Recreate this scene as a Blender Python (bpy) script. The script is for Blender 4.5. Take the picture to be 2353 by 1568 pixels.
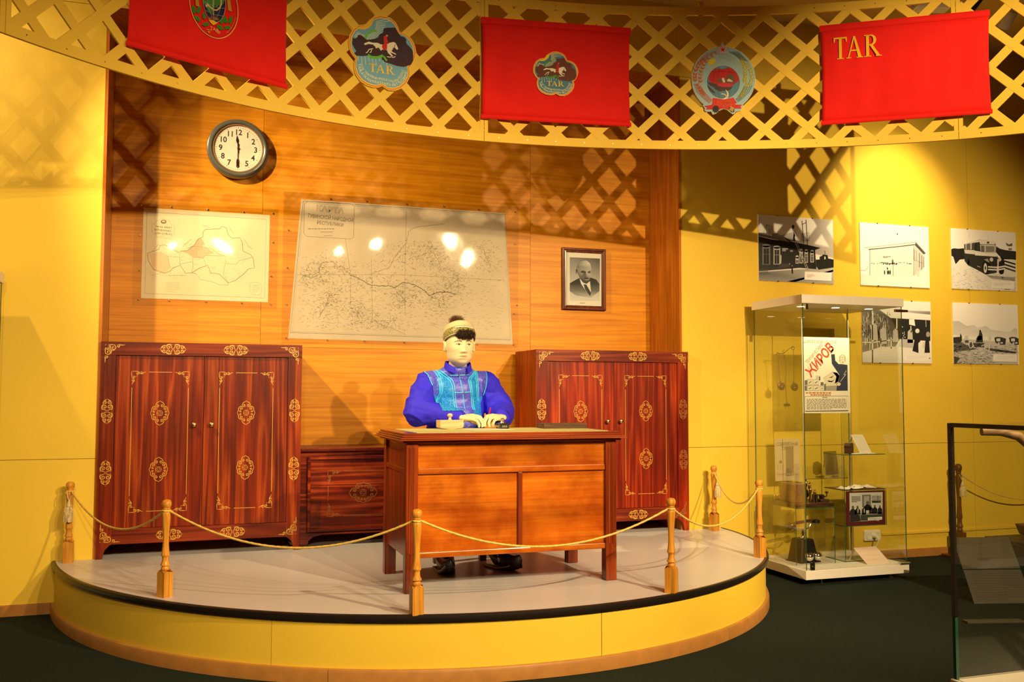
import bpy, bmesh, math, random
import numpy as np
from mathutils import Vector, Matrix, noise
from mathutils.geometry import tessellate_polygon
from mathutils.bvhtree import BVHTree

random.seed(11)
for o in list(bpy.data.objects):
    bpy.data.objects.remove(o, do_unlink=True)
SC = bpy.context.scene
COL = SC.collection
PI = math.pi

# ------------------------------------------------------------------ camera
cam_d = bpy.data.cameras.new('camera')
cam = bpy.data.objects.new('camera', cam_d)
COL.objects.link(cam)
SC.camera = cam
cam_d.sensor_width = 36.0
cam_d.lens = 2142.4 / 2353.0 * 36.0
cam_d.clip_start = 0.05
yaw, pitch, roll = 0.322507, 0.05656, 0.001884
fw = Vector((math.sin(yaw) * math.cos(pitch), math.cos(yaw) * math.cos(pitch), math.sin(pitch)))
rt0 = Vector((math.cos(yaw), -math.sin(yaw), 0))
up0 = rt0.cross(fw)
rt = math.cos(roll) * rt0 + math.sin(roll) * up0
up = -math.sin(roll) * rt0 + math.cos(roll) * up0
cam.matrix_world = Matrix(((rt.x, up.x, -fw.x, 0), (rt.y, up.y, -fw.y, 0), (rt.z, up.z, -fw.z, 1.3), (0, 0, 0, 1)))

# ------------------------------------------------------------------ world, exposure
w = bpy.data.worlds.new('world')
SC.world = w
w.use_nodes = True
w.node_tree.nodes['Background'].inputs[0].default_value = (1.0, 0.72, 0.42, 1)
w.node_tree.nodes['Background'].inputs[1].default_value = 0.04
SC.view_settings.view_transform = 'Standard'
SC.view_settings.look = 'None'
SC.view_settings.gamma = 1.0
SC.view_settings.use_curve_mapping = False
SC.view_settings.exposure = 0.0
SC.cycles.max_bounces = 8
SC.cycles.diffuse_bounces = 3
SC.cycles.glossy_bounces = 3
SC.cycles.transparent_max_bounces = 24
SC.cycles.caustics_reflective = False
SC.cycles.caustics_refractive = False

# ------------------------------------------------------------------ lamps of the hall (warm halogen spots on ceiling tracks)
WARM = (1.0, 0.72, 0.37)
def spot(loc, target, watts, size=60, blend=0.4, radius=0.035, color=WARM):
    ld = bpy.data.lights.new('hall_spot', 'SPOT')
    ld.energy = watts
    ld.color = color
    ld.spot_size = math.radians(size)
    ld.spot_blend = blend
    ld.shadow_soft_size = radius
    o = bpy.data.objects.new('hall_spot', ld)
    COL.objects.link(o)
    o.location = loc
    o.rotation_euler = (Vector(target) - Vector(loc)).to_track_quat('-Z', 'Y').to_euler()
    return o
# row of lamps over the visitors' side, aimed at the stage and the right wall
spot((3.40, 0.40, 3.45), (1.50, 4.90, 0.65), 1000, 72, 1.0, 0.045)
spot((2.38, -0.03, 3.45), (1.50, 5.20, 0.50), 560, 64, 1.0, 0.04)
spot((1.86, -0.56, 3.45), (0.45, 5.20, 0.50), 420, 60, 1.0, 0.022)
spot((0.28, -1.02, 3.45), (0.00, 6.00, 0.50), 320, 54, 1.0, 0.006)
spot((-0.47, -1.06, 3.45), (-0.90, 6.10, 0.60), 400, 50, 1.0, 0.006)
spot((3.85, -0.45, 3.43), (4.60, 6.10, 1.10), 1250, 52, 0.55, 0.02)
# lamps between the lattice and the wall, with an added fill
spot((-1.45, 4.65, 3.85), (1.75, 6.60, 1.40), 680, 64, 0.8)
spot((-2.00, 4.90, 3.90), (-0.85, 6.16, 2.60), 170, 84, 1.0)  # fill spot added to lighten the upper left wall
spot((5.26, 5.00, 3.84), (5.33, 6.20, 2.55), 260, 60, 1.0)


# ------------------------------------------------------------------ helpers
def srgb(r, g, b):
    f = lambda c: (c / 255 / 12.92) if c <= 10.3 else ((c / 255 + 0.055) / 1.055) ** 2.4
    return (f(r), f(g), f(b))

class B:
    """collects shapes, builds one mesh object"""
    def __init__(s):
        s.v = []; s.f = []; s.m = []
    def add(s, vs, fs, mi=0, M=None):
        k = len(s.v)
        if M is not None:
            vs = [M @ Vector(p) for p in vs]
        s.v += [tuple(p) for p in vs]
        for q in fs:
            s.f.append(tuple(i + k for i in q)); s.m.append(mi)
        return s
    def box(s, x0, x1, y0, y1, z0, z1, mi=0, M=None):
        vs = [(x0, y0, z0), (x1, y0, z0), (x1, y1, z0), (x0, y1, z0), (x0, y0, z1), (x1, y0, z1), (x1, y1, z1), (x0, y1, z1)]
        fs = [(0, 3, 2, 1), (4, 5, 6, 7), (0, 1, 5, 4), (1, 2, 6, 5), (2, 3, 7, 6), (3, 0, 4, 7)]
        return s.add(vs, fs, mi, M)
    def cyl(s, p0, p1, r0, r1=None, n=16, mi=0, cap=True):
        r1 = r0 if r1 is None else r1
        p0 = Vector(p0); p1 = Vector(p1); d = (p1 - p0).normalized()
        a = d.orthogonal().normalized(); b = d.cross(a)
        vs = []
        for p, r in ((p0, r0), (p1, r1)):
            for i in range(n):
                t = 2 * PI * i / n
                vs.append(p + a * (r * math.cos(t)) + b * (r * math.sin(t)))
        fs = [(i, (i + 1) % n, n + (i + 1) % n, n + i) for i in range(n)]
        if cap:
            fs += [tuple(range(n - 1, -1, -1)), tuple(range(n, 2 * n))]
        return s.add(vs, fs, mi)
    def lathe(s, prof, c=(0, 0, 0), n=24, mi=0, M=None, loop=False):
        """prof: list of (r, z); closed at ends when r == 0"""
        vs = []; fs = []
        for r, z in prof:
            for i in range(n):
                t = 2 * PI * i / n
                vs.append((c[0] + r * math.cos(t), c[1] + r * math.sin(t), c[2] + z))
        for j in range(len(prof) - 1):
            for i in range(n):
                a = j * n + i; b2 = j * n + (i + 1) % n
                fs.append((a, b2, b2 + n, a + n))
        k = (len(prof) - 1) * n
        if loop:
            fs += [(k + i, k + (i + 1) % n, (i + 1) % n, i) for i in range(n)]
        else:
            fs += [tuple(range(n - 1, -1, -1)), tuple(range(k, k + n))]
        return s.add(vs, fs, mi, M)
    def sph(s, c, r, n=16, m=10, mi=0, M=None):
        if not hasattr(r, '__len__'):
            r = (r, r, r)
        vs = [(c[0], c[1], c[2] - r[2])]
        for j in range(1, m):
            p = PI * j / m
            for i in range(n):
                t = 2 * PI * i / n
                vs.append((c[0] + r[0] * math.sin(p) * math.cos(t), c[1] + r[1] * math.sin(p) * math.sin(t), c[2] - r[2] * math.cos(p)))
        vs.append((c[0], c[1], c[2] + r[2]))
        fs = [(0, 1 + (i + 1) % n, 1 + i) for i in range(n)]
        for j in range(m - 2):
            for i in range(n):
                a = 1 + j * n + i; b2 = 1 + j * n + (i + 1) % n
                fs.append((a, b2, b2 + n, a + n))
        e = len(vs) - 1; k = 1 + (m - 2) * n
        fs += [(k + i, k + (i + 1) % n, e) for i in range(n)]
        return s.add(vs, fs, mi, M)
    def tube(s, pts, r, n=8, mi=0, closed=False, lobes=0, twist=0.0, flat=None):
        P = [Vector(p) for p in pts]; N = len(P)
        rr = r if hasattr(r, '__len__') else [r] * N
        vs = []; fs = []; a = None; L = 0
        for k in range(N):
            if closed:
                d = (P[(k + 1) % N] - P[k - 1])
            else:
                d = P[min(k + 1, N - 1)] - P[max(k - 1, 0)]
            d = d.normalized()
            a = d.orthogonal().normalized() if a is None else (a - d * a.dot(d)).normalized()
            b = d.cross(a)
            if k:
                L += (P[k] - P[k - 1]).length
            for i in range(n):
                t = 2 * PI * i / n
                q = rr[k]
                if lobes:
                    q *= 1 + 0.16 * math.cos(lobes * t + twist * L)
                vs.append(P[k] + a * (q * math.cos(t)) + b * (q * math.sin(t)))
        for k in range(N if closed else N - 1):
            for i in range(n):
                k2 = (k + 1) % N
                fs.append((k * n + i, k * n + (i + 1) % n, k2 * n + (i + 1) % n, k2 * n + i))
        if not closed:
            fs += [tuple(range(n - 1, -1, -1)), tuple(range((N - 1) * n, N * n))]
        return s.add(vs, fs, mi)
    def prism(s, poly, fn, w0, w1, mi=0, mcap=None):
        """poly: 2d outline, fn(u, v, w) -> 3d"""
        n = len(poly)
        vs = [fn(u, v, w0) for u, v in poly] + [fn(u, v, w1) for u, v in poly]
        s.add(vs, [(i, (i + 1) % n, n + (i + 1) % n, n + i) for i in range(n)], mi)
        tr = tessellate_polygon([[Vector((u, v, 0)) for u, v in poly]])
        s.add(vs[:n], [tuple(t) for t in tr], mi)
        s.add(vs[n:], [tuple(reversed(t)) for t in tr], mi if mcap is None else mcap)
        return s
    def grid(s, nu, nv, fn, mi=0, closed_u=False):
        vs = [fn(i, j) for j in range(nv) for i in range(nu)]
        fs = []
        for j in range(nv - 1):
            for i in range(nu if closed_u else nu - 1):
                i2 = (i + 1) % nu
                fs.append((j * nu + i, j * nu + i2, (j + 1) * nu + i2, (j + 1) * nu + i))
        return s.add(vs, fs, mi)
    def build(s, name, mats, parent=None, smooth=False, bevel=0.0, fix=True, angle=38):
        me = bpy.data.meshes.new(name)
        me.from_pydata(s.v, [], s.f)
        mats = mats if isinstance(mats, (list, tuple)) else [mats]
        for m in mats:
            me.materials.append(m)
        if len(mats) > 1:
            me.polygons.foreach_set('material_index', s.m)
        if fix:
            bm = bmesh.new(); bm.from_mesh(me)
            bmesh.ops.recalc_face_normals(bm, faces=bm.faces[:])
            bm.to_mesh(me); bm.free()
        me.update()
        if smooth:
            me.shade_smooth()
            if angle:
                me.set_sharp_from_angle(angle=math.radians(angle))
        o = bpy.data.objects.new(name, me)
        COL.objects.link(o)
        if parent is not None:
            o.parent = parent
        if bevel:
            md = o.modifiers.new('bevel', 'BEVEL')
            md.width = bevel; md.segments = 2; md.limit_method = 'ANGLE'; md.angle_limit = math.radians(40)
            md.harden_normals = False
        return o

def tag(o, label, cat=None, group=None, kind=None):
    if label: o['label'] = label
    if cat: o['category'] = cat
    if group: o['group'] = group
    if kind: o['kind'] = kind
    return o
def thing(name, label, cat, loc=(0, 0, 0), rz=0.0, group=None):
    o = bpy.data.objects.new(name, None)
    o.empty_display_size = 0.05
    COL.objects.link(o)
    o.location = loc; o.rotation_euler = (0, 0, rz)
    return tag(o, label, cat, group)
def struct(o):
    o['kind'] = 'structure'
    return o
def dup(o, parent=None, loc=None, rot=None, scale=None):
    c = o.copy()
    COL.objects.link(c)
    c.parent = parent
    if loc is not None: c.location = loc
    if rot is not None: c.rotation_euler = rot
    if scale is not None: c.scale = scale
    return c
def dup_tree(o, loc=None, rz=None, label=None, parent=None):
    c = dup(o, parent)
    if loc is not None: c.location = loc
    if rz is not None: c.rotation_euler = (0, 0, rz)
    if label: c['label'] = label
    for ch in [x for x in bpy.data.objects if x.parent == o]:
        d = dup(ch, c)
        for g in [x for x in bpy.data.objects if x.parent == ch]:
            dup(g, d)
    return c

# ------------------------------------------------------------------ materials
def newmat(name):
    m = bpy.data.materials.new(name)
    m.use_nodes = True
    nt = m.node_tree
    return m, nt, nt.nodes['Principled BSDF'], nt.links.new
def plain(name, col, rough=0.6, metal=0.0, var=0.0, vscale=6.0, bump=0.0, bscale=80.0, spec=0.5, coat=0.0, emit=None, sheen=0.0):
    m, nt, bs, ln = newmat(name)
    bs.inputs['Roughness'].default_value = rough
    bs.inputs['Metallic'].default_value = metal
    bs.inputs['Specular IOR Level'].default_value = spec
    bs.inputs['Coat Weight'].default_value = coat
    bs.inputs['Sheen Weight'].default_value = sheen
    bs.inputs['Base Color'].default_value = (*col, 1)
    if emit:
        bs.inputs['Emission Color'].default_value = (*emit[0], 1)
        bs.inputs['Emission Strength'].default_value = emit[1]
    if var or bump:
        tc = nt.nodes.new('ShaderNodeTexCoord')
    if var:
        nz = nt.nodes.new('ShaderNodeTexNoise'); nz.inputs['Scale'].default_value = vscale; nz.inputs['Detail'].default_value = 5
        ln(tc.outputs['Object'], nz.inputs['Vector'])
        rp = nt.nodes.new('ShaderNodeValToRGB')
        rp.color_ramp.elements[0].position = 0.3; rp.color_ramp.elements[1].position = 0.7
        rp.color_ramp.elements[0].color = (*[c * (1 - var) for c in col], 1)
        rp.color_ramp.elements[1].color = (*[min(1, c * (1 + var)) for c in col], 1)
        ln(nz.outputs['Fac'], rp.inputs['Fac']); ln(rp.outputs['Color'], bs.inputs['Base Color'])
    if bump:
        nb = nt.nodes.new('ShaderNodeTexNoise'); nb.inputs['Scale'].default_value = bscale; nb.inputs['Detail'].default_value = 4
        ln(tc.outputs['Object'], nb.inputs['Vector'])
        bp = nt.nodes.new('ShaderNodeBump'); bp.inputs['Strength'].default_value = bump; bp.inputs['Distance'].default_value = 0.01
        ln(nb.outputs['Fac'], bp.inputs['Height']); ln(bp.outputs['Normal'], bs.inputs['Normal'])
    return m
def wood(name, dark, mid, light, axis='Z', scale=1.0, rough=0.35, coat=0.15, ring=1.0, blotch=0.25, stave=None, contrast=1.0, band=13.0, bandw=0.33, cloud=0.0):
    """stained timber: long stretched grain, cathedral bands, blotchy stain"""
    m, nt, bs, ln = newmat(name)
    bs.inputs['Roughness'].default_value = rough
    bs.inputs['Coat Weight'].default_value = coat
    bs.inputs['Coat Roughness'].default_value = 0.15
    bs.inputs['Specular IOR Level'].default_value = 0.25
    tc = nt.nodes.new('ShaderNodeTexCoord')
    src = tc.outputs['Object']
    oi = nt.nodes.new('ShaderNodeObjectInfo')
    off = nt.nodes.new('ShaderNodeVectorMath'); off.operation = 'MULTIPLY_ADD'
    cmb = nt.nodes.new('ShaderNodeCombineXYZ')
    for k in range(3):
        ln(oi.outputs['Random'], cmb.inputs[k])
    ln(cmb.outputs[0], off.inputs[0]); off.inputs[1].default_value = (13.0, 7.0, 5.0); ln(src, off.inputs[2])
    def mp(sc):
        n = nt.nodes.new('ShaderNodeMapping')
        n.inputs['Scale'].default_value = sc
        ln(off.outputs[0], n.inputs['Vector'])
        return n.outputs[0]
    ax = 'XYZ'.index(axis)
    def st(along, across):
        v = [across * scale] * 3; v[ax] = along * scale
        return tuple(v)
    n1 = nt.nodes.new('ShaderNodeTexNoise'); n1.inputs['Scale'].default_value = 1; n1.inputs['Detail'].default_value = 6; n1.inputs['Roughness'].default_value = 0.65
    ln(mp(st(2.0, 85)), n1.inputs['Vector'])
    wv = nt.nodes.new('ShaderNodeTexNoise'); wv.inputs['Scale'].default_value = 1; wv.inputs['Detail'].default_value = 1.0; wv.inputs['Distortion'].default_value = 0.3
    ln(mp(st(0.62, band)), wv.inputs['Vector'])
    mul = nt.nodes.new('ShaderNodeMath'); mul.operation = 'MULTIPLY'; mul.inputs[1].default_value = 9.0 * ring
    ln(wv.outputs['Fac'], mul.inputs[0])
    fr = nt.nodes.new('ShaderNodeMath'); fr.operation = 'PINGPONG'; fr.inputs[1].default_value = 1.0
    ln(mul.outputs[0], fr.inputs[0])
    mix = nt.nodes.new('ShaderNodeMix'); mix.data_type = 'FLOAT'; mix.inputs[0].default_value = bandw
    ln(n1.outputs['Fac'], mix.inputs[2]); ln(fr.outputs[0], mix.inputs[3])
    rp = nt.nodes.new('ShaderNodeValToRGB')
    e = rp.color_ramp.elements
    e[0].position = 0.5 - 0.28 / contrast; e[0].color = (*dark, 1)
    e[1].position = 0.5 + 0.3 / contrast; e[1].color = (*light, 1)
    x = e.new(0.5); x.color = (*mid, 1)
    ln(mix.outputs[0], rp.inputs['Fac'])
    bl = nt.nodes.new('ShaderNodeTexNoise'); bl.inputs['Scale'].default_value = 1; bl.inputs['Detail'].default_value = 3
    ln(mp(st(2.0, 6.0)), bl.inputs['Vector'])
    br = nt.nodes.new('ShaderNodeMapRange'); br.inputs[1].default_value = 0.3; br.inputs[2].default_value = 0.7
    br.inputs[3].default_value = 1 - blotch; br.inputs[4].default_value = 1 + blotch * 0.5
    ln(bl.outputs['Fac'], br.inputs[0])
    mc = nt.nodes.new('ShaderNodeVectorMath'); mc.operation = 'SCALE'
    ln(rp.outputs['Color'], mc.inputs[0]); ln(br.outputs[0], mc.inputs['Scale'])
    out = mc.outputs[0]
    if cloud:
        cl = nt.nodes.new('ShaderNodeTexNoise'); cl.inputs['Scale'].default_value = 5.0; cl.inputs['Detail'].default_value = 4; cl.inputs['Roughness'].default_value = 0.6
        ln(off.outputs[0], cl.inputs['Vector'])
        cr = nt.nodes.new('ShaderNodeValToRGB'); cr.color_ramp.elements[0].position = 0.36; cr.color_ramp.elements[1].position = 0.60
        cr.color_ramp.elements[0].color = (1 - cloud * 0.55, 1 - cloud * 0.85, 1 - cloud * 0.9, 1); cr.color_ramp.elements[1].color = (1, 1, 1, 1)
        ln(cl.outputs['Fac'], cr.inputs['Fac'])
        cm = nt.nodes.new('ShaderNodeVectorMath'); cm.operation = 'MULTIPLY'
        ln(out, cm.inputs[0]); ln(cr.outputs['Color'], cm.inputs[1]); out = cm.outputs[0]
    if stave:
        bk = nt.nodes.new('ShaderNodeTexBrick')
        bk.inputs['Color1'].default_value = (0.0, 0.0, 0.0, 1); bk.inputs['Color2'].default_value = (1, 1, 1, 1); bk.inputs['Mortar'].default_value = (0.5, 0.5, 0.5, 1)
        bk.inputs['Mortar Size'].default_value = 0.0; bk.inputs['Scale'].default_value = 1.0
        bk.inputs['Brick Width'].default_value = stave[0]; bk.inputs['Row Height'].default_value = stave[1]; bk.inputs['Bias'].default_value = 0.0
        bk.offset = 0.37
        sw = nt.nodes.new('ShaderNodeSeparateXYZ'); ln(src, sw.inputs[0])
        cw = nt.nodes.new('ShaderNodeCombineXYZ'); ln(sw.outputs[0], cw.inputs[0]); ln(sw.outputs[2], cw.inputs[1])
        ln(cw.outputs[0], bk.inputs['Vector'])
        sr = nt.nodes.new('ShaderNodeMapRange'); sr.inputs[3].default_value = 1 - stave[2]; sr.inputs[4].default_value = 1 + stave[2]
        ln(bk.outputs['Color'], sr.inputs[0])
        m2 = nt.nodes.new('ShaderNodeVectorMath'); m2.operation = 'SCALE'
        ln(out, m2.inputs[0]); ln(sr.outputs[0], m2.inputs['Scale']); out = m2.outputs[0]
    ln(out, bs.inputs['Base Color'])
    bp = nt.nodes.new('ShaderNodeBump'); bp.inputs['Strength'].default_value = 0.06; bp.inputs['Distance'].default_value = 0.004
    ln(n1.outputs['Fac'], bp.inputs['Height']); ln(bp.outputs['Normal'], bs.inputs['Normal'])
    return m
def glass(name, tint=(0.93, 0.97, 0.93), refl=0.10, rough=0.02, bump=0.0, bscale=6.0, base=0.0):
    """thin clear sheet: see-through with a fresnel mirror coat"""
    m, nt, bs, ln = newmat(name)
    nt.nodes.remove(bs)
    out = nt.nodes['Material Output']
    tr = nt.nodes.new('ShaderNodeBsdfTransparent'); tr.inputs[0].default_value = (*tint, 1)
    gl = nt.nodes.new('ShaderNodeBsdfGlossy'); gl.inputs['Roughness'].default_value = rough
    fr = nt.nodes.new('ShaderNodeLayerWeight'); fr.inputs[0].default_value = 0.25
    mr = nt.nodes.new('ShaderNodeMapRange'); mr.inputs[3].default_value = 0.035 + base; mr.inputs[4].default_value = 0.035 + base + refl * 2.2
    ln(fr.outputs['Fresnel'], mr.inputs[0])
    mx = nt.nodes.new('ShaderNodeMixShader')
    ln(mr.outputs[0], mx.inputs[0]); ln(tr.outputs[0], mx.inputs[1]); ln(gl.outputs[0], mx.inputs[2])
    ln(mx.outputs[0], out.inputs['Surface'])
    if bump:
        tc = nt.nodes.new('ShaderNodeTexCoord')
        nz = nt.nodes.new('ShaderNodeTexNoise'); nz.inputs['Scale'].default_value = bscale; nz.inputs['Detail'].default_value = 1
        ln(tc.outputs['Object'], nz.inputs['Vector'])
        bp = nt.nodes.new('ShaderNodeBump'); bp.inputs['Strength'].default_value = bump; bp.inputs['Distance'].default_value = 0.05
        ln(nz.outputs['Fac'], bp.inputs['Height']); ln(bp.outputs['Normal'], gl.inputs['Normal']); ln(bp.outputs['Normal'], fr.inputs['Normal'])
    return m

MT = {}
MT['yellow'] = plain('yellow_wall_paint', (0.80, 0.555, 0.050), rough=0.55, var=0.03, vscale=2.0, bump=0.05, bscale=150, spec=0.35)
MT['ceiling'] = plain('ceiling_paint', (0.62, 0.40, 0.12), rough=0.8)
MT['carpet'] = plain('green_carpet', (0.018, 0.028, 0.022), rough=1.0, var=0.35, vscale=160, bump=0.6, bscale=420, spec=0.1)
MT['deck'] = plain('grey_linoleum', (0.63, 0.63, 0.66), rough=0.30, var=0.03, vscale=3, spec=0.45)
MT['rim'] = plain('dark_rubber_edge', (0.012, 0.008, 0.007), rough=0.35)
MT['niche'] = wood('amber_panel_wood', (0.44, 0.140, 0.002), (0.62, 0.240, 0.005), (0.76, 0.34, 0.012), axis='X', scale=1.0, rough=0.40, coat=0.03, ring=0.8, blotch=0.10, stave=(0.55, 0.062, 0.05), band=16, bandw=0.22)
MT['reveal'] = wood('amber_reveal_wood', (0.36, 0.09, 0.006), (0.50, 0.16, 0.012), (0.62, 0.24, 0.03), axis='Z', rough=0.3, coat=0.2)
MT['cab'] = wood('red_stained_wood', (0.075, 0.005, 0.001), (0.185, 0.017, 0.002), (0.40, 0.070, 0.007), axis='Z', rough=0.36, coat=0.10, ring=1.0, blotch=0.40, band=15, bandw=0.36)
MT['cabx'] = wood('red_stained_wood_rail', (0.070, 0.005, 0.001), (0.150, 0.013, 0.002), (0.28, 0.04, 0.006), axis='X', rough=0.36, coat=0.10, blotch=0.3)
MT['cab2'] = wood('cherry_stained_wood', (0.095, 0.004, 0.001), (0.23, 0.015, 0.002), (0.43, 0.058, 0.007), axis='Z', rough=0.36, coat=0.10, ring=1.0, blotch=0.45, band=15, bandw=0.33)
MT['cab2x'] = wood('cherry_stained_wood_rail', (0.075, 0.006, 0.002), (0.17, 0.019, 0.005), (0.34, 0.06, 0.012), axis='X', rough=0.36, coat=0.10, blotch=0.3)
MT['chest'] = wood('crimson_chest_wood', (0.06, 0.005, 0.003), (0.17, 0.015, 0.004), (0.40, 0.06, 0.010), axis='X', rough=0.3, coat=0.2, ring=1.2, blotch=0.35, contrast=1.2)
MT['desk'] = wood('orange_varnished_wood', (0.42, 0.070, 0.003), (0.58, 0.145, 0.007), (0.72, 0.24, 0.015), axis='X', rough=0.28, coat=0.25, ring=0.6, blotch=0.40, band=9, bandw=0.15, cloud=0.6)
MT['deskz'] = wood('brown_varnished_wood', (0.12, 0.015, 0.004), (0.22, 0.034, 0.006), (0.34, 0.065, 0.012), axis='Z', rough=0.28, coat=0.3, blotch=0.3)
MT['deskx'] = wood('brown_varnished_moulding', (0.13, 0.016, 0.004), (0.25, 0.036, 0.006), (0.40, 0.08, 0.012), axis='X', rough=0.25, coat=0.3, blotch=0.3)
MT['pine'] = wood('honey_pine', (0.42, 0.15, 0.014), (0.62, 0.27, 0.03), (0.72, 0.36, 0.06), axis='Z', rough=0.4, coat=0.1, scale=2.0, blotch=0.2)
MT['skirting'] = plain('skirting_laminate', (0.42, 0.19, 0.045), rough=0.4, var=0.10, vscale=14)
MT['lattice'] = plain('yellow_plywood_paint', (0.86, 0.57, 0.065), rough=0.6, spec=0.2, var=0.03, vscale=5)
MT['gold'] = plain('gold_paint', (0.60, 0.34, 0.055), rough=0.35, spec=0.6)
MT['goldfaded'] = plain('faded_gold_paint', (0.30, 0.13, 0.025), rough=0.4)
MT['brass'] = plain('aged_brass', (0.55, 0.36, 0.14), rough=0.3, metal=1.0)
MT['chrome'] = plain('chrome', (0.75, 0.73, 0.70), rough=0.15, metal=1.0)
MT['steel'] = plain('brushed_steel', (0.62, 0.60, 0.57), rough=0.35, metal=1.0)
MT['red'] = plain('red_flag_cloth', (0.80, 0.010, 0.006), rough=0.75, var=0.05, vscale=9, bump=0.1, bscale=500, spec=0.2, sheen=0.1)
MT['white'] = plain('cream_laminate', (0.86, 0.82, 0.74), rough=0.4)
MT['paperw'] = plain('paper_white', (0.85, 0.82, 0.74), rough=0.8)
MT['black'] = plain('black_plastic', (0.012, 0.010, 0.010), rough=0.3)
MT['iron'] = plain('dark_iron', (0.06, 0.045, 0.035), rough=0.45, metal=0.6)
MT['rope'] = plain('gold_cord', (0.72, 0.50, 0.11), rough=0.6, var=0.12, vscale=120)
MT['tassel'] = plain('pale_tassel_thread', (0.66, 0.52, 0.27), rough=0.7, var=0.25, vscale=90)
MT['glass'] = glass('clear_case_glass', (0.975, 0.985, 0.965), refl=0.07)
MT['glassedge'] = plain('green_glass_edge', (0.02, 0.10, 0.06), rough=0.1, spec=0.8)
MT['film'] = glass('clear_plastic_film', (0.97, 0.97, 0.97), refl=0.10, rough=0.032, bump=0.010, bscale=7.0, base=0.0)
MT['picglass'] = glass('picture_glass', (0.96, 0.97, 0.96), refl=0.06)
# print material: colours come from the mesh of the print itself
m, nt, bs, ln = newmat('printed_paper')
at = nt.nodes.new('ShaderNodeVertexColor'); at.layer_name = 'Col'
ln(at.outputs['Color'], bs.inputs['Base Color'])
bs.inputs['Roughness'].default_value = 0.55
bs.inputs['Specular IOR Level'].default_value = 0.3
MT['print'] = m

# ------------------------------------------------------------------ printed artwork helper
_gl = {}
def glyph(txt, bold=0.0):
    key = (txt, bold)
    if key in _gl:
        return _gl[key]
    cu = bpy.data.curves.new('lettering', 'FONT')
    cu.body = txt; cu.size = 1.0; cu.offset = bold; cu.fill_mode = 'FRONT'; cu.resolution_u = 3
    ob = bpy.data.objects.new('lettering', cu)
    COL.objects.link(ob)
    bpy.context.view_layer.update()
    me = bpy.data.meshes.new_from_object(ob.evaluated_get(bpy.context.evaluated_depsgraph_get()))
    vs = [(v.co.x / 0.73, v.co.y / 0.73) for v in me.vertices]
    fs = [tuple(p.vertices) for p in me.polygons]
    bpy.data.objects.remove(ob); bpy.data.curves.remove(cu); bpy.data.meshes.remove(me)
    wd = max([v[0] for v in vs], default=0.4)
    _gl[key] = (vs, fs, wd)
    return _gl[key]

def homog(src, dst):
    A = []; b = []
    for (x, y), (u, v) in zip(src, dst):
        A.append([x, y, 1, 0, 0, 0, -u * x, -u * y]); b.append(u)
        A.append([0, 0, 0, x, y, 1, -v * x, -v * y]); b.append(v)
    return np.append(np.linalg.solve(np.array(A, float), np.array(b, float)), 1).reshape(3, 3)

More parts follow.
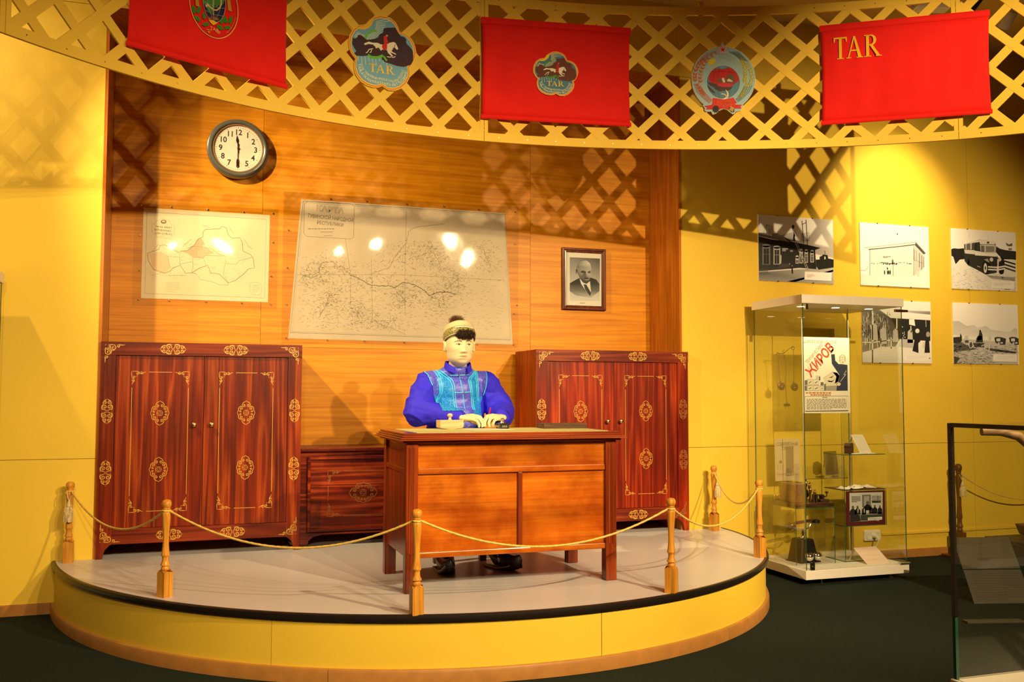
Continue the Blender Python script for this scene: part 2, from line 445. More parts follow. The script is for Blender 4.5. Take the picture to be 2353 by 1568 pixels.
class Pr:
    """flat print: coloured polygons stacked in paper-thin layers; u, v in metres on the sheet"""
    def __init__(s, zoom=None, quad=None):
        s.v = []; s.f = []; s.c = []; s.L = 1
        s.H = homog([(0, 0), (zoom[0], 0), (zoom[0], zoom[1]), (0, zoom[1])], quad) if zoom else None
    def T(s, p):
        q = s.H @ np.array([p[0], p[1], 1.0])
        return (q[0] / q[2], q[1] / q[2])
    def up(s):
        s.L += 1
    def raw(s, vs, fs, col):
        k = len(s.v)
        s.v += [(u, v, s.L) for u, v in vs]
        multi = len(col) == len(vs) and hasattr(col[0], '__len__')
        for q in fs:
            s.f.append(tuple(i + k for i in q))
            s.c += [col[i] if multi else col for i in q]
    def poly(s, pts, col, z=True, up=False):
        if up: s.up()
        if z: pts = [s.T(p) for p in pts]
        tr = tessellate_polygon([[Vector((u, v, 0)) for u, v in pts]])
        s.raw(pts, [tuple(t) for t in tr], col)
    def rect(s, x0, y0, x1, y1, col, z=True, up=False):
        s.poly([(x0, y0), (x1, y0), (x1, y1), (x0, y1)], col, z, up)
    def line(s, pts, w, col, z=True, up=False):
        if up: s.up()
        if z: pts = [s.T(p) for p in pts]
        P = [Vector(p) for p in pts]
        vs = []
        for i, p in enumerate(P):
            d = P[min(i + 1, len(P) - 1)] - P[max(i - 1, 0)]
            if d.length < 1e-9: d = Vector((1, 0))
            n = Vector((-d.y, d.x)).normalized() * (w / 2)
            vs += [tuple(p + n), tuple(p - n)]
        s.raw(vs, [(2 * i, 2 * i + 1, 2 * i + 3, 2 * i + 2) for i in range(len(P) - 1)], col)
    def ell(s, cx, cy, rx, ry, col, z=True, n=28, rot=0.0, a0=0, a1=360, up=False):
        pts = []
        for i in range(n):
            t = math.radians(a0 + (a1 - a0) * i / (n if a1 - a0 == 360 else n - 1))
            x, y = rx * math.cos(t), ry * math.sin(t)
            pts.append((cx + x * math.cos(rot) - y * math.sin(rot), cy + x * math.sin(rot) + y * math.cos(rot)))
        s.poly(pts, col, z, up)
    def ring(s, cx, cy, rx, ry, w, col, z=True, n=40, up=False):
        pts = [(cx + rx * math.cos(2 * PI * i / n), cy + ry * math.sin(2 * PI * i / n)) for i in range(n + 1)]
        s.line(pts, w, col, z, up)
    def text(s, txt, u, v, h, col, ang=0.0, bold=0.0, sx=1.0, center=False, width=None, up=False):
        """u, v in metres"""
        if up: s.up()
        vs, fs, wd = glyph(txt, bold)
        if width: sx = width / (wd * h)
        ca, sa = math.cos(ang), math.sin(ang)
        o = -wd / 2 if center else 0
        q = []
        for x, y in vs:
            X = (x + o) * h * sx; Y = y * h
            q.append((u + X * ca - Y * sa, v + X * sa + Y * ca))
        s.raw(q, fs, col)
    def ztext(s, txt, p, h, col, **k):
        u, v = s.T(p)
        s.text(txt, u, v, h, col, **k)
    def scrib(s, x0, y0, x1, y1, rows, h, col, fill=0.9, z=True):
        """rows of tiny unreadable print drawn as word-length dashes (corners as given)"""
        for r in range(rows):
            y = y0 + (y1 - y0) * (r + 0.5) / rows
            x = 0.0; end = 1.0 if r < rows - 1 else fill * 0.7
            while x < end:
                wl = random.uniform(0.03, 0.09)
                a = x0 + (x1 - x0) * x; b = x0 + (x1 - x0) * min(end, x + wl)
                s.line([(a, y), (b, y)], h, col, z)
                x += wl + 0.018
    def build(s, name, fn, parent):
        me = bpy.data.meshes.new(name)
        me.from_pydata([fn(u, v, L * 0.00014) for u, v, L in s.v], [], s.f)
        ca = me.color_attributes.new('Col', 'FLOAT_COLOR', 'CORNER')
        ca.data.foreach_set('color', [x for c in s.c for x in (c[0], c[1], c[2], 1.0)])
        me.materials.append(MT['print'])
        o = bpy.data.objects.new(name, me)
        COL.objects.link(o)
        o.parent = parent
        return o
def G(k):                       # neutral photographic grey from a 0..255 value
    return srgb(k, k, k)
def tar(p, fn, col):
    """T A R in serif capitals; fn maps unit letter space (x 0..2.2, y 0..1) to u, v"""
    def q(pts):
        p.poly([fn(*a) for a in pts], col, z=False)
    q([(0, .93), (.64, .93), (.64, 1), (0, 1)]); q([(0, .76), (.035, .76), (.08, .94), (0, .94)]); q([(.605, .76), (.64, .76), (.64, .94), (.56, .94)])
    q([(.25, 0.02), (.39, 0.02), (.39, .95), (.25, .95)]); q([(.16, 0), (.48, 0), (.48, .04), (.16, .04)])
    o = .62
    q([(o + .06, .03), (o + .12, .03), (o + .37, .9), (o + .33, 1)]); q([(o + .33, 1), (o + .42, 1), (o + .72, .03), (o + .55, .03)])
    q([(o + .18, .32), (o + .5, .32), (o + .48, .38), (o + .2, .38)]); q([(o - .02, 0), (o + .22, 0), (o + .22, .04), (o - .02, .04)]); q([(o + .46, 0), (o + .8, 0), (o + .8, .04), (o + .46, .04)])
    o = 1.46
    q([(o + .1, 0.02), (o + .24, 0.02), (o + .24, .98), (o + .1, .98)]); q([(o, 0), (o + .34, 0), (o + .34, .04), (o, .04)]); q([(o, .96), (o + .3, .96), (o + .3, 1), (o, 1)])
    bow = [(o + .24, 1)] + [(o + .34 + .25 * math.cos(t), .755 + .245 * math.sin(t)) for t in np.linspace(PI / 2, -PI / 2, 10)] + [(o + .24, .51), (o + .24, .56)]
    bow += [(o + .32 + .13 * math.cos(t), .755 + .19 * math.sin(t)) for t in np.linspace(-PI / 2, PI / 2, 10)] + [(o + .24, .95)]
    q(bow)
    q([(o + .27, .53), (o + .42, .53), (o + .76, .03), (o + .6, .03)]); q([(o + .56, 0), (o + .84, 0), (o + .84, .04), (o + .56, .04)])

# ------------------------------------------------------------------ the room
WY, NY, PZ, CZ = 6.158, 6.636, 0.305, 4.24          # wall face, niche back, platform top, ceiling
NX0, NX1, NZ = -0.577, 3.373, 3.695
XL, XR, YF = -4.2, 9.0, -4.2
struct(B().box(XL, XR, YF, NY + 0.1, -0.1, 0).build('floor', MT['carpet']))
struct(B().box(XL, XR, YF, NY + 0.1, CZ, CZ + 0.1).build('ceiling', MT['ceiling']))
struct(B().box(XL - 0.1, XL, YF, NY + 0.1, 0, CZ).build('wall_left', MT['yellow']))
struct(B().box(XR, XR + 0.1, YF, NY + 0.1, 0, CZ).build('wall_right', MT['yellow']))
struct(B().box(XL, XR, YF - 0.1, YF, 0, CZ).build('wall_front', MT['yellow']))
b = B()
b.box(XL, NX0 - 0.012, WY + 0.012, NY + 0.1, 0, CZ); b.box(NX1 + 0.012, XR, WY + 0.012, NY + 0.1, 0, CZ)
b.box(NX0 - 0.012, NX1 + 0.012, WY + 0.012, NY + 0.1, NZ + 0.012, CZ)
wb = struct(b.build('wall_back', MT['yellow']))
SEAM = (0.0, 0.905, NZ, CZ)
for x0, x1 in ((XL, NX0), (NX1, 6.1), (6.1, XR)):
    for z0, z1 in zip(SEAM[:-1], SEAM[1:]):
        B().box(x0 + 0.0015, x1 - 0.0015, WY, WY + 0.012, z0 + 0.0015, z1 - 0.0015).build('wall_panel', MT['yellow'], wb)
B().box(NX0, NX1, WY, WY + 0.012, NZ + 0.0015, CZ).build('wall_panel', MT['yellow'], wb)
# niche lined with amber wood boards
nb = struct(B().box(NX0 - 0.012, NX1 + 0.012, NY + 0.018, NY + 0.09, 0.2, NZ + 0.012).build('wall_niche', MT['reveal']))
for x0, x1 in ((NX0, 0.388), (0.388, 2.364), (2.364, NX1)):
    for z0, z1 in ((PZ, 1.62), (1.62, NZ)):
        B().box(x0 + 0.001, x1 - 0.001, NY, NY + 0.018, z0 + 0.0008, z1 - 0.0008).build('niche_board', MT['niche'], nb)
B().box(NX0 - 0.012, NX0, WY + 0.002, NY + 0.018, PZ, NZ).build('niche_side', MT['reveal'], nb)
B().box(NX1, NX1 + 0.012, WY + 0.002, NY + 0.018, PZ, NZ).build('niche_side', MT['reveal'], nb)
B().box(NX0, NX1, WY + 0.002, NY + 0.018, NZ, NZ + 0.012).build('niche_head', MT['reveal'], nb)
for x in (NX0 - 0.013, NX1 - 0.005):
    B().box(x, x + 0.018, WY - 0.004, WY + 0.02, PZ, NZ).build('niche_edge_strip', MT['reveal'], nb)
# skirting along the wall either side of the platform
for nm, x0, x1 in (('baseboard_left', XL, -0.79), ('baseboard_right', 3.72, XR)):
    bb = B().box(x0, x1, WY - 0.016, WY, 0, 0.056)
    bb.box(x0, x1, WY - 0.011, WY, 0.056, 0.064)
    struct(bb.build(nm, MT['skirting']))
# cable trunking and socket on the right wall
tr_ = B().box(5.15, XR - 0.1, WY - 0.013, WY, 0.183, 0.203)
tag(tr_.build('cable_trunking', MT['yellow'], bevel=0.002), 'thin plastic cable trunking running along the wall to the socket', 'trunking')
so = thing('wall_socket', 'double wall socket with white plug behind the tall glass showcase', 'socket', (5.05, WY, 0.19))
B().box(-0.075, 0.075, -0.028, 0, -0.042, 0.042).build('socket_plate', MT['white'], so, bevel=0.008)
sb = B()
for x in (-0.037, 0.037):
    sb.lathe([(0.027, 0), (0.029, 0.004), (0.022, 0.004), (0.02, 0.001)], n=20, loop=True, M=Matrix.Translation((x, -0.028, 0)) @ Matrix.Rotation(PI / 2, 4, 'X'))
sb.build('socket_ring', MT['paperw'], so, smooth=True)
B().cyl((0.0, -0.03, 0.0), (0.0, -0.075, 0.0), 0.019, 0.014, 14).build('plug', MT['paperw'], so, smooth=True)
B().tube([(0, -0.07, 0), (0.0, -0.09, -0.02), (-0.01, -0.085, -0.06), (-0.04, -0.07, -0.10), (-0.10, -0.05, -0.13)], 0.0045, 8).build('plug_cable', MT['paperw'], so, smooth=True)

# ------------------------------------------------------------------ round platform
PCX, PCY = 1.487, 6.347
_ph = [(-.826, 6.197), (-.656, 5.665), (-.427, 5.175), (-.136, 4.79), (.286, 4.475), (.648, 4.243), (1.018, 4.123), (1.62, 4.06), (2.13, 4.185), (2.638, 4.424), (3.095, 4.753), (3.433, 5.114), (3.56, 5.338), (3.616, 5.549), (3.690, 6.10)]
_pp = np.array(_ph) - np.array((PCX, PCY))
_pa = np.arctan2(_pp[:, 0], -_pp[:, 1]); _pr = np.hypot(_pp[:, 0], _pp[:, 1])
_pc = np.polyfit(_pa, _pr, 4)
A0 = -math.acos(min(1, (PCY - WY) / 2.26)) ; A1 = -A0
def rimpt(a, off=0.0, z=0.0):
    r = float(np.polyval(_pc, a)) + off
    return (PCX + r * math.sin(a), PCY - r * math.cos(a), z)
NSEG = 96
ANG = [A0 + (A1 - A0) * i / NSEG for i in range(NSEG + 1)]
pf = thing('display_platform', 'low semicircular display platform with yellow front and grey top', 'platform', (0, 0, 0))
out = [rimpt(a, -0.006)[:2] for a in ANG]
out[0] = (out[0][0], WY - 0.001); out[-1] = (out[-1][0], WY - 0.001)
deck = out + [(NX1 - 0.002, WY - 0.001), (NX1 - 0.002, NY - 0.002), (NX0 + 0.002, NY - 0.002), (NX0 + 0.002, WY - 0.001)]
B().prism(deck, lambda u, v, w_: (u, v, w_), PZ, PZ - 0.02).build('deck', MT['deck'], pf)
def band(a0, a1, off, z0, z1, th, n=None, prof=None):
    n = n or max(4, int(NSEG * (a1 - a0) / (A1 - A0)))
    bd = B()
    pr = prof or [(off, z0), (off, z1), (off - th, z1), (off - th, z0)]
    k = len(pr)
    vs = []
    for i in range(n + 1):
        a = a0 + (a1 - a0) * i / n
        vs += [rimpt(a, o, z) for o, z in pr]
    fs = []
    for i in range(n):
        for j in range(k):
            fs.append((i * k + j, i * k + (j + 1) % k, (i + 1) * k + (j + 1) % k, (i + 1) * k + j))
    fs += [tuple(range(k)), tuple(range(n * k, n * k + k))]
    return bd.add(vs, fs)
cuts = [A0, -0.545, 0.15, 0.86, A1]
for a0, a1 in zip(cuts[:-1], cuts[1:]):
    band(a0 + 0.0007, a1 - 0.0007, -0.012, 0.0, PZ - 0.021, 0.015).build('fascia_panel', MT['yellow'], pf, smooth=True)
band(A0, A1, 0, 0, 0, 0, prof=[(-0.012, PZ - 0.032), (0.004, PZ - 0.030), (0.008, PZ - 0.016), (0.006, PZ - 0.002), (0.0, PZ + 0.003), (-0.014, PZ + 0.003), (-0.014, PZ - 0.02)]).build('edge_trim', MT['rim'], pf, smooth=True)
bc = [A0, -0.42, 0.55, 1.02, A1]
for a0, a1 in zip(bc[:-1], bc[1:]):
    band(a0 + 0.0005, a1 - 0.0005, 0, 0, 0, 0, prof=[(-0.012, 0.0), (0.008, 0.0), (0.008, 0.052), (0.003, 0.064), (-0.012, 0.066)]).build('skirting_strip', MT['skirting'], pf, smooth=True)

# ------------------------------------------------------------------ curved lattice frieze hung from the ceiling
RC = (1.59870673, 1.35870553)
RCO = [-0.56921301, 0.03385927, 0.75177601, -0.03491844, -0.19341549, 3.71162636]
_tt = np.linspace(-1.0, 1.05, 3001)
_rr = np.where(_tt < -0.74, np.polyval(RCO, -0.74), np.where(_tt > 0.84, np.polyval(RCO, 0.84), np.polyval(RCO, _tt)))
_xs = RC[0] + _rr * np.sin(_tt); _ys = RC[1] + _rr * np.cos(_tt)
_ss = np.r_[0, np.cumsum(np.hypot(np.diff(_xs), np.diff(_ys)))]
_ss -= np.interp(0, _tt, _ss)
def ringp(s, z, wd=0.0):
    """s along the ring, z height, wd towards the hall"""
    t = float(np.interp(s, _ss, _tt)); x = float(np.interp(s, _ss, _xs)); y = float(np.interp(s, _ss, _ys))
    return (x - wd * math.sin(t), y - wd * math.cos(t), z)
LZ0, LZ1 = 2.75, 3.612
def rail(s0, s1, z0, z1, w0, w1):
    n = max(2, int((s1 - s0) / 0.06))
    bd = B(); vs = []
    for i in range(n + 1):
        s = s0 + (s1 - s0) * i / n
        vs += [ringp(s, z0, w0), ringp(s, z1, w0), ringp(s, z1, w1), ringp(s, z0, w1)]
    fs = []
    for i in range(n):
        for j in range(4):
            fs.append((i * 4 + j, i * 4 + (j + 1) % 4, i * 4 + 4 + (j + 1) % 4, i * 4 + 4 + j))
    fs += [(0, 1, 2, 3), (4 * n, 4 * n + 1, 4 * n + 2, 4 * n + 3)]
    return bd.add(vs, fs)
def slat(s0, z0, s1, z1, w0, w1, wid):
    n = 10
    d = Vector((s1 - s0, z1 - z0)).normalized(); nn = Vector((-d.y, d.x)) * (wid / 2)
    bd = B(); vs = []
    for i in range(n + 1):
        s = s0 + (s1 - s0) * i / n; z = z0 + (z1 - z0) * i / n
        vs += [ringp(s + nn.x, z + nn.y, w0), ringp(s - nn.x, z - nn.y, w0), ringp(s - nn.x, z - nn.y, w1), ringp(s + nn.x, z + nn.y, w1)]
    fs = []
    for i in range(n):
        for j in range(4):
            fs.append((i * 4 + j, i * 4 + (j + 1) % 4, i * 4 + 4 + (j + 1) % 4, i * 4 + 4 + j))
    fs += [(0, 1, 2, 3), (4 * n, 4 * n + 1, 4 * n + 2, 4 * n + 3)]
    return bd.add(vs, fs)
PANELS = [(-3.25, -2.6315, -2.745, 2.864, 0.231, 0.116, 0.0315, 'sliver of yellow lattice at the far left above the yellow wall'),
          (-2.6285, -0.0812, -0.2345, 2.936, 0.2297, 0.1165, 0.0315, 'curved yellow lattice panel behind the oval-crest flag and cloud-shaped emblem'),
          (-0.0782, 2.6685, 1.0988, 2.8499, 0.2499, 0.1156, 0.0297, 'curved yellow lattice panel behind the centre flag and round star emblem'),
          (2.6715, 3.35, 2.8339, 2.8997, 0.2408, 0.1200, 0.0, 'curved yellow lattice panel at the right end beyond the lettered flag')]
for (sa, sb_, s0, z0, ds, dz, tilt, lab) in PANELS:
    lp = thing('lattice_screen', lab, 'lattice', (0, 0, 0), 0, 'lattice panels of the overhead ring')
    rail(sa, sb_, LZ0, LZ0 + 0.05, -0.002, 0.0135).build('bottom_rail', MT['lattice'], lp, smooth=True)
    rail(sa, sb_, LZ1 - 0.05, LZ1, -0.002, 0.0135).build('top_rail', MT['lattice'], lp, smooth=True)
    for q0, q1 in ((sa, sa + 0.022), (sb_ - 0.022, sb_)):
        rail(q0, q1, LZ0 + 0.05, LZ1 - 0.05, -0.002, 0.0135).build('stile', MT['lattice'], lp)
    zb, zt = LZ0 + 0.03, LZ1 - 0.03
    for sg in (1, -1):
        m_ = sg * 2 * dz / ds + tilt
        for i in range(-16, 17):
            sn = s0 + i * ds; zn = z0 + tilt * (sn - s0)
            f_ = lambda z: sn + (z - zn) / m_
            a, c_ = sorted(((f_(zb), zb), (f_(zt), zt)))
            lo, hi = sa + 0.012, sb_ - 0.012
            if c_[0] < lo + 0.02 or a[0] > hi - 0.02: continue
            def clip(p):
                x = min(max(p[0], lo), hi)
                return (x, zn + (x - sn) * m_)
            a, c_ = clip(a), clip(c_)
            slat(a[0], a[1], c_[0], c_[1], -0.0005 if sg > 0 else 0.0005, 0.0115 if sg > 0 else 0.0125, 0.047).build('slat', MT['lattice'], lp)
    sc = B()
    k = max(2, int((sb_ - sa) / 0.17))
    for i in range(k):
        s = sa + (i + 0.5) * (sb_ - sa) / k
        for z in (LZ0 + 0.025, LZ1 - 0.025):
            p = Vector(ringp(s, z, 0.0135)); q = Vector(ringp(s, z, 0.0148))
            sc.cyl(p, q, 0.0035, 0.003, 8)
    o = sc.build('screw_heads', MT['brass'], lp)
    o['kind'] = 'stuff'
for i, s in enumerate((-1.9, -0.35, 1.2304, 2.75)):
    hg = thing('lattice_hanger', ['hanger wire over the oval-crest flag', 'hanger wire above the cloud-shaped emblem end of the lattice', 'wooden hanger block on top of the lattice above the round star emblem', 'hanger wire above the right end of the lettered flag'][i], 'hanger', ringp(s, LZ1), 0, 'hangers of the lattice ring')
    B().box(-0.016, 0.016, -0.012, 0.006, -0.05, 0.032).build('block', MT['lattice'], hg)
    B().cyl((0, -0.003, 0.03), (0, -0.003, CZ - LZ1), 0.0015, n=6).build('wire', MT['steel'], hg)

# ------------------------------------------------------------------ flags and emblems on the lattice
def vframe(O, U, back=0.0):
    """vertical plane: u along U, v = height, w towards the hall"""
    n = (U[1], -U[0])
    return lambda u, v, w_: (O[0] + U[0] * u + n[0] * (w_ + back), O[1] + U[1] * u + n[1] * (w_ + back), v)
def ptext(P, path, txt, h, col, bold=0.02, A=None):
    """lettering set along a path given in crop space"""
    pts = [Vector(P.T(A(p) if A else p)) for p in path]
    seg = [0.0]
    for i in range(1, len(pts)):
        seg.append(seg[-1] + (pts[i] - pts[i - 1]).length)
    adv = [(0.32 if ch == ' ' else glyph(ch, bold)[2] * h * 1.0 + h * 0.10) if ch != ' ' else h * 0.45 for ch in txt]
    sx = seg[-1] / sum(adv)
    x = 0.0
    for ch, a in zip(txt, adv):
        d = x + a * sx * 0.5
        i = max(1, min(len(seg) - 1, int(np.searchsorted(seg, d))))
        t = (d - seg[i - 1]) / max(1e-9, seg[i] - seg[i - 1])
        p = pts[i - 1].lerp(pts[i], t); dr = (pts[i] - pts[i - 1]).normalized()
        if ch != ' ':
            ang = math.atan2(dr.y, dr.x)
            gw = glyph(ch, bold)[2] * h * sx
            P.text(ch, p.x - dr.x * gw / 2, p.y - dr.y * gw / 2, h, col, ang=ang, bold=bold, sx=sx)
        x += a * sx
CLOUD = [(465, 295), (530, 210), (620, 150), (720, 122), (830, 135), (930, 180), (1010, 250), (1060, 350), (1080, 420), (1150, 440), (1240, 490), (1310, 570), (1360, 680), (1380, 790), (1360, 900), (1310, 1010), (1250, 1075), (1270, 1160), (1255, 1260), (1200, 1360), (1110, 1440), (1000, 1485), (880, 1475), (790, 1415), (770, 1395), (700, 1425), (600, 1425), (480, 1385), (370, 1310), (290, 1200), (255, 1080), (258, 980), (280, 905), (210, 810), (165, 700), (158, 590), (180, 470), (240, 370), (330, 305), (410, 290)]
MOUNT = [(235, 525), (275, 545), (315, 520), (330, 480), (375, 475), (440, 520), (485, 565), (560, 560), (640, 545), (690, 520), (715, 470), (760, 445), (785, 430), (785, 380), (810, 350), (1000, 345), (1030, 400), (1065, 455), (1100, 500), (1160, 515), (1200, 560), (1195, 610), (1215, 650), (1280, 710), (1310, 760), (1325, 860), (1320, 950), (1270, 1020), (1150, 1055), (1040, 1040), (920, 1000), (820, 970), (760, 920), (755, 880), (640, 860), (500, 850), (400, 860), (300, 850), (260, 810), (300, 770), (265, 720), (225, 640)]
HORSE = [(440, 630), (520, 598), (600, 618), (680, 620), (740, 650), (860, 640), (900, 618), (970, 605), (1000, 618), (1030, 670), (1055, 732), (1030, 748), (990, 705), (960, 730), (930, 770), (960, 790), (1012, 818), (1015, 838), (950, 808), (905, 792), (965, 862), (940, 868), (870, 805), (850, 750), (760, 742), (742, 765), (700, 705), (650, 722), (640, 690), (600, 652), (520, 642), (450, 662)]
def cloud_art(P, A, pal, sc):
    mp = lambda L: [A(p) for p in L]
    cx, cy = 770, 800
    off = lambda k: [A((cx + (x - cx) * k, cy + (y - cy) * k)) for x, y in CLOUD]
    P.poly(off(0.998), pal['edge']); P.poly(off(0.968), pal['line'], up=True); P.poly(off(0.952), pal['edge'], up=True)
    P.poly(off(0.915), pal['sky'], up=True)
    P.up()
    for k in range(26):                                   # sun rays
        a = math.radians(-25 + k * 6.2 + 4)
        r0, r1 = 185, random.choice((300, 360, 420, 470))
        if k > 19: r1 = 300
        p0 = (470 + r0 * math.cos(a), 290 + r0 * math.sin(a)); p1 = (470 + r1 * math.cos(a), 290 + r1 * math.sin(a))
        if p0[1] > 150 and p1[1] > 150 and p1[0] > 215: P.line([A(p0), A(p1)], 0.004 * sc, pal['ray'])
    for k in range(12):
        x = 330 + k * 62
        P.line([A((x, 860)), A((x + 10 + k * 2, 950 + (k % 3) * 35))], 0.0035 * sc, pal['ray'])
    P.poly(mp([(300, 350), (380, 378), (460, 378), (520, 352), (575, 300), (602, 230), (608, 185), (530, 222), (478, 310), (400, 318)]), pal['sun'])
    P.poly(mp(MOUNT), pal['mount'], up=True)
    P.up()
    for L in ([(830, 360), (850, 420), (930, 430), (950, 360)], [(860, 520), (960, 520), (1060, 545), (1150, 550)], [(1080, 760), (1120, 700), (1180, 690), (1200, 760), (1260, 800)], [(1080, 780), (1070, 860), (990, 930), (960, 1000)], [(1210, 800), (1190, 900), (1230, 980)], [(300, 580), (340, 580), (400, 620), (430, 640)], [(280, 700), (360, 720), (430, 710)], [(950, 380), (920, 470), (900, 520)], [(1060, 850), (1130, 800), (1200, 790)], [(300, 640), (360, 650), (420, 660)]):
        P.line(mp(L), 0.0035 * sc, pal['vein'])
    P.line(mp([(668, 405), (600, 405), (545, 425), (490, 470), (462, 545)]), 0.012 * sc, pal['green'])
    P.line(mp([(510, 835), (560, 875), (620, 890), (700, 880), (780, 848)]), 0.014 * sc, pal['green'])
    P.line(mp([(788, 860), (848, 945)]), 0.011 * sc, pal['green'])
    P.poly(mp(HORSE), pal['horse'], up=True)
    for L in ([(600, 725), (530, 738), (490, 798), (470, 795)], [(575, 745), (560, 790), (540, 795)], [(850, 870), (910, 880), (930, 870)], [(940, 885), (985, 880), (1000, 860)]):
        P.line(mp(L), 0.0045 * sc, pal['horse'])
    P.up()
    P.poly(mp([(790, 510), (835, 480), (850, 530), (860, 590), (890, 607), (850, 622), (855, 640), (850, 740), (790, 757), (760, 700), (765, 650), (800, 640), (792, 560)]), pal['rider'])
    P.ell(*A((851, 492)), *(lambda a, c_: (abs(a[0] - c_[0]), abs(a[1] - c_[1])))(A((868, 510)), A((851, 492))), pal['skin'])
    P.line(mp([(1000, 650), (985, 700), (950, 730)]), 0.003 * sc, pal['mount'])
    def tf(x, y):
        return P.T(A((528 + x * 205, 1140 + x * 27 - y * 152)))
    P.up(); tar(P, tf, pal['letter'])
    tf2 = lambda x, y: P.T(A((534 + x * 205, 1144 + x * 27 - y * 152)))
    ptext(P, [(362, 1000), (410, 1110), (500, 1210), (640, 1275), (800, 1300), (960, 1335), (1060, 1300), (1120, 1220), (1160, 1120)], 'PYGY TELEGEJNIŊ PROLETARLARЬ POLGAŞ', 0.0135 * sc, pal['text'], A=A)
    ptext(P, [(322, 1000), (352, 1130), (430, 1240), (540, 1320), (700, 1362), (880, 1392), (980, 1405), (1090, 1360), (1180, 1270), (1218, 1140)], 'TARLATKAN ARATTARЬ KATTЬZЬŊARI', 0.0165 * sc, pal['text'], A=A)
def flag(name, label, sa, sb2, O, U, L):
    f_ = vframe(O, U)
    fl = thing('red_flag', label, 'flag', f_(L / 2, 2.877, 0), 0, 'red flags hung on the lattice')
    inv = Vector(fl.location)
    loc = lambda u, v, w_: tuple(Vector(f_(u, v, w_)) - inv)
    z0, z1 = 2.893, 3.445
    nu, nv = 40, 14
    ph = random.uniform(0, 6)
    def cl(i, j):
        u = L * i / (nu - 1); v = z0 + (z1 - z0) * j / (nv - 1)
        wv = 0.0022 * math.sin(u * 17 + ph) * math.sin(PI * j / (nv - 1)) + 0.0015 * math.sin(u * 41 + ph * 2) * math.sin(PI * j / (nv - 1))
        inset = 0.006 * math.sin(PI * j / (nv - 1))
        u2 = u + (inset if i < 3 else (-inset if i > nu - 4 else 0)) * (1 - min(i, nu - 1 - i) / 3)
        return loc(u2, v, wv)
    o = B().grid(nu, nv, cl).build('cloth', MT['red'], fl, smooth=True, fix=False)
    md = o.modifiers.new('thickness', 'SOLIDIFY'); md.thickness = 0.0016
    for nm, za, zb in (('top_hem', 3.43, 3.470), ('bottom_hem', 2.874, 2.900)):
        zc, hh = (za + zb) / 2, (zb - za) / 2
        hb = B(); vs = []; n = 12
        for i in range(n + 1):
            for k in range(10):
                t = 2 * PI * k / 10
                vs.append(loc(-0.004 + (L + 0.008) * i / n, zc + hh * math.sin(t), 0.001 + 0.010 * math.cos(t)))
        fs = [(i * 10 + k, i * 10 + (k + 1) % 10, i * 10 + 10 + (k + 1) % 10, i * 10 + 10 + k) for i in range(n) for k in range(10)]
        fs += [tuple(range(10)), tuple(range(n * 10, n * 10 + 10))]
        hb.add(vs, fs).build(nm, MT['red'], fl, smooth=True)
    return fl, (lambda u, v, w_: loc(u, v, w_ + 0.0062))
# cloud emblem cut out of board
O1, U1 = (0.9248, 5.0185), (0.9884, 0.152)
f1 = vframe(O1, U1)
P = Pr((1568, 1568), [(-0.2519, 3.3806), (0.2534, 3.479), (0.2572, 2.978), (-0.2459, 2.9024)])
em = thing('cloud_emblem', 'cloud-shaped blue emblem board with white horse, red rider and yellow lettering', 'emblem', f1(0, 3.0, 0))
lo1 = lambda u, v, w_: tuple(Vector(f1(u, v, w_)) - Vector(em.location))
B().prism([P.T(p) for p in CLOUD], lo1, -0.004, 0.004).build('board', MT['lattice'], em)
PAL1 = dict(edge=(0.92, 0.55, 0.05), line=(0.45, 0.06, 0.01), sky=(0.16, 0.42, 0.62), ray=(0.55, 0.70, 0.55), sun=(0.88, 0.52, 0.02), mount=(0.035, 0.006, 0.012), vein=(0.02, 0.015, 0.16), green=(0.12, 0.55, 0.03), horse=(0.85, 0.80, 0.65), rider=(0.65, 0.01, 0.01), skin=(0.7, 0.35, 0.2), letter=(0.92, 0.62, 0.04), text=(0.80, 0.80, 0.42))
cloud_art(P, lambda p: p, PAL1, 1.0)
P.build('printed_face', lambda u, v, w_: lo1(u, v, w_ + 0.004), em)
# flags
O, U, L = (1.4986, 5.0442), (0.9902, -0.1396), 0.8875
fl, fn = flag('red_flag', 'red flag with a small cloud-shaped horseman emblem in the middle', 0, 0, O, U, L)
P = Pr((1680, 1568), [(0.2374, 3.3298), (0.6284, 3.3577), (0.6274, 2.9937), (0.2379, 2.9707)])
src = np.array([(465, 300, 1), (1075, 420, 1), (770, 1400, 1), (285, 905, 1), (1250, 1080, 1)], float)
dst = np.array([(565, 385), (1140, 450), (860, 1310), (390, 925), (1320, 990)], float)
AF = np.linalg.lstsq(src, dst, rcond=None)[0]
PAL2 = dict(PAL1, sky=(0.055, 0.20, 0.33), mount=(0.13, 0.025, 0.008), vein=(0.10, 0.02, 0.008), green=(0.04, 0.30, 0.02), ray=(0.60, 0.62, 0.36), edge=(0.95, 0.55, 0.10), line=(0.30, 0.03, 0.01), rider=(0.5, 0.005, 0.005), sun=(0.95, 0.62, 0.01))
cloud_art(P, lambda p: tuple(np.array([p[0], p[1], 1.0]) @ AF), PAL2, 0.70)
P.build('printed_emblem', fn, fl)
O, U, L = (3.4247, 4.5291), (0.8332, -0.5529), 0.9042
fl, fn = flag('red_flag', 'red flag with large yellow letters TAR in its upper left corner', 0, 0, O, U, L)
P = Pr((2344, 1568), [(-0.2058, 3.6482), (1.0851, 3.5056), (1.0611, 2.595), (-0.2194, 2.6769)])
ua, va = P.T((488, 374)); ub, vb = P.T((958, 545)); uc, vc = P.T((540, 580))
vb = (vb + vc) / 2
tar(P, lambda x, y: (ua + (ub - ua) * x / 2.30, vb + (va - vb) * y), (0.90, 0.52, 0.02))
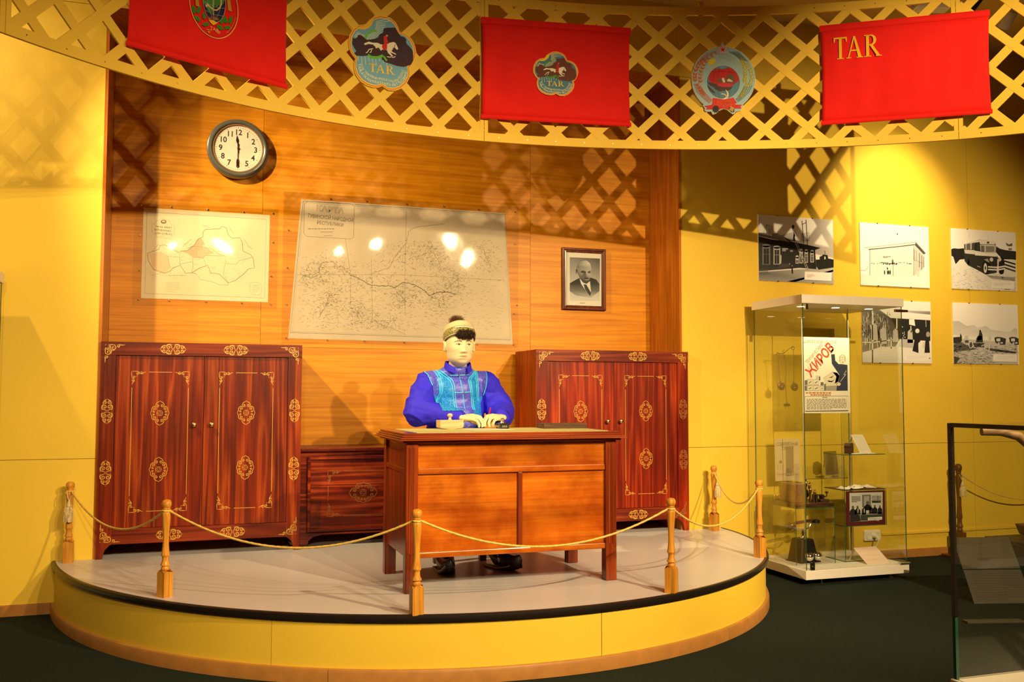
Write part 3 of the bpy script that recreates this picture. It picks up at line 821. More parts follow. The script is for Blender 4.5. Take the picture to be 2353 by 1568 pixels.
P.build('yellow_lettering', fn, fl)
O, U, L = (-0.3435, 4.4877), (0.885, 0.4655), 0.8316
fl, fn = flag('red_flag', 'red flag with an oval crest of globe, wreath and sun, cut by the top edge', 0, 0, O, U, L)
P = Pr((2353, 1307), [(0.2164, 3.154), (0.6283, 3.2829), (0.6327, 3.06), (0.2213, 2.9458)])
cu_, cv_ = 0.418, 3.19
P.ring(cu_, cv_, 0.128, 0.162, 0.0045, (0.90, 0.45, 0.10), z=False, n=64)
P.ring(cu_, cv_, 0.1225, 0.155, 0.0012, (0.30, 0.01, 0.01), z=False, n=64)
P.ell(cu_, cv_ + 0.02, 0.060, 0.104, (0.01, 0.012, 0.06), z=False, n=40)
P.up()
P.poly([(820, 0), (850, 90), (930, 200), (1000, 330), (1100, 420), (1130, 330), (1180, 240), (1200, 150), (1260, 240), (1330, 160), (1400, 190), (1480, 100), (1470, 0)], (0.06, 0.24, 0.04))
P.poly([(cu_ - 0.045, cv_ + 0.05), (cu_ + 0.04, cv_ + 0.06), (cu_ + 0.03, cv_ + 0.11), (cu_ - 0.03, cv_ + 0.11)], (0.06, 0.24, 0.04), z=False)
P.up()
P.ring(cu_, cv_ + 0.02, 0.060, 0.104, 0.002, (0.62, 0.45, 0.42), z=False, n=48)
for k in (-0.035, 0.0, 0.035):
    P.line([(cu_ + k * (1 - t * t), cv_ + 0.02 + 0.1 * t) for t in np.linspace(-1, 1, 13)], 0.0011, (0.5, 0.5, 0.55), z=False)
for k in (-0.06, -0.02, 0.02, 0.06):
    hw = 0.058 * math.sqrt(max(0, 1 - (k / 0.104) ** 2))
    P.line([(cu_ - hw, cv_ + 0.02 + k), (cu_, cv_ + 0.012 + k), (cu_ + hw, cv_ + 0.02 + k)], 0.0011, (0.5, 0.5, 0.55), z=False)
P.up()
P.line([(1390, 0), (1400, 130), (1350, 250), (1260, 320), (1160, 300), (1060, 220), (970, 110)], 0.007, (0.72, 0.55, 0.22))
P.line([(1155, 0), (1150, 470)], 0.0032, (0.75, 0.6, 0.35))
P.ell(960, 185, 40, 40, (0.8, 0.5, 0.3))
def leaf(x, y, l, wd_, a, c_):
    ca, sa2 = math.cos(a), math.sin(a)
    pts = [(0, 0), (l * .25, wd_), (l * .45, wd_ * .75), (l * .65, wd_ * .95), (l, 0), (l * .65, -wd_ * .95), (l * .45, -wd_ * .75), (l * .25, -wd_)]
    P.poly([(x + p * ca - q * sa2, y + p * sa2 + q * ca) for p, q in pts], c_)
    P.line([(x, y), (x + l * .8 * ca, y + l * .8 * sa2)], 0.0008, (0.01, 0.09, 0.01), up=True)
for x, y, l, wd_, a in ((600, 420, 260, 60, -1.75), (680, 420, 260, 60, -1.2), (760, 620, 220, 60, -2.5), (900, 600, 230, 55, -1.75), (760, 660, 230, 50, -2.3), (1050, 720, 240, 60, 2.95), (1250, 770, 260, 60, 0.55), (1380, 740, 200, 55, -1.2), (1560, 720, 250, 60, -1.9), (1650, 730, 250, 60, -1.35), (1480, 830, 220, 60, 0.1)):
    leaf(x, y, l, wd_, a, (0.03, 0.26, 0.015))
for x, y in ((650, 30), (1620, 170)):
    P.poly([(x - 60, y - 250), (x + 30, y - 250), (x + 90, y + 200), (x - 20, y + 160)], (0.55, 0.32, 0.02))
P.poly([(1010, 615), (1120, 610), (1290, 700), (1160, 775), (1090, 720)], (0.92, 0.50, 0.02), up=True)
for k in range(9):
    a = -2.6 + k * 0.28
    P.line([(1150 + 90 * math.cos(a), 640 + 60 * math.sin(a)), (1150 + 190 * math.cos(a), 640 + 140 * math.sin(a))], 0.002, (0.85, 0.25, 0.01))
ut, vt = P.T((1050, 880)); ux, _v = P.T((1220, 900))
P.text('TAR', ut, vt - 0.003, 0.018, (0.9, 0.35, 0.12), ang=-0.05, bold=0.015)
for x0, x1, y in ((955, 1110, 900), (985, 1060, 945), (1000, 1040, 975)):
    P.line([(x0, y), (x1, y + 25)], 0.003, (0.80, 0.42, 0.05))
for k in range(4):
    P.line([(1210 + k * 18, 950 - k * 14), (1320 + k * 18, 1035 - k * 14)], 0.0022, (0.80, 0.42, 0.06))
for k in range(18):
    t = -0.95 + k * 0.045
    P.line([(cu_ + 0.113 * math.cos(t), cv_ + 0.143 * math.sin(t)), (cu_ + 0.117 * math.cos(t), cv_ + 0.148 * math.sin(t))], 0.003, (0.85, 0.25, 0.08), z=False)
P.build('printed_crest', fn, fl)
# round star emblem
O2, U2 = (2.9157, 4.7628), (0.9367, -0.35)
f2 = vframe(O2, U2)
P = Pr((1481, 1568), [(-0.2123, 3.4143), (0.225, 3.4092), (0.2188, 2.9363), (-0.2164, 2.9401)])
em2 = thing('round_emblem', 'round pale blue emblem board with red globe, wheat ears, star and TAR ribbon', 'emblem', f2(0, 3.0, 0))
lo2 = lambda u, v, w_: tuple(Vector(f2(u, v, w_)) - Vector(em2.location))
arc = lambda a0, a1, n, rx=638, ry=648: [(715 + rx * math.cos(math.radians(a0 + (a1 - a0) * i / n)), 802 + ry * math.sin(math.radians(a0 + (a1 - a0) * i / n))) for i in range(n + 1)]
OUT2 = [(700, 55), (738, 150)] + arc(-84, 52, 24) + [(1112, 1310), (1108, 1345), (1080, 1390), (1062, 1440), (965, 1450), (945, 1490), (900, 1505), (850, 1470), (780, 1415), (715, 1398), (640, 1430), (570, 1490), (500, 1512), (472, 1450), (370, 1455), (335, 1425), (345, 1385), (300, 1335), (330, 1302)] + arc(128, 264, 24) + [(662, 150)]
B().prism([P.T(p) for p in OUT2], lo2, -0.004, 0.004).build('board', MT['paperw'], em2)
PALE = (0.36, 0.56, 0.62)
P.poly([(715 + (x - 715) * 0.995, 800 + (y - 800) * 0.995) for x, y in OUT2], PALE)
P.up()
star = lambda cx, cy, r: [(cx + (r if i % 2 == 0 else r * 0.42) * math.sin(i * PI / 5), cy - (r if i % 2 == 0 else r * 0.42) * math.cos(i * PI / 5)) for i in range(10)]
P.poly(star(702, 215, 128), (0.25, 0.01, 0.02)); P.poly(star(702, 215, 116), (0.85, 0.55, 0.5), up=True); P.poly(star(702, 215, 62), (0.65, 0.01, 0.01), up=True)
for k, (r0, a0, a1) in enumerate(((455, -95, -5), (395, -95, -10))):          # faint arc lettering
    pts = [(650 + r0 * math.cos(math.radians(a)), 790 + r0 * math.sin(math.radians(a))) for a in np.linspace(a0, a1, 16)]
    ptext(P, pts, 'PYGY TELEGEJNIŊ PROLETARLARЬ' if k == 0 else 'TARLATKAN ARATTARЬ KATTЬZЬŊAR', 0.013, (0.36, 0.45, 0.25), bold=0.0)
P.ell(480, 455, 85, 50, (0.85, 0.65, 0.02), rot=-0.5, up=True)
for k in range(12):
    a = 0.3 + k * 0.17
    P.line([(480 + 70 * math.cos(a), 470 + 50 * math.sin(a)), (480 + 150 * math.cos(a), 470 + 130 * math.sin(a))], 0.0015, (0.65, 0.65, 0.30))
P.up()
P.ell(715, 868, 326, 326, (0.05, 0.02, 0.02), n=48); P.ell(715, 868, 320, 320, (0.10, 0.26, 0.36), n=48, up=True)
P.poly([(430, 730), (470, 650), (540, 600), (620, 590), (690, 610), (770, 590), (810, 565), (900, 610), (970, 680), (1015, 760), (1025, 840), (980, 870), (920, 920), (840, 960), (720, 965), (600, 940), (560, 890), (500, 890), (450, 860), (415, 820)], (0.55, 0.012, 0.008), up=True)
P.poly([(640, 560), (700, 548), (770, 555), (720, 595), (660, 590)], (0.15, 0.33, 0.50))
P.poly([(400, 850), (470, 880), (560, 895), (610, 945), (700, 965), (840, 965), (900, 940), (870, 1000), (790, 1050), (700, 1040), (640, 1060), (560, 1010), (500, 960), (430, 920)], (0.09, 0.05, 0.05), up=True)
P.poly([(395, 920), (450, 980), (520, 1040), (560, 1100), (480, 1070), (415, 990)], (0.09, 0.05, 0.05))
P.poly([(580, 830), (620, 790), (700, 775), (760, 800), (780, 740), (830, 700), (900, 710), (945, 770), (960, 850), (900, 890), (780, 885), (640, 880)], (0.17, 0.085, 0.06), up=True)
P.poly([(580, 895), (700, 885), (850, 895), (900, 920), (830, 955), (720, 962), (620, 940)], (0.65, 0.03, 0.05))
for L in ([(560, 610), (520, 740), (500, 850)], [(640, 600), (610, 700), (600, 780)], [(800, 600), (830, 660), (840, 700)], [(470, 660), (600, 655), (800, 660), (950, 690)], [(590, 960), (610, 1100), (640, 1170)], [(850, 970), (840, 1100), (800, 1170)]):
    P.line(L, 0.0018, (0.09, 0.015, 0.015), up=False)
P.up()
P.poly([(680, 790), (720, 780), (745, 830), (750, 870), (715, 880), (690, 840)], (0.75, 0.62, 0.42)); P.poly([(780, 830), (820, 795), (880, 830), (905, 860), (800, 855)], (0.75, 0.62, 0.42))
sick = [(750, 1012), (800, 1050), (822, 1110), (812, 1170), (770, 1210), (700, 1215), (665, 1200), (720, 1195), (770, 1160), (785, 1110), (775, 1060)]
P.poly(sick, (0.85, 0.75, 0.55), up=True)
P.line([(670, 1100), (740, 1110), (790, 1165)], 0.006, (0.80, 0.66, 0.45))
def ear(pts, n, l, wd_, c1, c2):
    V2 = [Vector(p) for p in pts]
    for k in range(n):
        t = k / (n - 1) * (len(V2) - 1); i = min(int(t), len(V2) - 2)
        p = V2[i].lerp(V2[i + 1], t - i); d = (V2[i + 1] - V2[i]).normalized()
        for sgn in (-1, 1):
            e = Vector((d.x * math.cos(.55 * sgn) - d.y * math.sin(.55 * sgn), d.x * math.sin(.55 * sgn) + d.y * math.cos(.55 * sgn)))
            nn = Vector((-e.y, e.x)) * wd_
            q = p + e * (l * .45)
            P.poly([tuple(p), tuple(q + nn), tuple(p + e * l), tuple(q - nn)], c1)
            q2 = p + e * (l * .5)
            P.line([tuple(p + e * l * .2), tuple(p + e * l * .85)], 0.0025, c2)
P.up()
ear([(155, 860), (140, 760), (160, 620), (220, 520), (300, 440)], 8, 90, 20, (0.75, 0.12, 0.005), (0.9, 0.5, 0.05))
ear([(262, 880), (250, 760), (270, 640), (320, 520), (400, 400), (540, 300)], 10, 78, 17, (0.75, 0.12, 0.005), (0.9, 0.5, 0.05))
ear([(340, 1140), (280, 1060), (215, 940)], 5, 80, 16, (0.75, 0.12, 0.005), (0.9, 0.5, 0.05))
ear([(1130, 880), (1150, 780), (1150, 640)], 6, 75, 18, (0.70, 0.62, 0.03), (0.06, 0.07, 0.02))
ear([(1150, 580), (1110, 500), (1080, 420)], 5, 70, 18, (0.70, 0.62, 0.03), (0.06, 0.07, 0.02))
ear([(1235, 930), (1280, 800), (1265, 660), (1200, 520)], 8, 75, 18, (0.70, 0.62, 0.03), (0.06, 0.07, 0.02))
ear([(1045, 1190), (1110, 1080), (1175, 930)], 7, 70, 17, (0.70, 0.62, 0.03), (0.06, 0.07, 0.02))
for k in range(5):
    P.line([(830 + k * 40, 258 - k * 2), (960 + k * 30, 330), (1060 + k * 34, 420 + k * 8)], 0.0025, (0.03, 0.06, 0.05))
    P.line([(600 - k * 45, 240 + k * 6), (430 - k * 40, 330 + k * 12), (330 - k * 34, 420 + k * 20)], 0.002, (0.5, 0.10, 0.08))
    P.line([(130 + k * 30, 900 + k * 10), (200 + k * 34, 1070), (330 + k * 36, 1200 + k * 4), (440 + k * 16, 1290 - k * 16)], 0.0028, (0.62, 0.16, 0.10))
    P.line([(1290 - k * 40, 930 + k * 6), (1220 - k * 36, 1070), (1100 - k * 30, 1190 + k * 3), (1000 - k * 12, 1270 - k * 16)], 0.0025, (0.03, 0.08, 0.10))
P.up()
P.poly([(330, 1345), (480, 1320), (520, 1330), (640, 1350), (715, 1370), (850, 1350), (940, 1315), (1095, 1320), (1050, 1360), (1080, 1395), (940, 1395), (880, 1440), (715, 1390), (560, 1440), (500, 1410), (365, 1415), (390, 1380)], (0.62, 0.02, 0.01))
P.poly([(505, 1180), (560, 1190), (715, 1215), (860, 1190), (905, 1170), (985, 1280), (930, 1320), (850, 1355), (715, 1365), (580, 1345), (490, 1320)], (0.72, 0.03, 0.015), up=True)
tar(P, lambda x, y: P.T((540 + x * 155, 1330 - 40 * math.sin(x / 2.3 * PI) * 0 - y * 105 + 26 * math.sin(x / 2.3 * PI) - 12 * (x / 2.3))), (0.90, 0.60, 0.06))
P.ell(560, 1405, 58, 62, (0.02, 0.02, 0.015), up=True)
for k in range(10):
    a = k * PI / 5
    P.line([(560 + 50 * math.cos(a), 1405 + 54 * math.sin(a)), (560 + 72 * math.cos(a), 1405 + 78 * math.sin(a))], 0.006, (0.02, 0.02, 0.015))
P.poly([(830, 1360), (910, 1385), (940, 1380), (925, 1470), (880, 1470), (820, 1420)], (0.02, 0.015, 0.012))
for k in range(4):
    P.line([(830 + k * 8, 1415 - k * 20), (905 + k * 8, 1455 - k * 20)], 0.0035, (0.85, 0.55, 0.12), up=(k == 0))
P.build('printed_face', lambda u, v, w_: lo2(u, v, w_ + 0.004), em2)

# ------------------------------------------------------------------ gold scroll ornaments
def spiral(cx, cy, r, a0, turns, n=22, k=0.12):
    return [(cx + r * (1 - (1 - k) * i / n) * math.cos(a0 + turns * 2 * PI * i / n), cy + r * (1 - (1 - k) * i / n) * math.sin(a0 + turns * 2 * PI * i / n)) for i in range(n + 1)]
def ribbon(lines, wdt):
    bd = B()
    for L in lines:
        P_ = [Vector(p) for p in L]; vs = []
        for i, p in enumerate(P_):
            d = P_[min(i + 1, len(P_) - 1)] - P_[max(i - 1, 0)]
            if d.length < 1e-9: d = Vector((1, 0))
            t = min(1.0, 0.45 + 3.0 * min(i, len(P_) - 1 - i) / len(P_))
            n = Vector((-d.y, d.x)).normalized() * (wdt / 2 * t)
            vs += [(p.x + n.x, -0.0009, p.y + n.y), (p.x - n.x, -0.0009, p.y - n.y), (p.x + n.x, 0.0002, p.y + n.y), (p.x - n.x, 0.0002, p.y - n.y)]
        fs = []
        for i in range(len(P_) - 1):
            a = 4 * i
            fs += [(a, a + 4, a + 5, a + 1), (a, a + 2, a + 6, a + 4), (a + 1, a + 5, a + 7, a + 3)]
        bd.add(vs, fs)
    return bd
def mir(lines, fx, fy):
    out = []
    for sx in ((1, -1) if fx else (1,)):
        for sy in ((1, -1) if fy else (1,)):
            out += [[(x * sx, y * sy) for x, y in L] for L in lines]
    return out
def diag(lines):
    return lines + [[(y, x) for x, y in L] for L in lines]
q_med = [[(0, .076), (.006, .070), (.015, .066), (.022, .058), (.025, .048), (.023, .041)], [(.023, .041), (.032, .042), (.041, .037), (.046, .028), (.046, .017), (.050, .008), (.054, 0)],
         spiral(.0135, .047, .0105, 0.2, -1.25), spiral(.031, .028, .0105, 1.2, 1.3), spiral(.0335, .0095, .007, 1.6, -1.1), [(.0, .018), (.006, .012), (.012, .016)], [(.018, 0), (.012, .006), (.016, .010)], [(0, .010), (.008, .0), ]]
MED = ribbon(mir(q_med, True, True), 0.0034)
q_edge = [spiral(.026, .0135, .0145, 2.4, -1.35), spiral(.052, .011, .0115, 2.6, -1.3), [(.010, .030), (.020, .0305), (.032, .029), (.042, .022)], [(.042, .022), (.052, .0235), (.062, .018), (.068, .009), (.072, .002)],
          [(.006, .004), (.010, .014), (.013, .024), (.010, .030)], [(.002, .007), (.005, .0)], [(.005, .030), (.005, .026)]]
EDG = ribbon(mir(q_edge, True, True) + [[(.0755, 0), (.0795, 0)], [(-.0755, 0), (-.0795, 0)]], 0.0045)
q_cor = [spiral(.048, -.020, .017, 2.0, -1.35), spiral(.075, -.011, .010, 2.2, -1.2), [(.018, -.004), (.030, -.002), (.045, -.0025), (.058, -.004)], [(.066, -.004), (.082, -.001), (.095, -.004), (.112, -.002)],
         spiral(.026, -.014, .009, 3.4, 1.1), [(.020, -.030), (.032, -.034), (.044, -.037), (.058, -.034)], [(.0, -.004), (.004, -.008)]]
COR = ribbon([[(x, y) for x, y in L] for L in q_cor] + [[(-y, -x) for x, y in L] for L in q_cor], 0.0048)
q_dc = [[(.0, -.0), (.020, 0), (.036, -.001), (.047, -.006), (.050, -.016)], spiral(.037, -.013, .010, 1.4, -1.25), spiral(.060, -.010, .009, 2.4, -1.2), [(.050, -.016), (.062, -.018), (.072, -.012), (.078, -.006), (.090, -.004)], [(.034, -.020), (.034, -.034), (.024, -.034)]]
DCO = ribbon([[(x, y) for x, y in L] for L in q_dc] + [[(-y, -x) for x, y in L] for L in q_dc], 0.0036)
_protos = {}
def ornament(bd, key, mat, parent, x, z, y=-0.0, sx=1, sz=1, rot=0.0, k=1.0):
    kk = (key, mat.name)
    if kk not in _protos:
        o = bd.build('gold_ornament', mat, parent, fix=False)
        _protos[kk] = o
    else:
        o = dup(_protos[kk], parent)
    o.location = (x, y, z); o.rotation_euler = (0, rot, 0); o.scale = (sx * k, 1, sz * k)
    return o
def goldline(parent, x0, z0, x1, z1, y, mat):
    h = 0.0015
    b_ = B().box(min(x0, x1) - (h if x0 == x1 else 0), max(x0, x1) + (h if x0 == x1 else 0), y - 0.0009, y + 0.0002, min(z0, z1) - (h if z0 == z1 else 0), max(z0, z1) + (h if z0 == z1 else 0))
    return b_.build('gold_line', mat, parent)

# ------------------------------------------------------------------ painted cabinets
def cabinet(label, loc, mz, mx, body_w, fade):
    W, H, S, TR = 1.193, 1.306, 0.085, 0.080
    c = thing('painted_cabinet', label, 'cabinet', loc, 0, 'painted two-door cabinets')
    bd = B()
    bd.box(0.004, 0.022, 0.028, 0.46, 0.085, H); bd.box(body_w - 0.018, body_w, 0.028, 0.46, 0.085, H)
    bd.box(0.022, body_w - 0.018, 0.44, 0.46, 0.085, H); bd.box(0.022, body_w - 0.018, 0.028, 0.44, H - 0.02, H); bd.box(0.022, body_w - 0.018, 0.028, 0.44, 0.085, 0.105)
    bd.box(0.01, 0.06, 0.40, 0.46, 0, 0.085); bd.box(body_w - 0.06, body_w - 0.01, 0.40, 0.46, 0, 0.085)
    bd.build('carcass', mz, c)
    foot = [(0, 0), (0.036, 0), (0.038, 0.022), (0.050, 0.055), (0.072, 0.078), (S, 0.086), (S, H - TR), (0, H - TR)]
    for flip in (False, True):
        pts = [((W - u) if flip else u, v) for u, v in foot]
        st = B().prism(pts, lambda u, v, w_: (u, w_, v), 0, 0.028).build('frame_stile', mz, c)
        for zz in (0.885, 0.515):
            ornament(EDG, 'edge', MT['goldfaded'] if (fade and flip) else MT['gold'], st, (W - S / 2) if flip else S / 2, zz, rot=PI / 2)
    tr2 = B().box(0, W, -0.004, 0.028, H - TR, H).build('frame_rail', mx, c)
    br = B().box(S, W - S, 0.001, 0.027, 0.086, 0.176).build('frame_rail', mx, c)
    for xx in (0.41, W - 0.41):
        ornament(EDG, 'edge', MT['gold'], tr2, xx, H - 0.040, y=-0.004)
        ornament(EDG, 'edge', MT['gold'], br, xx, 0.131, y=0.001)
    ornament(COR, 'corner', MT['gold'], tr2, 0.022, H - 0.016, y=-0.0042)
    ornament(COR, 'corner', MT['gold'], tr2, W - 0.022, H - 0.016, y=-0.0042, sx=-1)
    ornament(COR, 'corner', MT['gold'], br, 0.020, 0.098, y=-0.0002, sz=-1)
    ornament(COR, 'corner', MT['goldfaded'] if fade else MT['gold'], br, W - 0.020, 0.098, y=-0.0002, sx=-1, sz=-1)
    xm = W / 2
    for flip in (False, True):
        x0, x1 = (S + 0.002, xm - 0.0015) if not flip else (xm + 0.0015, W - S - 0.002)
        d = B().box(x0, x1, 0.010, 0.030, 0.178, H - TR - 0.002).build('door', mz, c)
        cx = (x0 + x1) / 2; hw = 0.166; za, zb = 0.272, 1.128; y = 0.010
        for zz in (0.872, 0.528):
            ornament(MED, 'medallion', MT['gold'], d, cx, zz, y=y)
        for sx in (1, -1):
            for sz in (1, -1):
                ornament(DCO, 'doorcorner', MT['gold'], d, cx - sx * hw, zb if sz == 1 else za, y=y, sx=sx, sz=sz, k=0.92)
            goldline(d, cx - sx * (hw - 0.003), za + 0.10, cx - sx * (hw - 0.003), zb - 0.10, y, MT['gold'])
        goldline(d, cx - 0.066, za + 0.004, cx + 0.066, za + 0.004, y, MT['gold'])
        goldline(d, cx - 0.066, zb - 0.004, cx + 0.066, zb - 0.004, y, MT['gold'])
        kx = xm - 0.055 if not flip else xm + 0.048
        B().lathe([(0.006, 0), (0.006, 0.012), (0.012, 0.018), (0.0155, 0.026), (0.013, 0.034), (0.006, 0.038)], n=16, M=Matrix.Translation((kx, y, 0.80)) @ Matrix.Rotation(PI / 2, 4, 'X')).build('knob', MT['brass'], d, smooth=True)
    return c
cabinet('dark red cabinet with gold scrolls beneath the small map and clock', (-0.572, 6.128, PZ), MT['cab'], MT['cabx'], 1.189, False)
cabinet('cherry red cabinet with gold scrolls behind the desk, below the framed portrait', (2.222, 6.120, PZ), MT['cab2'], MT['cab2x'], 1.146, True)

# ------------------------------------------------------------------ low chest between the cabinets
ch = thing('low_chest', 'low crimson chest with framed panels standing between the two cabinets', 'chest', (0.632, 6.22, PZ))
CW, CH = 1.575, 0.636
B().box(0, CW, 0.02, 0.40, 0.075, CH - 0.022).build('carcass', MT['chest'], ch)
B().box(-0.002, CW + 0.002, -0.006, 0.412, CH - 0.022, CH).build('lid', MT['cabx'], ch, bevel=0.004)
foot = [(0, 0), (0.05, 0), (0.055, 0.035), (0.085, 0.06), (0.14, 0.074), (CW - 0.14, 0.074), (CW - 0.085, 0.06), (CW - 0.055, 0.035), (CW - 0.05, 0), (CW, 0), (CW, 0.085), (0, 0.085)]
B().prism(foot, lambda u, v, w_: (u, w_, v), 0.004, 0.03).build('plinth', MT['chest'], ch)
for x0, x1 in ((0.065, CW / 2 - 0.03), (CW / 2 + 0.03, CW - 0.065)):
    z0, z1 = 0.115, CH - 0.075
    p = B().box(x0, x1, 0.012, 0.02, z0, z1).build('front_panel', MT['chest'], ch)
    for q in ((x0 - 0.012, x1 + 0.012, z1, z1 + 0.022), (x0 - 0.012, x1 + 0.012, z0 - 0.022, z0), (x0 - 0.022, x0, z0 - 0.022, z1 + 0.022), (x1, x1 + 0.022, z0 - 0.022, z1 + 0.022)):
        B().box(q[0], q[1], -0.004, 0.02, q[2], q[3]).build('moulding', MT['chest'], p, bevel=0.006)
    cx, cz = (x0 + x1) / 2, (z0 + z1) / 2
    ornament(MED, 'medallion', MT['goldfaded'], p, cx, cz, y=0.012, rot=PI / 2, k=1.25)
    for sx in (1, -1):
        for sz in (1, -1):
            ornament(DCO, 'doorcorner', MT['goldfaded'], p, cx - sx * 0.235, cz + sz * 0.15, y=0.012, sx=sx, sz=sz)
        goldline(p, cx - sx * 0.232, cz - 0.05, cx - sx * 0.232, cz + 0.05, 0.012, MT['goldfaded'])
        goldline(p, cx - 0.13, cz + sx * 0.146, cx + 0.13, cz + sx * 0.146, 0.012, MT['goldfaded'])

# ------------------------------------------------------------------ desk
DX0, DX1, DY0, DY1, DZ = 0.985, 2.135, 4.612, 5.215, 1.103
dk = thing('writing_desk', 'varnished orange-brown writing desk with panelled front on the platform', 'desk', (1.56, 4.9, PZ))
off = Vector((1.56, 4.9, PZ))
def dbox(x0, x1, y0, y1, z0, z1, name, mat, bevel=0.0, parent=None):
    return B().box(x0 - off.x, x1 - off.x, y0 - off.y, y1 - off.y, z0 - off.z, z1 - off.z).build(name, mat, parent or dk, bevel=bevel)
for x in (DX0, DX1 - 0.062):
    for y in (DY0, DY1 - 0.062):
        lg = dbox(x, x + 0.062, y, y + 0.062, PZ, 1.052, 'leg', MT['deskz'], 0.004)
        if y == DY0:
            for k in range(2):
                dbox(x + 0.014 + k * 0.022, x + 0.024 + k * 0.022, y - 0.003, y + 0.002, 0.50, 1.03, 'reeding', MT['deskz'], 0.002, lg)
L0, L1 = DX0 + 0.062, DX1 - 0.062
fy = DY0 + 0.020
dbox(L0, L1, fy, fy + 0.02, 0.925, 1.052, 'apron_panel', MT['desk'])
xm = 1.592
dbox(L0, xm - 0.013, fy + 0.004, fy + 0.022, 0.505, 0.895, 'front_panel', MT['desk'])
dbox(xm + 0.013, L1, fy + 0.004, fy + 0.022, 0.505, 0.895, 'front_panel', MT['desk'])
dbox(L0, L1, fy - 0.012, fy + 0.02, 0.893, 0.925, 'rail', MT['desk'], 0.006)
dbox(L0, L1, fy - 0.012, fy + 0.02, 0.475, 0.505, 'rail', MT['desk'], 0.005)
dbox(xm - 0.013, xm + 0.013, fy - 0.010, fy + 0.02, 0.505, 0.893, 'stile', MT['deskz'], 0.004)
for x in (DX0 + 0.012, DX1 - 0.030):
    dbox(x, x + 0.018, DY0 + 0.062, DY1 - 0.062, 0.475, 1.052, 'side_panel', MT['deskz'])
    dbox(x - 0.008 if x < 1.5 else x + 0.012, x + 0.006 if x < 1.5 else x + 0.026, DY0 + 0.062, DY1 - 0.062, 0.895, 0.92, 'side_rail', MT['deskz'], 0.003)
# moulded top: stepped lips
tp = B()
def lip(o_, z0, z1):
    tp.box(DX0 - o_ - off.x, DX1 + o_ - off.x, DY0 - o_ - off.y, DY1 + o_ - off.y, z0 - off.z, z1 - off.z)
for o_, z0, z1 in ((0.020, 1.052, 1.064), (0.046, 1.064, 1.071), (0.036, 1.071, 1.080), (0.026, 1.080, 1.090), (0.018, 1.090, 1.101)):
    lip(o_, z0, z1)
tp.build('desktop', MT['deskx'], dk, bevel=0.003)
MT['baize'] = plain('pale_green_baize', (0.58, 0.55, 0.20), rough=0.85, var=0.05, vscale=30)
dbox(DX0 + 0.055, DX1 - 0.04, DY0 + 0.015, DY1 - 0.05, 1.1008, DZ, 'writing_cloth', MT['baize'])

# things on the desk
bl = thing('ink_blotter', 'pale wooden ink blotter with a turned knob on the desk by the right hand', 'blotter', (1.328, 5.065, DZ), 0.12)
arc_ = [(-0.068, 0.012)] + [(-0.068 + 0.136 * i / 14, 0.008 - 0.0078 * math.sin(PI * i / 14)) for i in range(15)] + [(0.068, 0.012)]
MT['beech'] = wood('pale_beech', (0.62, 0.42, 0.20), (0.74, 0.55, 0.30), (0.82, 0.65, 0.40), axis='X', scale=3, rough=0.5, coat=0.0, blotch=0.1)
B().prism(arc_, lambda u, v, w_: (u, w_, v), -0.03, 0.03).build('rocker', MT['beech'], bl)
B().box(-0.070, 0.070, -0.033, 0.033, 0.012, 0.050).build('top_plate', MT['beech'], bl, bevel=0.002)
B().lathe([(0.011, 0.050), (0.010, 0.054), (0.007, 0.060), (0.007, 0.064), (0.013, 0.070), (0.016, 0.076), (0.013, 0.083), (0.006, 0.087)], n=18).build('knob', MT['beech'], bl, smooth=True)
ik = thing('inkwell', 'faceted dark glass inkwell with pale stopper on the desk', 'inkwell', (1.625, 5.03, DZ), 0.25)
MT['darkglass'] = plain('dark_cut_glass', (0.03, 0.028, 0.025), rough=0.08, spec=0.9)
b_ = B().lathe([(0.036, 0.0), (0.040, 0.004), (0.040, 0.026), (0.036, 0.031), (0.018, 0.033)], n=4, M=Matrix.Rotation(PI / 4, 4, 'Z'))
b_.build('bottle', MT['darkglass'], ik, bevel=0.003)
fc = B()
for k in range(4):
    for j in range(3):
        fc.add([(-0.016 + j * 0.011, -0.0290, 0.006), (-0.008 + j * 0.011, -0.0290, 0.012), (-0.016 + j * 0.011, -0.0290, 0.022), (-0.020 + j * 0.011, -0.0290, 0.014)], [(0, 1, 2, 3)], M=Matrix.Rotation(k * PI / 2, 4, 'Z'))
fc.build('cut_facets', MT['steel'], ik)
B().lathe([(0.014, 0.032), (0.011, 0.040), (0.0075, 0.044), (0.0105, 0.050), (0.0105, 0.056), (0.005, 0.060)], n=14).build('stopper', MT['steel'], ik, smooth=True)
ab = thing('abacus', 'dark wooden counting abacus lying on the right side of the desk', 'abacus', (1.985, 5.03, DZ), -0.10)
MT['abwood'] = wood('dark_abacus_wood', (0.05, 0.024, 0.012), (0.12, 0.055, 0.025), (0.24, 0.12, 0.055), axis='X', scale=2, rough=0.45, coat=0.1)
AW, AD = 0.255, 0.165
for q in ((-AW / 2, AW / 2, -AD / 2, -AD / 2 + 0.012), (-AW / 2, AW / 2, AD / 2 - 0.012, AD / 2), (-AW / 2, -AW / 2 + 0.012, -AD / 2 + 0.012, AD / 2 - 0.012), (AW / 2 - 0.012, AW / 2, -AD / 2 + 0.012, AD / 2 - 0.012)):
    B().box(*q, 0, 0.028).build('frame_bar', MT['abwood'], ab, bevel=0.002)
B().box(-AW / 2 + 0.012, AW / 2 - 0.012, -AD / 2 + 0.012, AD / 2 - 0.012, 0.002, 0.006).build('back_board', MT['abwood'], ab)
bead0 = None
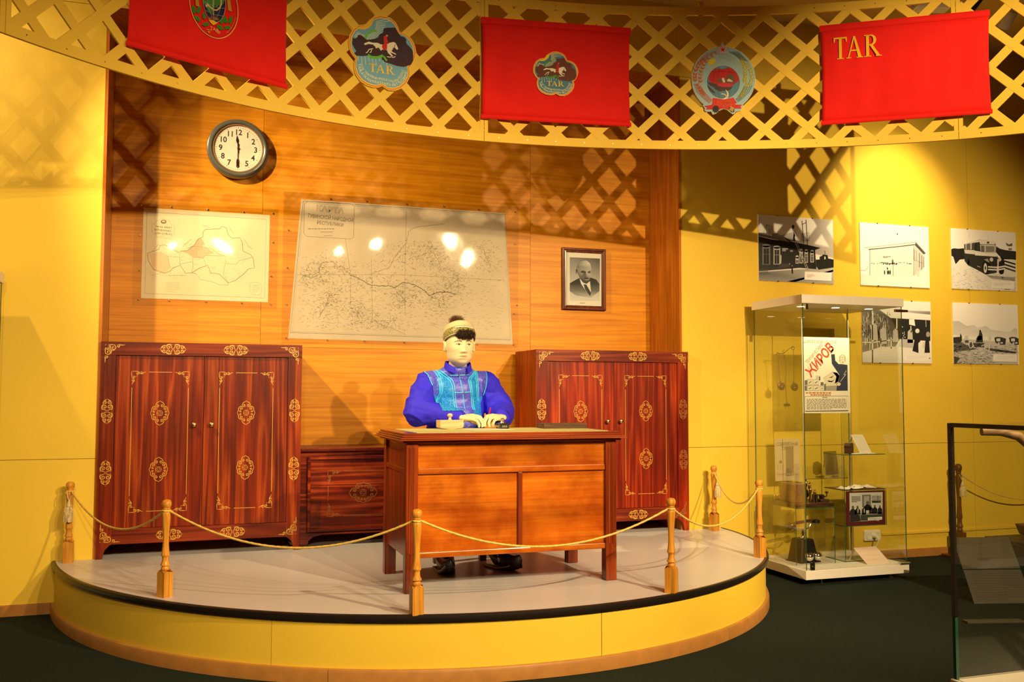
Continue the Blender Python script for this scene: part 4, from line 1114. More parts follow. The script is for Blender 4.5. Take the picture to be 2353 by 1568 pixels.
for k in range(9):
    x = -AW / 2 + 0.028 + k * 0.025
    rod = B().cyl((x, -AD / 2 + 0.006, 0.020), (x, AD / 2 - 0.006, 0.020), 0.0013, n=6).build('rod', MT['iron'], ab)
    for j in range(8):
        y = -AD / 2 + 0.022 + j * 0.0125 + (0.030 if j > 4 and k % 3 else 0.0)
        if bead0 is None:
            bead0 = B().lathe([(0.002, -0.0055), (0.008, -0.003), (0.0095, 0.0), (0.008, 0.003), (0.002, 0.0055)], n=10, M=Matrix.Rotation(PI / 2, 4, 'X')).build('bead', MT['abwood'], rod, smooth=True)
            bd_ = bead0
        else:
            bd_ = dup(bead0, rod)
        bd_.location = (x, y, 0.020)
pp = thing('paper_sheet', 'sheet of writing paper lying on the desk under the hands', 'paper', (1.50, 4.96, DZ), 0.08)
B().box(-0.10, 0.14, -0.10, 0.10, 0.0, 0.0006).build('sheet', MT['paperw'], pp)
sb2 = B()
for k in range(7):
    sb2.box(-0.08, 0.08 - 0.02 * (k % 3), 0.06 - k * 0.018, 0.0612 - k * 0.018, 0.0006, 0.0008)
sb2.build('handwriting', MT['black'], pp)

# ------------------------------------------------------------------ rope barrier
PROF = [(.0165, .128), (.020, .132), (.0205, .141), (.0168, .146), (.0165, .150), (.0228, .153), (.0222, .159), (.0175, .168), (.0152, .180), (.0155, .190), (.0165, .196), (.0212, .200), (.0205, .206), (.0185, .215), (.0155, .245), (.0145, .270), (.0150, .300), (.0178, .345), (.0205, .380), (.0218, .402), (.0205, .411), (.0170, .414), (.0158, .419), (.0160, .424), (.0185, .427), (.0185, .430), (.0165, .432), (.0195, .436), (.0232, .443), (.0245, .451), (.0232, .460), (.0190, .467), (.0125, .471), (.005, .4725)]
POSTS = [(-0.713, 6.075, 0.0, 'turned pine post with tassel at the left end beside the dark red cabinet'), (-0.144, 4.924, 0.72, 'turned pine post in front of the dark red cabinet'), (0.946, 4.185, 0.10, 'turned pine post in front of the desk left leg'), (2.263, 4.240, 0.70, 'turned pine post to the right of the desk at the platform edge'), (3.266, 4.985, 0.25, 'turned pine post at the right platform edge beside the tall glass showcase'), (3.579, 6.045, 0.3, 'turned pine post with tassel at the wall right of the cherry cabinet')]
post0 = None
for x, y, rz, lab in POSTS:
    if post0 is None:
        post0 = thing('barrier_post', lab, 'post', (x, y, PZ), rz, 'posts of the rope barrier')
        h = 0.0262
        bb = B()
        vs = [(-h, -h, 0), (h, -h, 0), (h, h, 0), (-h, h, 0), (-h, -h, .118), (h, -h, .118), (h, h, .118), (-h, h, .118)]
        fs = [(0, 3, 2, 1)]
        for k in range(4):                     # each face rises to a round shoulder
            a, c_ = k, (k + 1) % 4
            A_, C_ = Vector(vs[a + 4]), Vector(vs[c_ + 4])
            top = [tuple(A_.lerp(C_, t) + Vector((0, 0, .014 * math.sin(PI * t)))) for t in (0.2, 0.4, 0.6, 0.8)]
            k0 = len(vs); vs += top
            fs.append((a, c_, c_ + 4, k0 + 3, k0 + 2, k0 + 1, k0, a + 4))
            fs.append((a + 4, k0, k0 + 1, k0 + 2, k0 + 3, c_ + 4, 8))
        # apex vertex index 8 must be the centre
        vs2 = vs[:8] + [(0, 0, .134)] + vs[8:]
        fs = [tuple(i if i < 8 else i + 1 for i in q) if len(q) == 8 or len(q) == 4 else tuple([i if i < 8 else i + 1 for i in q[:-1]] + [8]) for q in fs]
        bb.add(vs2, fs)
        bb.build('square_base', MT['pine'], post0)
        B().lathe(PROF, n=24).build('turned_shaft', MT['pine'], post0, smooth=True, angle=60)
        B().tube([(0.0182 * math.cos(t), 0.0182 * math.sin(t), .4185 + 0.001 * math.sin(t)) for t in np.linspace(0, 2 * PI, 25)[:-1]], 0.0048, 9, closed=True, lobes=3, twist=300).build('rope_loop', MT['rope'], post0, smooth=True)
    else:
        dup_tree(post0, (x, y, PZ), rz, lab)
for k in range(5):
    a, c_ = Vector((*POSTS[k][:2], PZ + .418)), Vector((*POSTS[k + 1][:2], PZ + .418))
    d = (c_ - a); d.z = 0; d.normalize()
    a += d * 0.018; c_ -= d * 0.018
    n = 90
    pts = []
    for i in range(n + 1):
        t = i / n; p = a.lerp(c_, t); p.z -= 0.150 * 4 * t * (1 - t)
        pts.append(tuple(p))
    lab = ['gold rope sagging across the front of the dark red cabinet', 'gold rope sagging between cabinet side and desk corner', 'gold rope sagging across the desk front', 'gold rope sagging between the desk and the right platform edge', 'gold rope sagging back to the wall at the right end'][k]
    tag(B().tube(pts, 0.0053, 9, lobes=3, twist=260).build('barrier_rope', MT['rope'], None, smooth=True), lab, 'rope', 'ropes of the barrier')
def tassel(x, y, z, lab, parent_dir):
    t = thing('rope_tassel', lab, 'tassel', (x, y, z), 0, 'tassels on the end posts')
    B().tube([(-0.016, 0.012, 0.0), (-0.010, -0.004, -0.030), (0.0, -0.008, -0.055)], 0.0028, 6).tube([(0.016, 0.012, 0.0), (0.010, -0.004, -0.030), (0.0, -0.008, -0.055)], 0.0028, 6).build('cord', MT['tassel'], t, smooth=True)
    B().lathe([(0.004, -0.052), (0.009, -0.058), (0.012, -0.070), (0.016, -0.078), (0.017, -0.086), (0.013, -0.090)][::-1], c=(0, -0.008, 0), n=14).build('head', MT['tassel'], t, smooth=True)
    sk = B()
    for k in range(46):
        a = 2 * PI * k / 46; r0 = 0.012 + random.uniform(-.002, .002); r1 = 0.021 + random.uniform(-.004, .004)
        sk.tube([(r0 * math.cos(a), -0.008 + r0 * math.sin(a), -0.088), (r1 * 0.95 * math.cos(a), -0.008 + r1 * 0.9 * math.sin(a), -0.115), (r1 * math.cos(a + .1), -0.008 + r1 * math.sin(a + .1) * 0.9, -0.172 + random.uniform(-.006, .006))], [0.0022, 0.0026, 0.002], 5)
    o = sk.build('fringe', MT['tassel'], t, smooth=True); o['kind'] = 'stuff'
tassel(-0.713, 6.075 - 0.030, PZ + .418, 'pale tassel hanging from the left end post', -1)
tassel(3.579 + 0.01, 6.045 - 0.030, PZ + .418, 'pale tassel hanging from the post at the wall on the right', 1)

# ------------------------------------------------------------------ wall clock
ck = thing('wall_clock', 'round grey-rimmed wall clock above the small map', 'clock', (0.216, NY, 2.976))
RX = Matrix.Rotation(PI / 2, 4, 'X')
MT['clockrim'] = plain('grey_green_enamel', (0.10, 0.115, 0.10), rough=0.22, spec=0.6, coat=0.4)
B().lathe([(.190, 0), (.203, .004), (.2055, .020), (.2055, .050), (.201, .060), (.196, .062), (.194, .070), (.186, .078), (.178, .079), (.172, .076), (.167, .066), (.165, .056)], n=72, M=RX).build('case', MT['clockrim'], ck, smooth=True, angle=30)
MT['dial'] = plain('cream_dial', (0.94, 0.91, 0.80), rough=0.5)
B().lathe([(.1645, .0555), (.1645, .058)], n=64, M=RX).build('dial', MT['dial'], ck)
B().lathe([(.1665, .056), (.1665, .068), (.160, .0685), (.160, .0585)], n=64, M=RX, loop=True).build('inner_ring', plain('copper_lip', (0.40, 0.20, 0.09), rough=0.35), ck, smooth=True, angle=30)
P = Pr()
INK = (0.03, 0.028, 0.026)
for k in range(60):
    a = k * PI / 30
    r0 = 0.1415 if k % 5 else 0.139
    P.line([(r0 * math.sin(a), r0 * math.cos(a)), (0.149 * math.sin(a), 0.149 * math.cos(a))], 0.0016 if k % 5 else 0.003, INK, z=False)
for k in range(1, 13):
    a = k * PI / 6
    P.text(str(k), 0.115 * math.sin(a), 0.114 * math.cos(a) - 0.0195, 0.039, INK, bold=0.022, center=True, sx=0.92)
P.scrib(-0.032, 0.040, 0.042, 0.036, 1, 0.0012, (0.3, 0.28, 0.22), z=False)
P.build('numerals', lambda u, v, w_: (u, -0.058 - w_, v), ck)
def hand(pts, ang, y, name):
    ca, sa = math.cos(ang), math.sin(ang)
    full = pts + [(-x, z) for x, z in reversed(pts) if x > 0]
    b_ = B().prism([(x * ca + z * sa, -x * sa + z * ca) for x, z in full], lambda u, v, w_: (u, w_, v), -y - 0.0012, -y)
    return b_.build(name, MT['black'], ck)
hand([(0.0, -0.03), (0.004, -0.028), (0.003, -0.01), (0.006, 0.0), (0.003, 0.012), (0.0025, 0.035), (0.007, 0.044), (0.009, 0.056), (0.005, 0.072), (0.0, 0.092)], math.radians(-6), 0.061, 'hour_hand')
hand([(0.0, -0.034), (0.005, -0.032), (0.003, -0.016), (0.006, 0.0), (0.0025, 0.014), (0.002, 0.072), (0.0065, 0.080), (0.0085, 0.096), (0.007, 0.112), (0.0, 0.128)], math.radians(181.5), 0.0635, 'minute_hand')
B().lathe([(.0075, .0625), (.0075, .067), (.004, .069)], n=16, M=RX).build('hub', MT['iron'], ck, smooth=True)
B().lathe([(.1655, .0695), (.1655, .0703)], n=48, M=RX).build('glass', MT['picglass'], ck)

# ------------------------------------------------------------------ maps under plastic film
def sheet_thing(name, label, cat, quad, y, th, mat):
    cx = sum(p[0] for p in quad) / 4; z0 = min(p[1] for p in quad)
    t = thing(name, label, cat, (cx, y, z0))
    fn = lambda u, v, w_: (u - cx, -w_, v - z0)
    B().prism(quad, fn, 0.0, th).build('sheet', mat, t)
    return t, (lambda u, v, w_: fn(u, v, w_ + th))
def film(label, x0, x1, z0, z1, pins, P, y=NY, bulge=0.010):
    cx = (x0 + x1) / 2
    t = thing('plastic_cover', label, 'plastic cover', (cx, y, z0))
    nu, nv = 40, 26
    ph = random.uniform(0, 9)
    def f_(i, j):
        a, b2 = i / (nu - 1), j / (nv - 1)
        e = math.sin(PI * a) ** 0.5 * math.sin(PI * b2) ** 0.5
        d = 0.004 + bulge * 0.35 * e * (1 + noise.noise((a * 3 + ph, b2 * 2.4, 0)))
        return (x0 + (x1 - x0) * a - cx, -d, (z1 - z0) * b2)
    B().grid(nu, nv, f_).build('film', MT['film'], t, smooth=True, fix=False, angle=None)
    p0 = None
    for p in pins:
        u, v = P.T(p)
        if p0 is None:
            p0 = B().lathe([(.0052, .002), (.0056, .006), (.004, .009), (.0012, .0102)], n=10, M=RX).build('pin', MT['chrome'], t, smooth=True); q = p0
        else:
            q = dup(p0, t)
        q.location = (u - cx, 0, v - z0)
MT['mappaper'] = plain('cream_map_paper', (0.80, 0.70, 0.46), rough=0.7, var=0.03, vscale=5)
MT['oldpaper'] = plain('aged_map_paper', (0.60, 0.52, 0.37), rough=0.75, var=0.07, vscale=4)
LN = (0.16, 0.12, 0.07)
P = Pr((1862, 1568), [(-0.4657, 2.701), (0.6121, 2.781), (0.6266, 1.7987), (-0.4441, 1.7705)])
t, fn = sheet_thing('regional_map', 'small cream map of a republic pinned above the dark red cabinet', 'map', [(-0.384, 1.930), (0.435, 1.930), (0.439, 2.539), (-0.381, 2.539)], NY, 0.0012, MT['mappaper'])
P.line([(185, 330), (1530, 415), (1510, 1298), (160, 1248), (185, 330)], 0.0016, (0.05, 0.045, 0.03))
P.line([(243, 470), (285, 455), (290, 430), (360, 402), (440, 432), (450, 465), (495, 495), (490, 585), (460, 600), (455, 632), (300, 615), (280, 580), (243, 560), (243, 470)], 0.0012, LN)
P.poly([(560, 775), (640, 765), (720, 700), (750, 640), (800, 625), (835, 690), (800, 720), (930, 790), (850, 820), (820, 850), (700, 840), (650, 800)], (0.62, 0.46, 0.28))
P.poly([(750, 780), (850, 725), (940, 795), (850, 815), (815, 845), (760, 835)], (0.78, 0.52, 0.32), up=True)
P.poly([(200, 800), (330, 780), (420, 830), (445, 960), (380, 1020), (260, 980)], (0.76, 0.58, 0.34))
P.up()
B1 = [(190, 795), (270, 770), (320, 750), (330, 710), (390, 700), (470, 750), (550, 790), (560, 772), (640, 765), (720, 700), (760, 635), (815, 610), (815, 560), (840, 528), (1000, 520), (1030, 492), (1080, 510), (1095, 580), (1140, 625), (1230, 620), (1260, 680), (1265, 770), (1350, 810), (1380, 850), (1395, 960), (1330, 970), (1260, 1040), (1180, 1100), (1100, 1130), (1000, 1030), (900, 1015), (870, 930), (780, 960), (690, 1015), (620, 1020), (560, 930), (480, 960), (440, 1000), (380, 1020), (260, 980), (200, 880), (190, 795)]
P.line(B1, 0.0028, (0.22, 0.14, 0.08))
for L in ([(330, 780), (420, 830), (445, 960)], [(420, 830), (550, 840), (560, 790)], [(555, 840), (555, 930)], [(700, 840), (705, 930), (690, 1015)], [(705, 840), (820, 850), (850, 930)], [(850, 820), (1070, 825), (1070, 910), (1190, 920), (1220, 880), (1370, 840)], [(1065, 910), (1045, 1030), (1100, 1130)], [(690, 1015), (745, 1030), (780, 1090), (900, 1110), (1000, 1150), (1100, 1155), (1100, 1130)], [(630, 740), (700, 720), (800, 720), (920, 750), (980, 800), (1060, 825)], [(560, 915), (690, 890)], [(240, 770), (320, 690)], [(590, 715), (680, 640)], [(1280, 640), (1320, 710), (1370, 750)], [(810, 480), (900, 510)], [(1110, 510), (1160, 570)]):
    P.line(L, 0.0015, LN)
for k in range(200):
    x, y = random.uniform(220, 1330), random.uniform(640, 1080)
    a = random.uniform(-.5, .5); l = random.uniform(12, 45)
    P.line([(x, y), (x + l * math.cos(a), y + l * math.sin(a))], 0.0007, (0.45, 0.34, 0.2))
P.line([(220, 990), (230, 1040), (290, 1050), (240, 1090), (250, 1040), (370, 1010)], 0.001, LN)
for tx, pt, h in (('TЬVA ARAT', (278, 502), 0.0125), ('RESPUBLIKANЬŊ', (268, 538), 0.0125), ('ÇER-ÇURUU', (276, 575), 0.0125)):
    P.ztext(tx, pt, h, LN, width=0.105, ang=-0.04, bold=0.01)
P.ell(372, 440, 32, 22, LN)
P.ell(372, 437, 20, 13, (0.6, 0.5, 0.3), up=True)
P.scrib(320, 598, 425, 608, 1, 0.002, LN)
P.scrib(395, 1115, 550, 1235, 6, 0.0016, (0.4, 0.3, 0.18))
P.line([(1345, 1140), (1370, 1122), (1440, 1125), (1475, 1160), (1475, 1240), (1440, 1268), (1370, 1262), (1343, 1225), (1345, 1140)], 0.0009, LN)
P.scrib(1365, 1150, 1460, 1240, 5, 0.0014, (0.4, 0.3, 0.18))
P.scrib(430, 1035, 740, 1055, 1, 0.002, LN)
P.build('map_print', fn, t)
film('clear plastic film pinned over the small cream map', -0.437, 0.494, 1.879, 2.585, [(122, 255), (458, 272), (868, 302), (1270, 330), (1603, 345), (105, 592), (1605, 672), (100, 992), (1585, 1055), (92, 1318), (432, 1328), (848, 1340), (1252, 1355), (1575, 1370)], P, bulge=0.006)
P = Pr((2352, 1568), [(0.4635, 2.77), (2.403, 2.9141), (2.4037, 1.581), (0.4828, 1.5533)])
t, fn = sheet_thing('large_wall_map', 'large aged map with Cyrillic title block pinned behind the seated figure', 'map', [(0.575, 1.682), (2.223, 1.670), (2.158, 2.663), (0.650, 2.666)], NY, 0.0012, MT['oldpaper'])
DK = (0.10, 0.08, 0.055)
P.line([(262, 165), (2078, 288), (2130, 1418), (145, 1350), (262, 165)], 0.0026, DK)
P.line([(272, 178), (2068, 300), (2118, 1408), (160, 1340), (272, 178)], 0.0009, DK)
P.line([(300, 168), (690, 188), (722, 215), (715, 490), (690, 508), (295, 485), (266, 455), (272, 195), (300, 168)], 0.0022, DK)
P.ztext('КАРТА', (378, 252), 0.040, (0.20, 0.16, 0.10), width=0.196, ang=-0.05, bold=0.03)
P.up(); P.ztext('КАРТА', (379, 252), 0.040, (0.55, 0.48, 0.35), width=0.193, ang=-0.05, bold=0.004)
P.ztext('ТУВИНСКОЙ НАРОДНОЙ', (300, 312), 0.027, DK, width=0.322, ang=-0.045, bold=0.004)
P.ztext('РЕСПУБЛИКИ', (384, 372), 0.024, DK, width=0.185, ang=-0.05, bold=0.004)
P.scrib(305, 405, 680, 428, 1, 0.004, DK); P.scrib(420, 440, 590, 450, 1, 0.003, DK); P.scrib(445, 475, 570, 482, 1, 0.003, DK)
for L in ([(640, 510), (690, 830), (685, 1120)], [(205, 830), (1170, 830), (1660, 860), (2080, 880)], [(1190, 250), (1175, 900), (1180, 1200)], [(875, 690), (885, 1250)], [(890, 1250), (1095, 1240)], [(1660, 860), (1655, 1010)]):
    P.line(L, 0.0018, (0.24, 0.18, 0.11))
RIV = [[(690, 835), (750, 855), (800, 880), (840, 905), (880, 925), (950, 930), (1030, 930), (1085, 945), (1120, 930), (1150, 900), (1210, 905), (1270, 920), (1300, 945), (1350, 970), (1390, 1015), (1440, 1000), (1500, 985), (1560, 990), (1640, 1010)],
       [(690, 830), (640, 790), (610, 755), (550, 760), (530, 710), (440, 720), (405, 760), (400, 820)], [(870, 830), (940, 800), (1040, 760), (1080, 680), (1130, 610), (1190, 550), (1210, 440), (1240, 410), (1530, 370)],
       [(1210, 690), (1250, 670), (1330, 660), (1380, 625), (1430, 570), (1400, 520)], [(1430, 630), (1480, 700), (1500, 790)], [(1390, 1015), (1480, 1060), (1490, 1120)], [(1870, 560), (1900, 640), (1950, 770)], [(240, 830), (340, 860), (400, 830)],
       [(400, 1220), (440, 1150), (480, 1080), (500, 1020), (560, 1000)], [(690, 1150), (740, 1180), (770, 1230)], [(900, 1240), (960, 1280), (1100, 1330), (1180, 1370)], [(1660, 860), (1560, 960)], [(1100, 985), (1150, 1030), (1190, 1080)]]
for i, L in enumerate(RIV):
    V2 = [Vector(p) for p in L]; fine = []
    for a, c_ in zip(V2[:-1], V2[1:]):
        for k in range(4):
            p = a.lerp(c_, k / 4); fine.append((p.x + random.uniform(-5, 5), p.y + random.uniform(-5, 5)))
    P.line(fine + [L[-1]], 0.0042 if i == 0 else 0.0024, DK if i == 0 else (0.2, 0.15, 0.09))
for i in range(2600):
    L = random.choice(RIV); k = random.randrange(len(L) - 1); t_ = random.random()
    x = L[k][0] * (1 - t_) + L[k + 1][0] * t_ + random.gauss(0, 75); y = L[k][1] * (1 - t_) + L[k + 1][1] * t_ + random.gauss(0, 70)
    if not (230 < x < 2060 and 520 < y < 1330): continue
    a = random.uniform(-0.9, 0.9) + (PI / 2 if random.random() < .35 else 0); l = random.uniform(8, 30)
    P.line([(x, y), (x + l * math.cos(a), y + l * math.sin(a))], random.choice((0.0012, 0.0018)), random.choice((DK, (0.22, 0.17, 0.10), (0.22, 0.17, 0.10))))
for i in range(650):
    x, y = random.uniform(210, 2060), random.uniform(860, 1330)
    a = random.uniform(-0.4, 0.4); l = random.uniform(10, 34)
    P.line([(x, y), (x + l * math.cos(a), y + l * math.sin(a))], 0.0014, (0.24, 0.18, 0.11))
P.build('map_print', fn, t)
film('clear plastic film pinned over the large aged map', 0.527, 2.265, 1.645, 2.713, [(505, 145), (830, 168), (1190, 192), (1525, 215), (1838, 243), (2170, 265), (130, 428), (120, 768), (112, 1097), (108, 1400), (480, 1420), (812, 1428), (1170, 1440), (1828, 1458), (2155, 1462), (2168, 553), (2185, 1105), (2160, 1182)], P, bulge=0.009)

# ------------------------------------------------------------------ framed portrait
pt = thing('framed_portrait', 'dark wood frame with a monochrome portrait of a man in a suit', 'picture', (2.798, NY, 1.946))
FW, FH, FB = 0.364, 0.479, 0.034
MT['frame'] = wood('mahogany_frame', (0.05, 0.012, 0.006), (0.11, 0.028, 0.012), (0.20, 0.06, 0.025), axis='Z', scale=2, rough=0.3, coat=0.3)
fp = [(0, 0), (0, 0.022), (0.006, 0.027), (0.014, 0.027), (0.022, 0.020), (0.029, 0.021), (FB, 0.016), (FB, 0)]
crn = [(-FW / 2, 0), (FW / 2, 0), (FW / 2, FH), (-FW / 2, FH)]
for k in range(4):
    a, c_ = Vector(crn[k]), Vector(crn[(k + 1) % 4]); d = (c_ - a).normalized(); n = Vector((-d.y, d.x))
    vs = []
    for e, s_ in ((a, 1), (c_, -1)):
        for o_, h in fp:
            q = e + n * o_ + d * (o_ * s_)
            vs.append((q.x, -h - 0.001, q.y))
    m_ = len(fp)
    B().add(vs, [(i, (i + 1) % m_, m_ + (i + 1) % m_, m_ + i) for i in range(m_)] + [tuple(range(m_)), tuple(range(m_, 2 * m_))]).build('frame_side', MT['frame'], pt, smooth=True, angle=25)
B().box(-FW / 2 + 0.03, FW / 2 - 0.03, -0.010, -0.001, 0.03, FH - 0.03).build('mount', MT['paperw'], pt)
P = Pr((1176, 1568), [(2.5377, 2.5155), (3.0854, 2.5463), (3.082, 1.8617), (2.5373, 1.8474)])
P.poly([(315, 400), (860, 425), (855, 1190), (315, 1185)], [G(130), G(75), G(215), G(215)])
P.up()
P.poly([(315, 870), (400, 820), (490, 775), (700, 770), (790, 800), (850, 880), (850, 1010), (700, 1130), (560, 1110), (420, 1090), (315, 1010)], [G(45), G(40), G(35), G(35), G(45), G(60), G(110), G(190), G(160), G(170), G(120)])
P.up()
P.poly([(492, 780), (560, 860), (620, 880), (680, 830), (700, 1040), (690, 1105), (600, 1000), (520, 880)], [G(225)] * 8)
P.poly([(565, 890), (612, 890), (700, 1040), (685, 1105), (590, 980)], G(60), up=True)
P.poly([(430, 630), (440, 560), (480, 490), (550, 460), (620, 460), (680, 510), (705, 590), (695, 700), (675, 800), (630, 870), (570, 850), (500, 780), (465, 710)], [G(120), G(110), G(130), G(160), G(200), G(215), G(180), G(190), G(120), G(90), G(70), G(80), G(110)], up=True)
P.ell(435, 660, 16, 40, G(115))
P.up()
P.poly([(510, 650), (560, 640), (610, 660), (600, 690), (520, 680)], G(60)); P.poly([(640, 660), (690, 640), (690, 690), (645, 690)], G(75))
P.poly([(560, 690), (610, 690), (620, 760), (560, 770), (540, 740)], G(95)); P.poly([(570, 775), (620, 765), (665, 780), (640, 795), (580, 795)], G(45))
P.poly([(520, 790), (600, 830), (660, 820), (630, 875), (570, 855)], G(65)); P.line([(590, 805), (650, 800)], 0.004, G(170), up=True)
P.scrib(500, 1222, 640, 1228, 1, 0.004, G(130))
P.build('portrait_print', lambda u, v, w_: (u - 2.798, -0.0105 - w_, v - 1.946), pt)
B().box(-FW / 2 + 0.032, FW / 2 - 0.032, -0.0165, -0.0155, 0.032, FH - 0.032).build('glass', MT['picglass'], pt)

# ------------------------------------------------------------------ photographs on the right wall
def photo(label, x0, x1, z0, z1, zoom, quad, draw):
    y = WY - 0.001
    t = thing('wall_photograph', label, 'photograph', ((x0 + x1) / 2, y, z0), 0, 'photographs on the yellow wall')
    cx = (x0 + x1) / 2
    B().box(x0 - cx, x1 - cx, -0.008, 0, 0, z1 - z0).build('board', MT['paperw'], t)
    P = Pr(zoom, quad)
    draw(P)
    P.build('photo_print', lambda u, v, w_: (min(max(u, x0), x1) - cx, -0.008 - w_, min(max(v, z0), z1) - z0), t)
    for sx in (-0.25, 0.22):
        for z in (0, z1 - z0):
            B().box(sx * (x1 - x0) - 0.006, sx * (x1 - x0) + 0.006, -0.0095, 0, z - 0.004, z + 0.004).build('clip', MT['chrome'], t)
def d1(P):
    P.poly([(80, 30), (1690, 130), (1705, 1300), (100, 1300)], [G(205), G(240), G(238), G(205)])
    P.up()
    P.poly([(80, 1250), (700, 1215), (1720, 1140), (1720, 1510), (80, 1450)], [G(95), G(150), G(190), G(170), G(140)])
    P.poly([(720, 1450), (1100, 1360), (1705, 1200), (1705, 1240), (1100, 1400), (900, 1460)], G(90))
    P.poly([(80, 410), (520, 430), (600, 470), (870, 620), (700, 610), (80, 470)], [G(105), G(120), G(140), G(120), G(90), G(90)], up=True)
    P.poly([(600, 470), (720, 430), (870, 400), (900, 480), (850, 600), (760, 590)], [G(150), G(165), G(185), G(170), G(150), G(140)])
    P.poly([(840, 360), (895, 350), (935, 460), (985, 630), (915, 600), (880, 480), (850, 600), (865, 420)], G(205))
    P.ell(852, 290, 28, 44, G(75)); P.poly([(880, 480), (910, 600), (850, 590)], G(30))
    P.poly([(80, 490), (400, 560), (900, 620), (1150, 680), (1420, 742), (1320, 780), (1345, 1190), (1000, 1160), (80, 1230)], [G(45), G(30), G(22), G(28), G(25), G(30), G(25), G(45), G(60)], up=True)
    P.up()
    P.line([(90, 470), (450, 540), (760, 605)], 0.008, G(115)); P.line([(760, 605), (1150, 680), (1420, 742)], 0.006, G(15))
    for k in range(12):
        P.line([(80, 640 + k * 45), (200, 645 + k * 45)], 0.0012, G(28)); P.line([(365, 660 + k * 38), (440, 662 + k * 38)], 0.0012, G(28))
    for x0, x1, y0, y1, c_ in ((200, 370, 690, 1095, 112), (435, 580, 720, 1090, 165), (905, 970, 930, 1070, 200), (985, 1055, 790, 1065, 200), (1095, 1165, 800, 1050, 190), (1215, 1290, 815, 1045, 195)):
        P.rect(x0, y0, x1, y1, G(c_)); P.ell((x0 + x1) / 2, y0, (x1 - x0) / 2, 35, G(c_))
        P.up(); m_ = (x1 - x0) * .18
        P.rect(x0 + m_, y0 + 60, x1 - m_, y1 - 15, G(40)); P.line([((x0 + x1) / 2, y0 + 60), ((x0 + x1) / 2, y1)], 0.003, G(c_), up=True); P.line([(x0 + m_, y0 + (y1 - y0) * .45), (x1 - m_, y0 + (y1 - y0) * .45)], 0.003, G(c_))
    P.poly([(580, 880), (605, 900), (600, 1070), (560, 1080)], G(190)); P.scrib(620, 740, 745, 810, 2, 0.012, G(165)); P.scrib(785, 785, 880, 820, 1, 0.014, G(150))
    for dx in (0, 38):
        P.line([(885 + dx, 610), (1150 + dx, 1215)], 0.004, G(175))
    for k in range(12):
        t_ = k / 12; P.line([(885 + 265 * t_, 610 + 605 * t_), (923 + 265 * t_, 610 + 605 * t_)], 0.003, G(165))
    for a, c_ in (((1040, 160), (1075, 645)), ((1125, 140), (1158, 700))):
        P.line([a, c_], 0.0055, G(45))
    P.line([(1045, 240), (1125, 200)], 0.005, G(60))
    for k in range(7):
        P.line([(1010, 440 + k * 26), (1200, 410 + k * 28)], 0.0025, G(95))
    P.poly([(280, 245), (405, 290), (412, 495), (290, 470)], G(185)); P.line([(280, 245), (405, 290), (412, 495), (290, 470), (280, 245)], 0.003, G(55)); P.line([(280, 250), (225, 430)], 0.002, G(80)); P.poly([(320, 320), (380, 340), (385, 440), (330, 420)], G(160), up=True)
    P.poly([(1335, 985), (1415, 985), (1415, 925), (1475, 900), (1475, 880), (1580, 890), (1592, 960), (1710, 985), (1710, 1150), (1345, 1205)], G(28)); P.line([(1520, 790), (1530, 880)], 0.003, G(60)); P.rect(1512, 920, 1538, 980, G(215), up=True)
    for k in range(14):
        P.line([(125 + k * 15, 1190), (125 + k * 15, 1300)], 0.0016, G(120))
    P.poly([(815, 1130), (840, 1130), (850, 1280), (825, 1285)], G(25)); P.ell(828, 1120, 12, 16, G(150)); P.ell(775, 1080, 12, 16, G(150)); P.poly([(1345, 1130), (1390, 1200), (1335, 1205)], G(170))
    P.poly([(600, 1075), (760, 1065), (780, 1150), (500, 1180)], G(70))
    P.poly([(1095, 1238), (1668, 1264), (1660, 1442), (1090, 1410)], G(240), up=True)
    P.up(); P.scrib(1145, 1295, 1380, 1320, 1, 0.003, (0.5, 0.12, 0.06)); P.scrib(1145, 1320, 1310, 1360, 2, 0.003, (0.5, 0.12, 0.06))
photo('photograph of a dark log building with poles and ladder, upper left on the right wall', 4.052, 4.737, 2.172, 2.683, (1845, 1568), [(4.005, 2.6907), (4.8054, 2.7417), (4.7927, 2.1493), (3.9966, 2.1188)], d1)
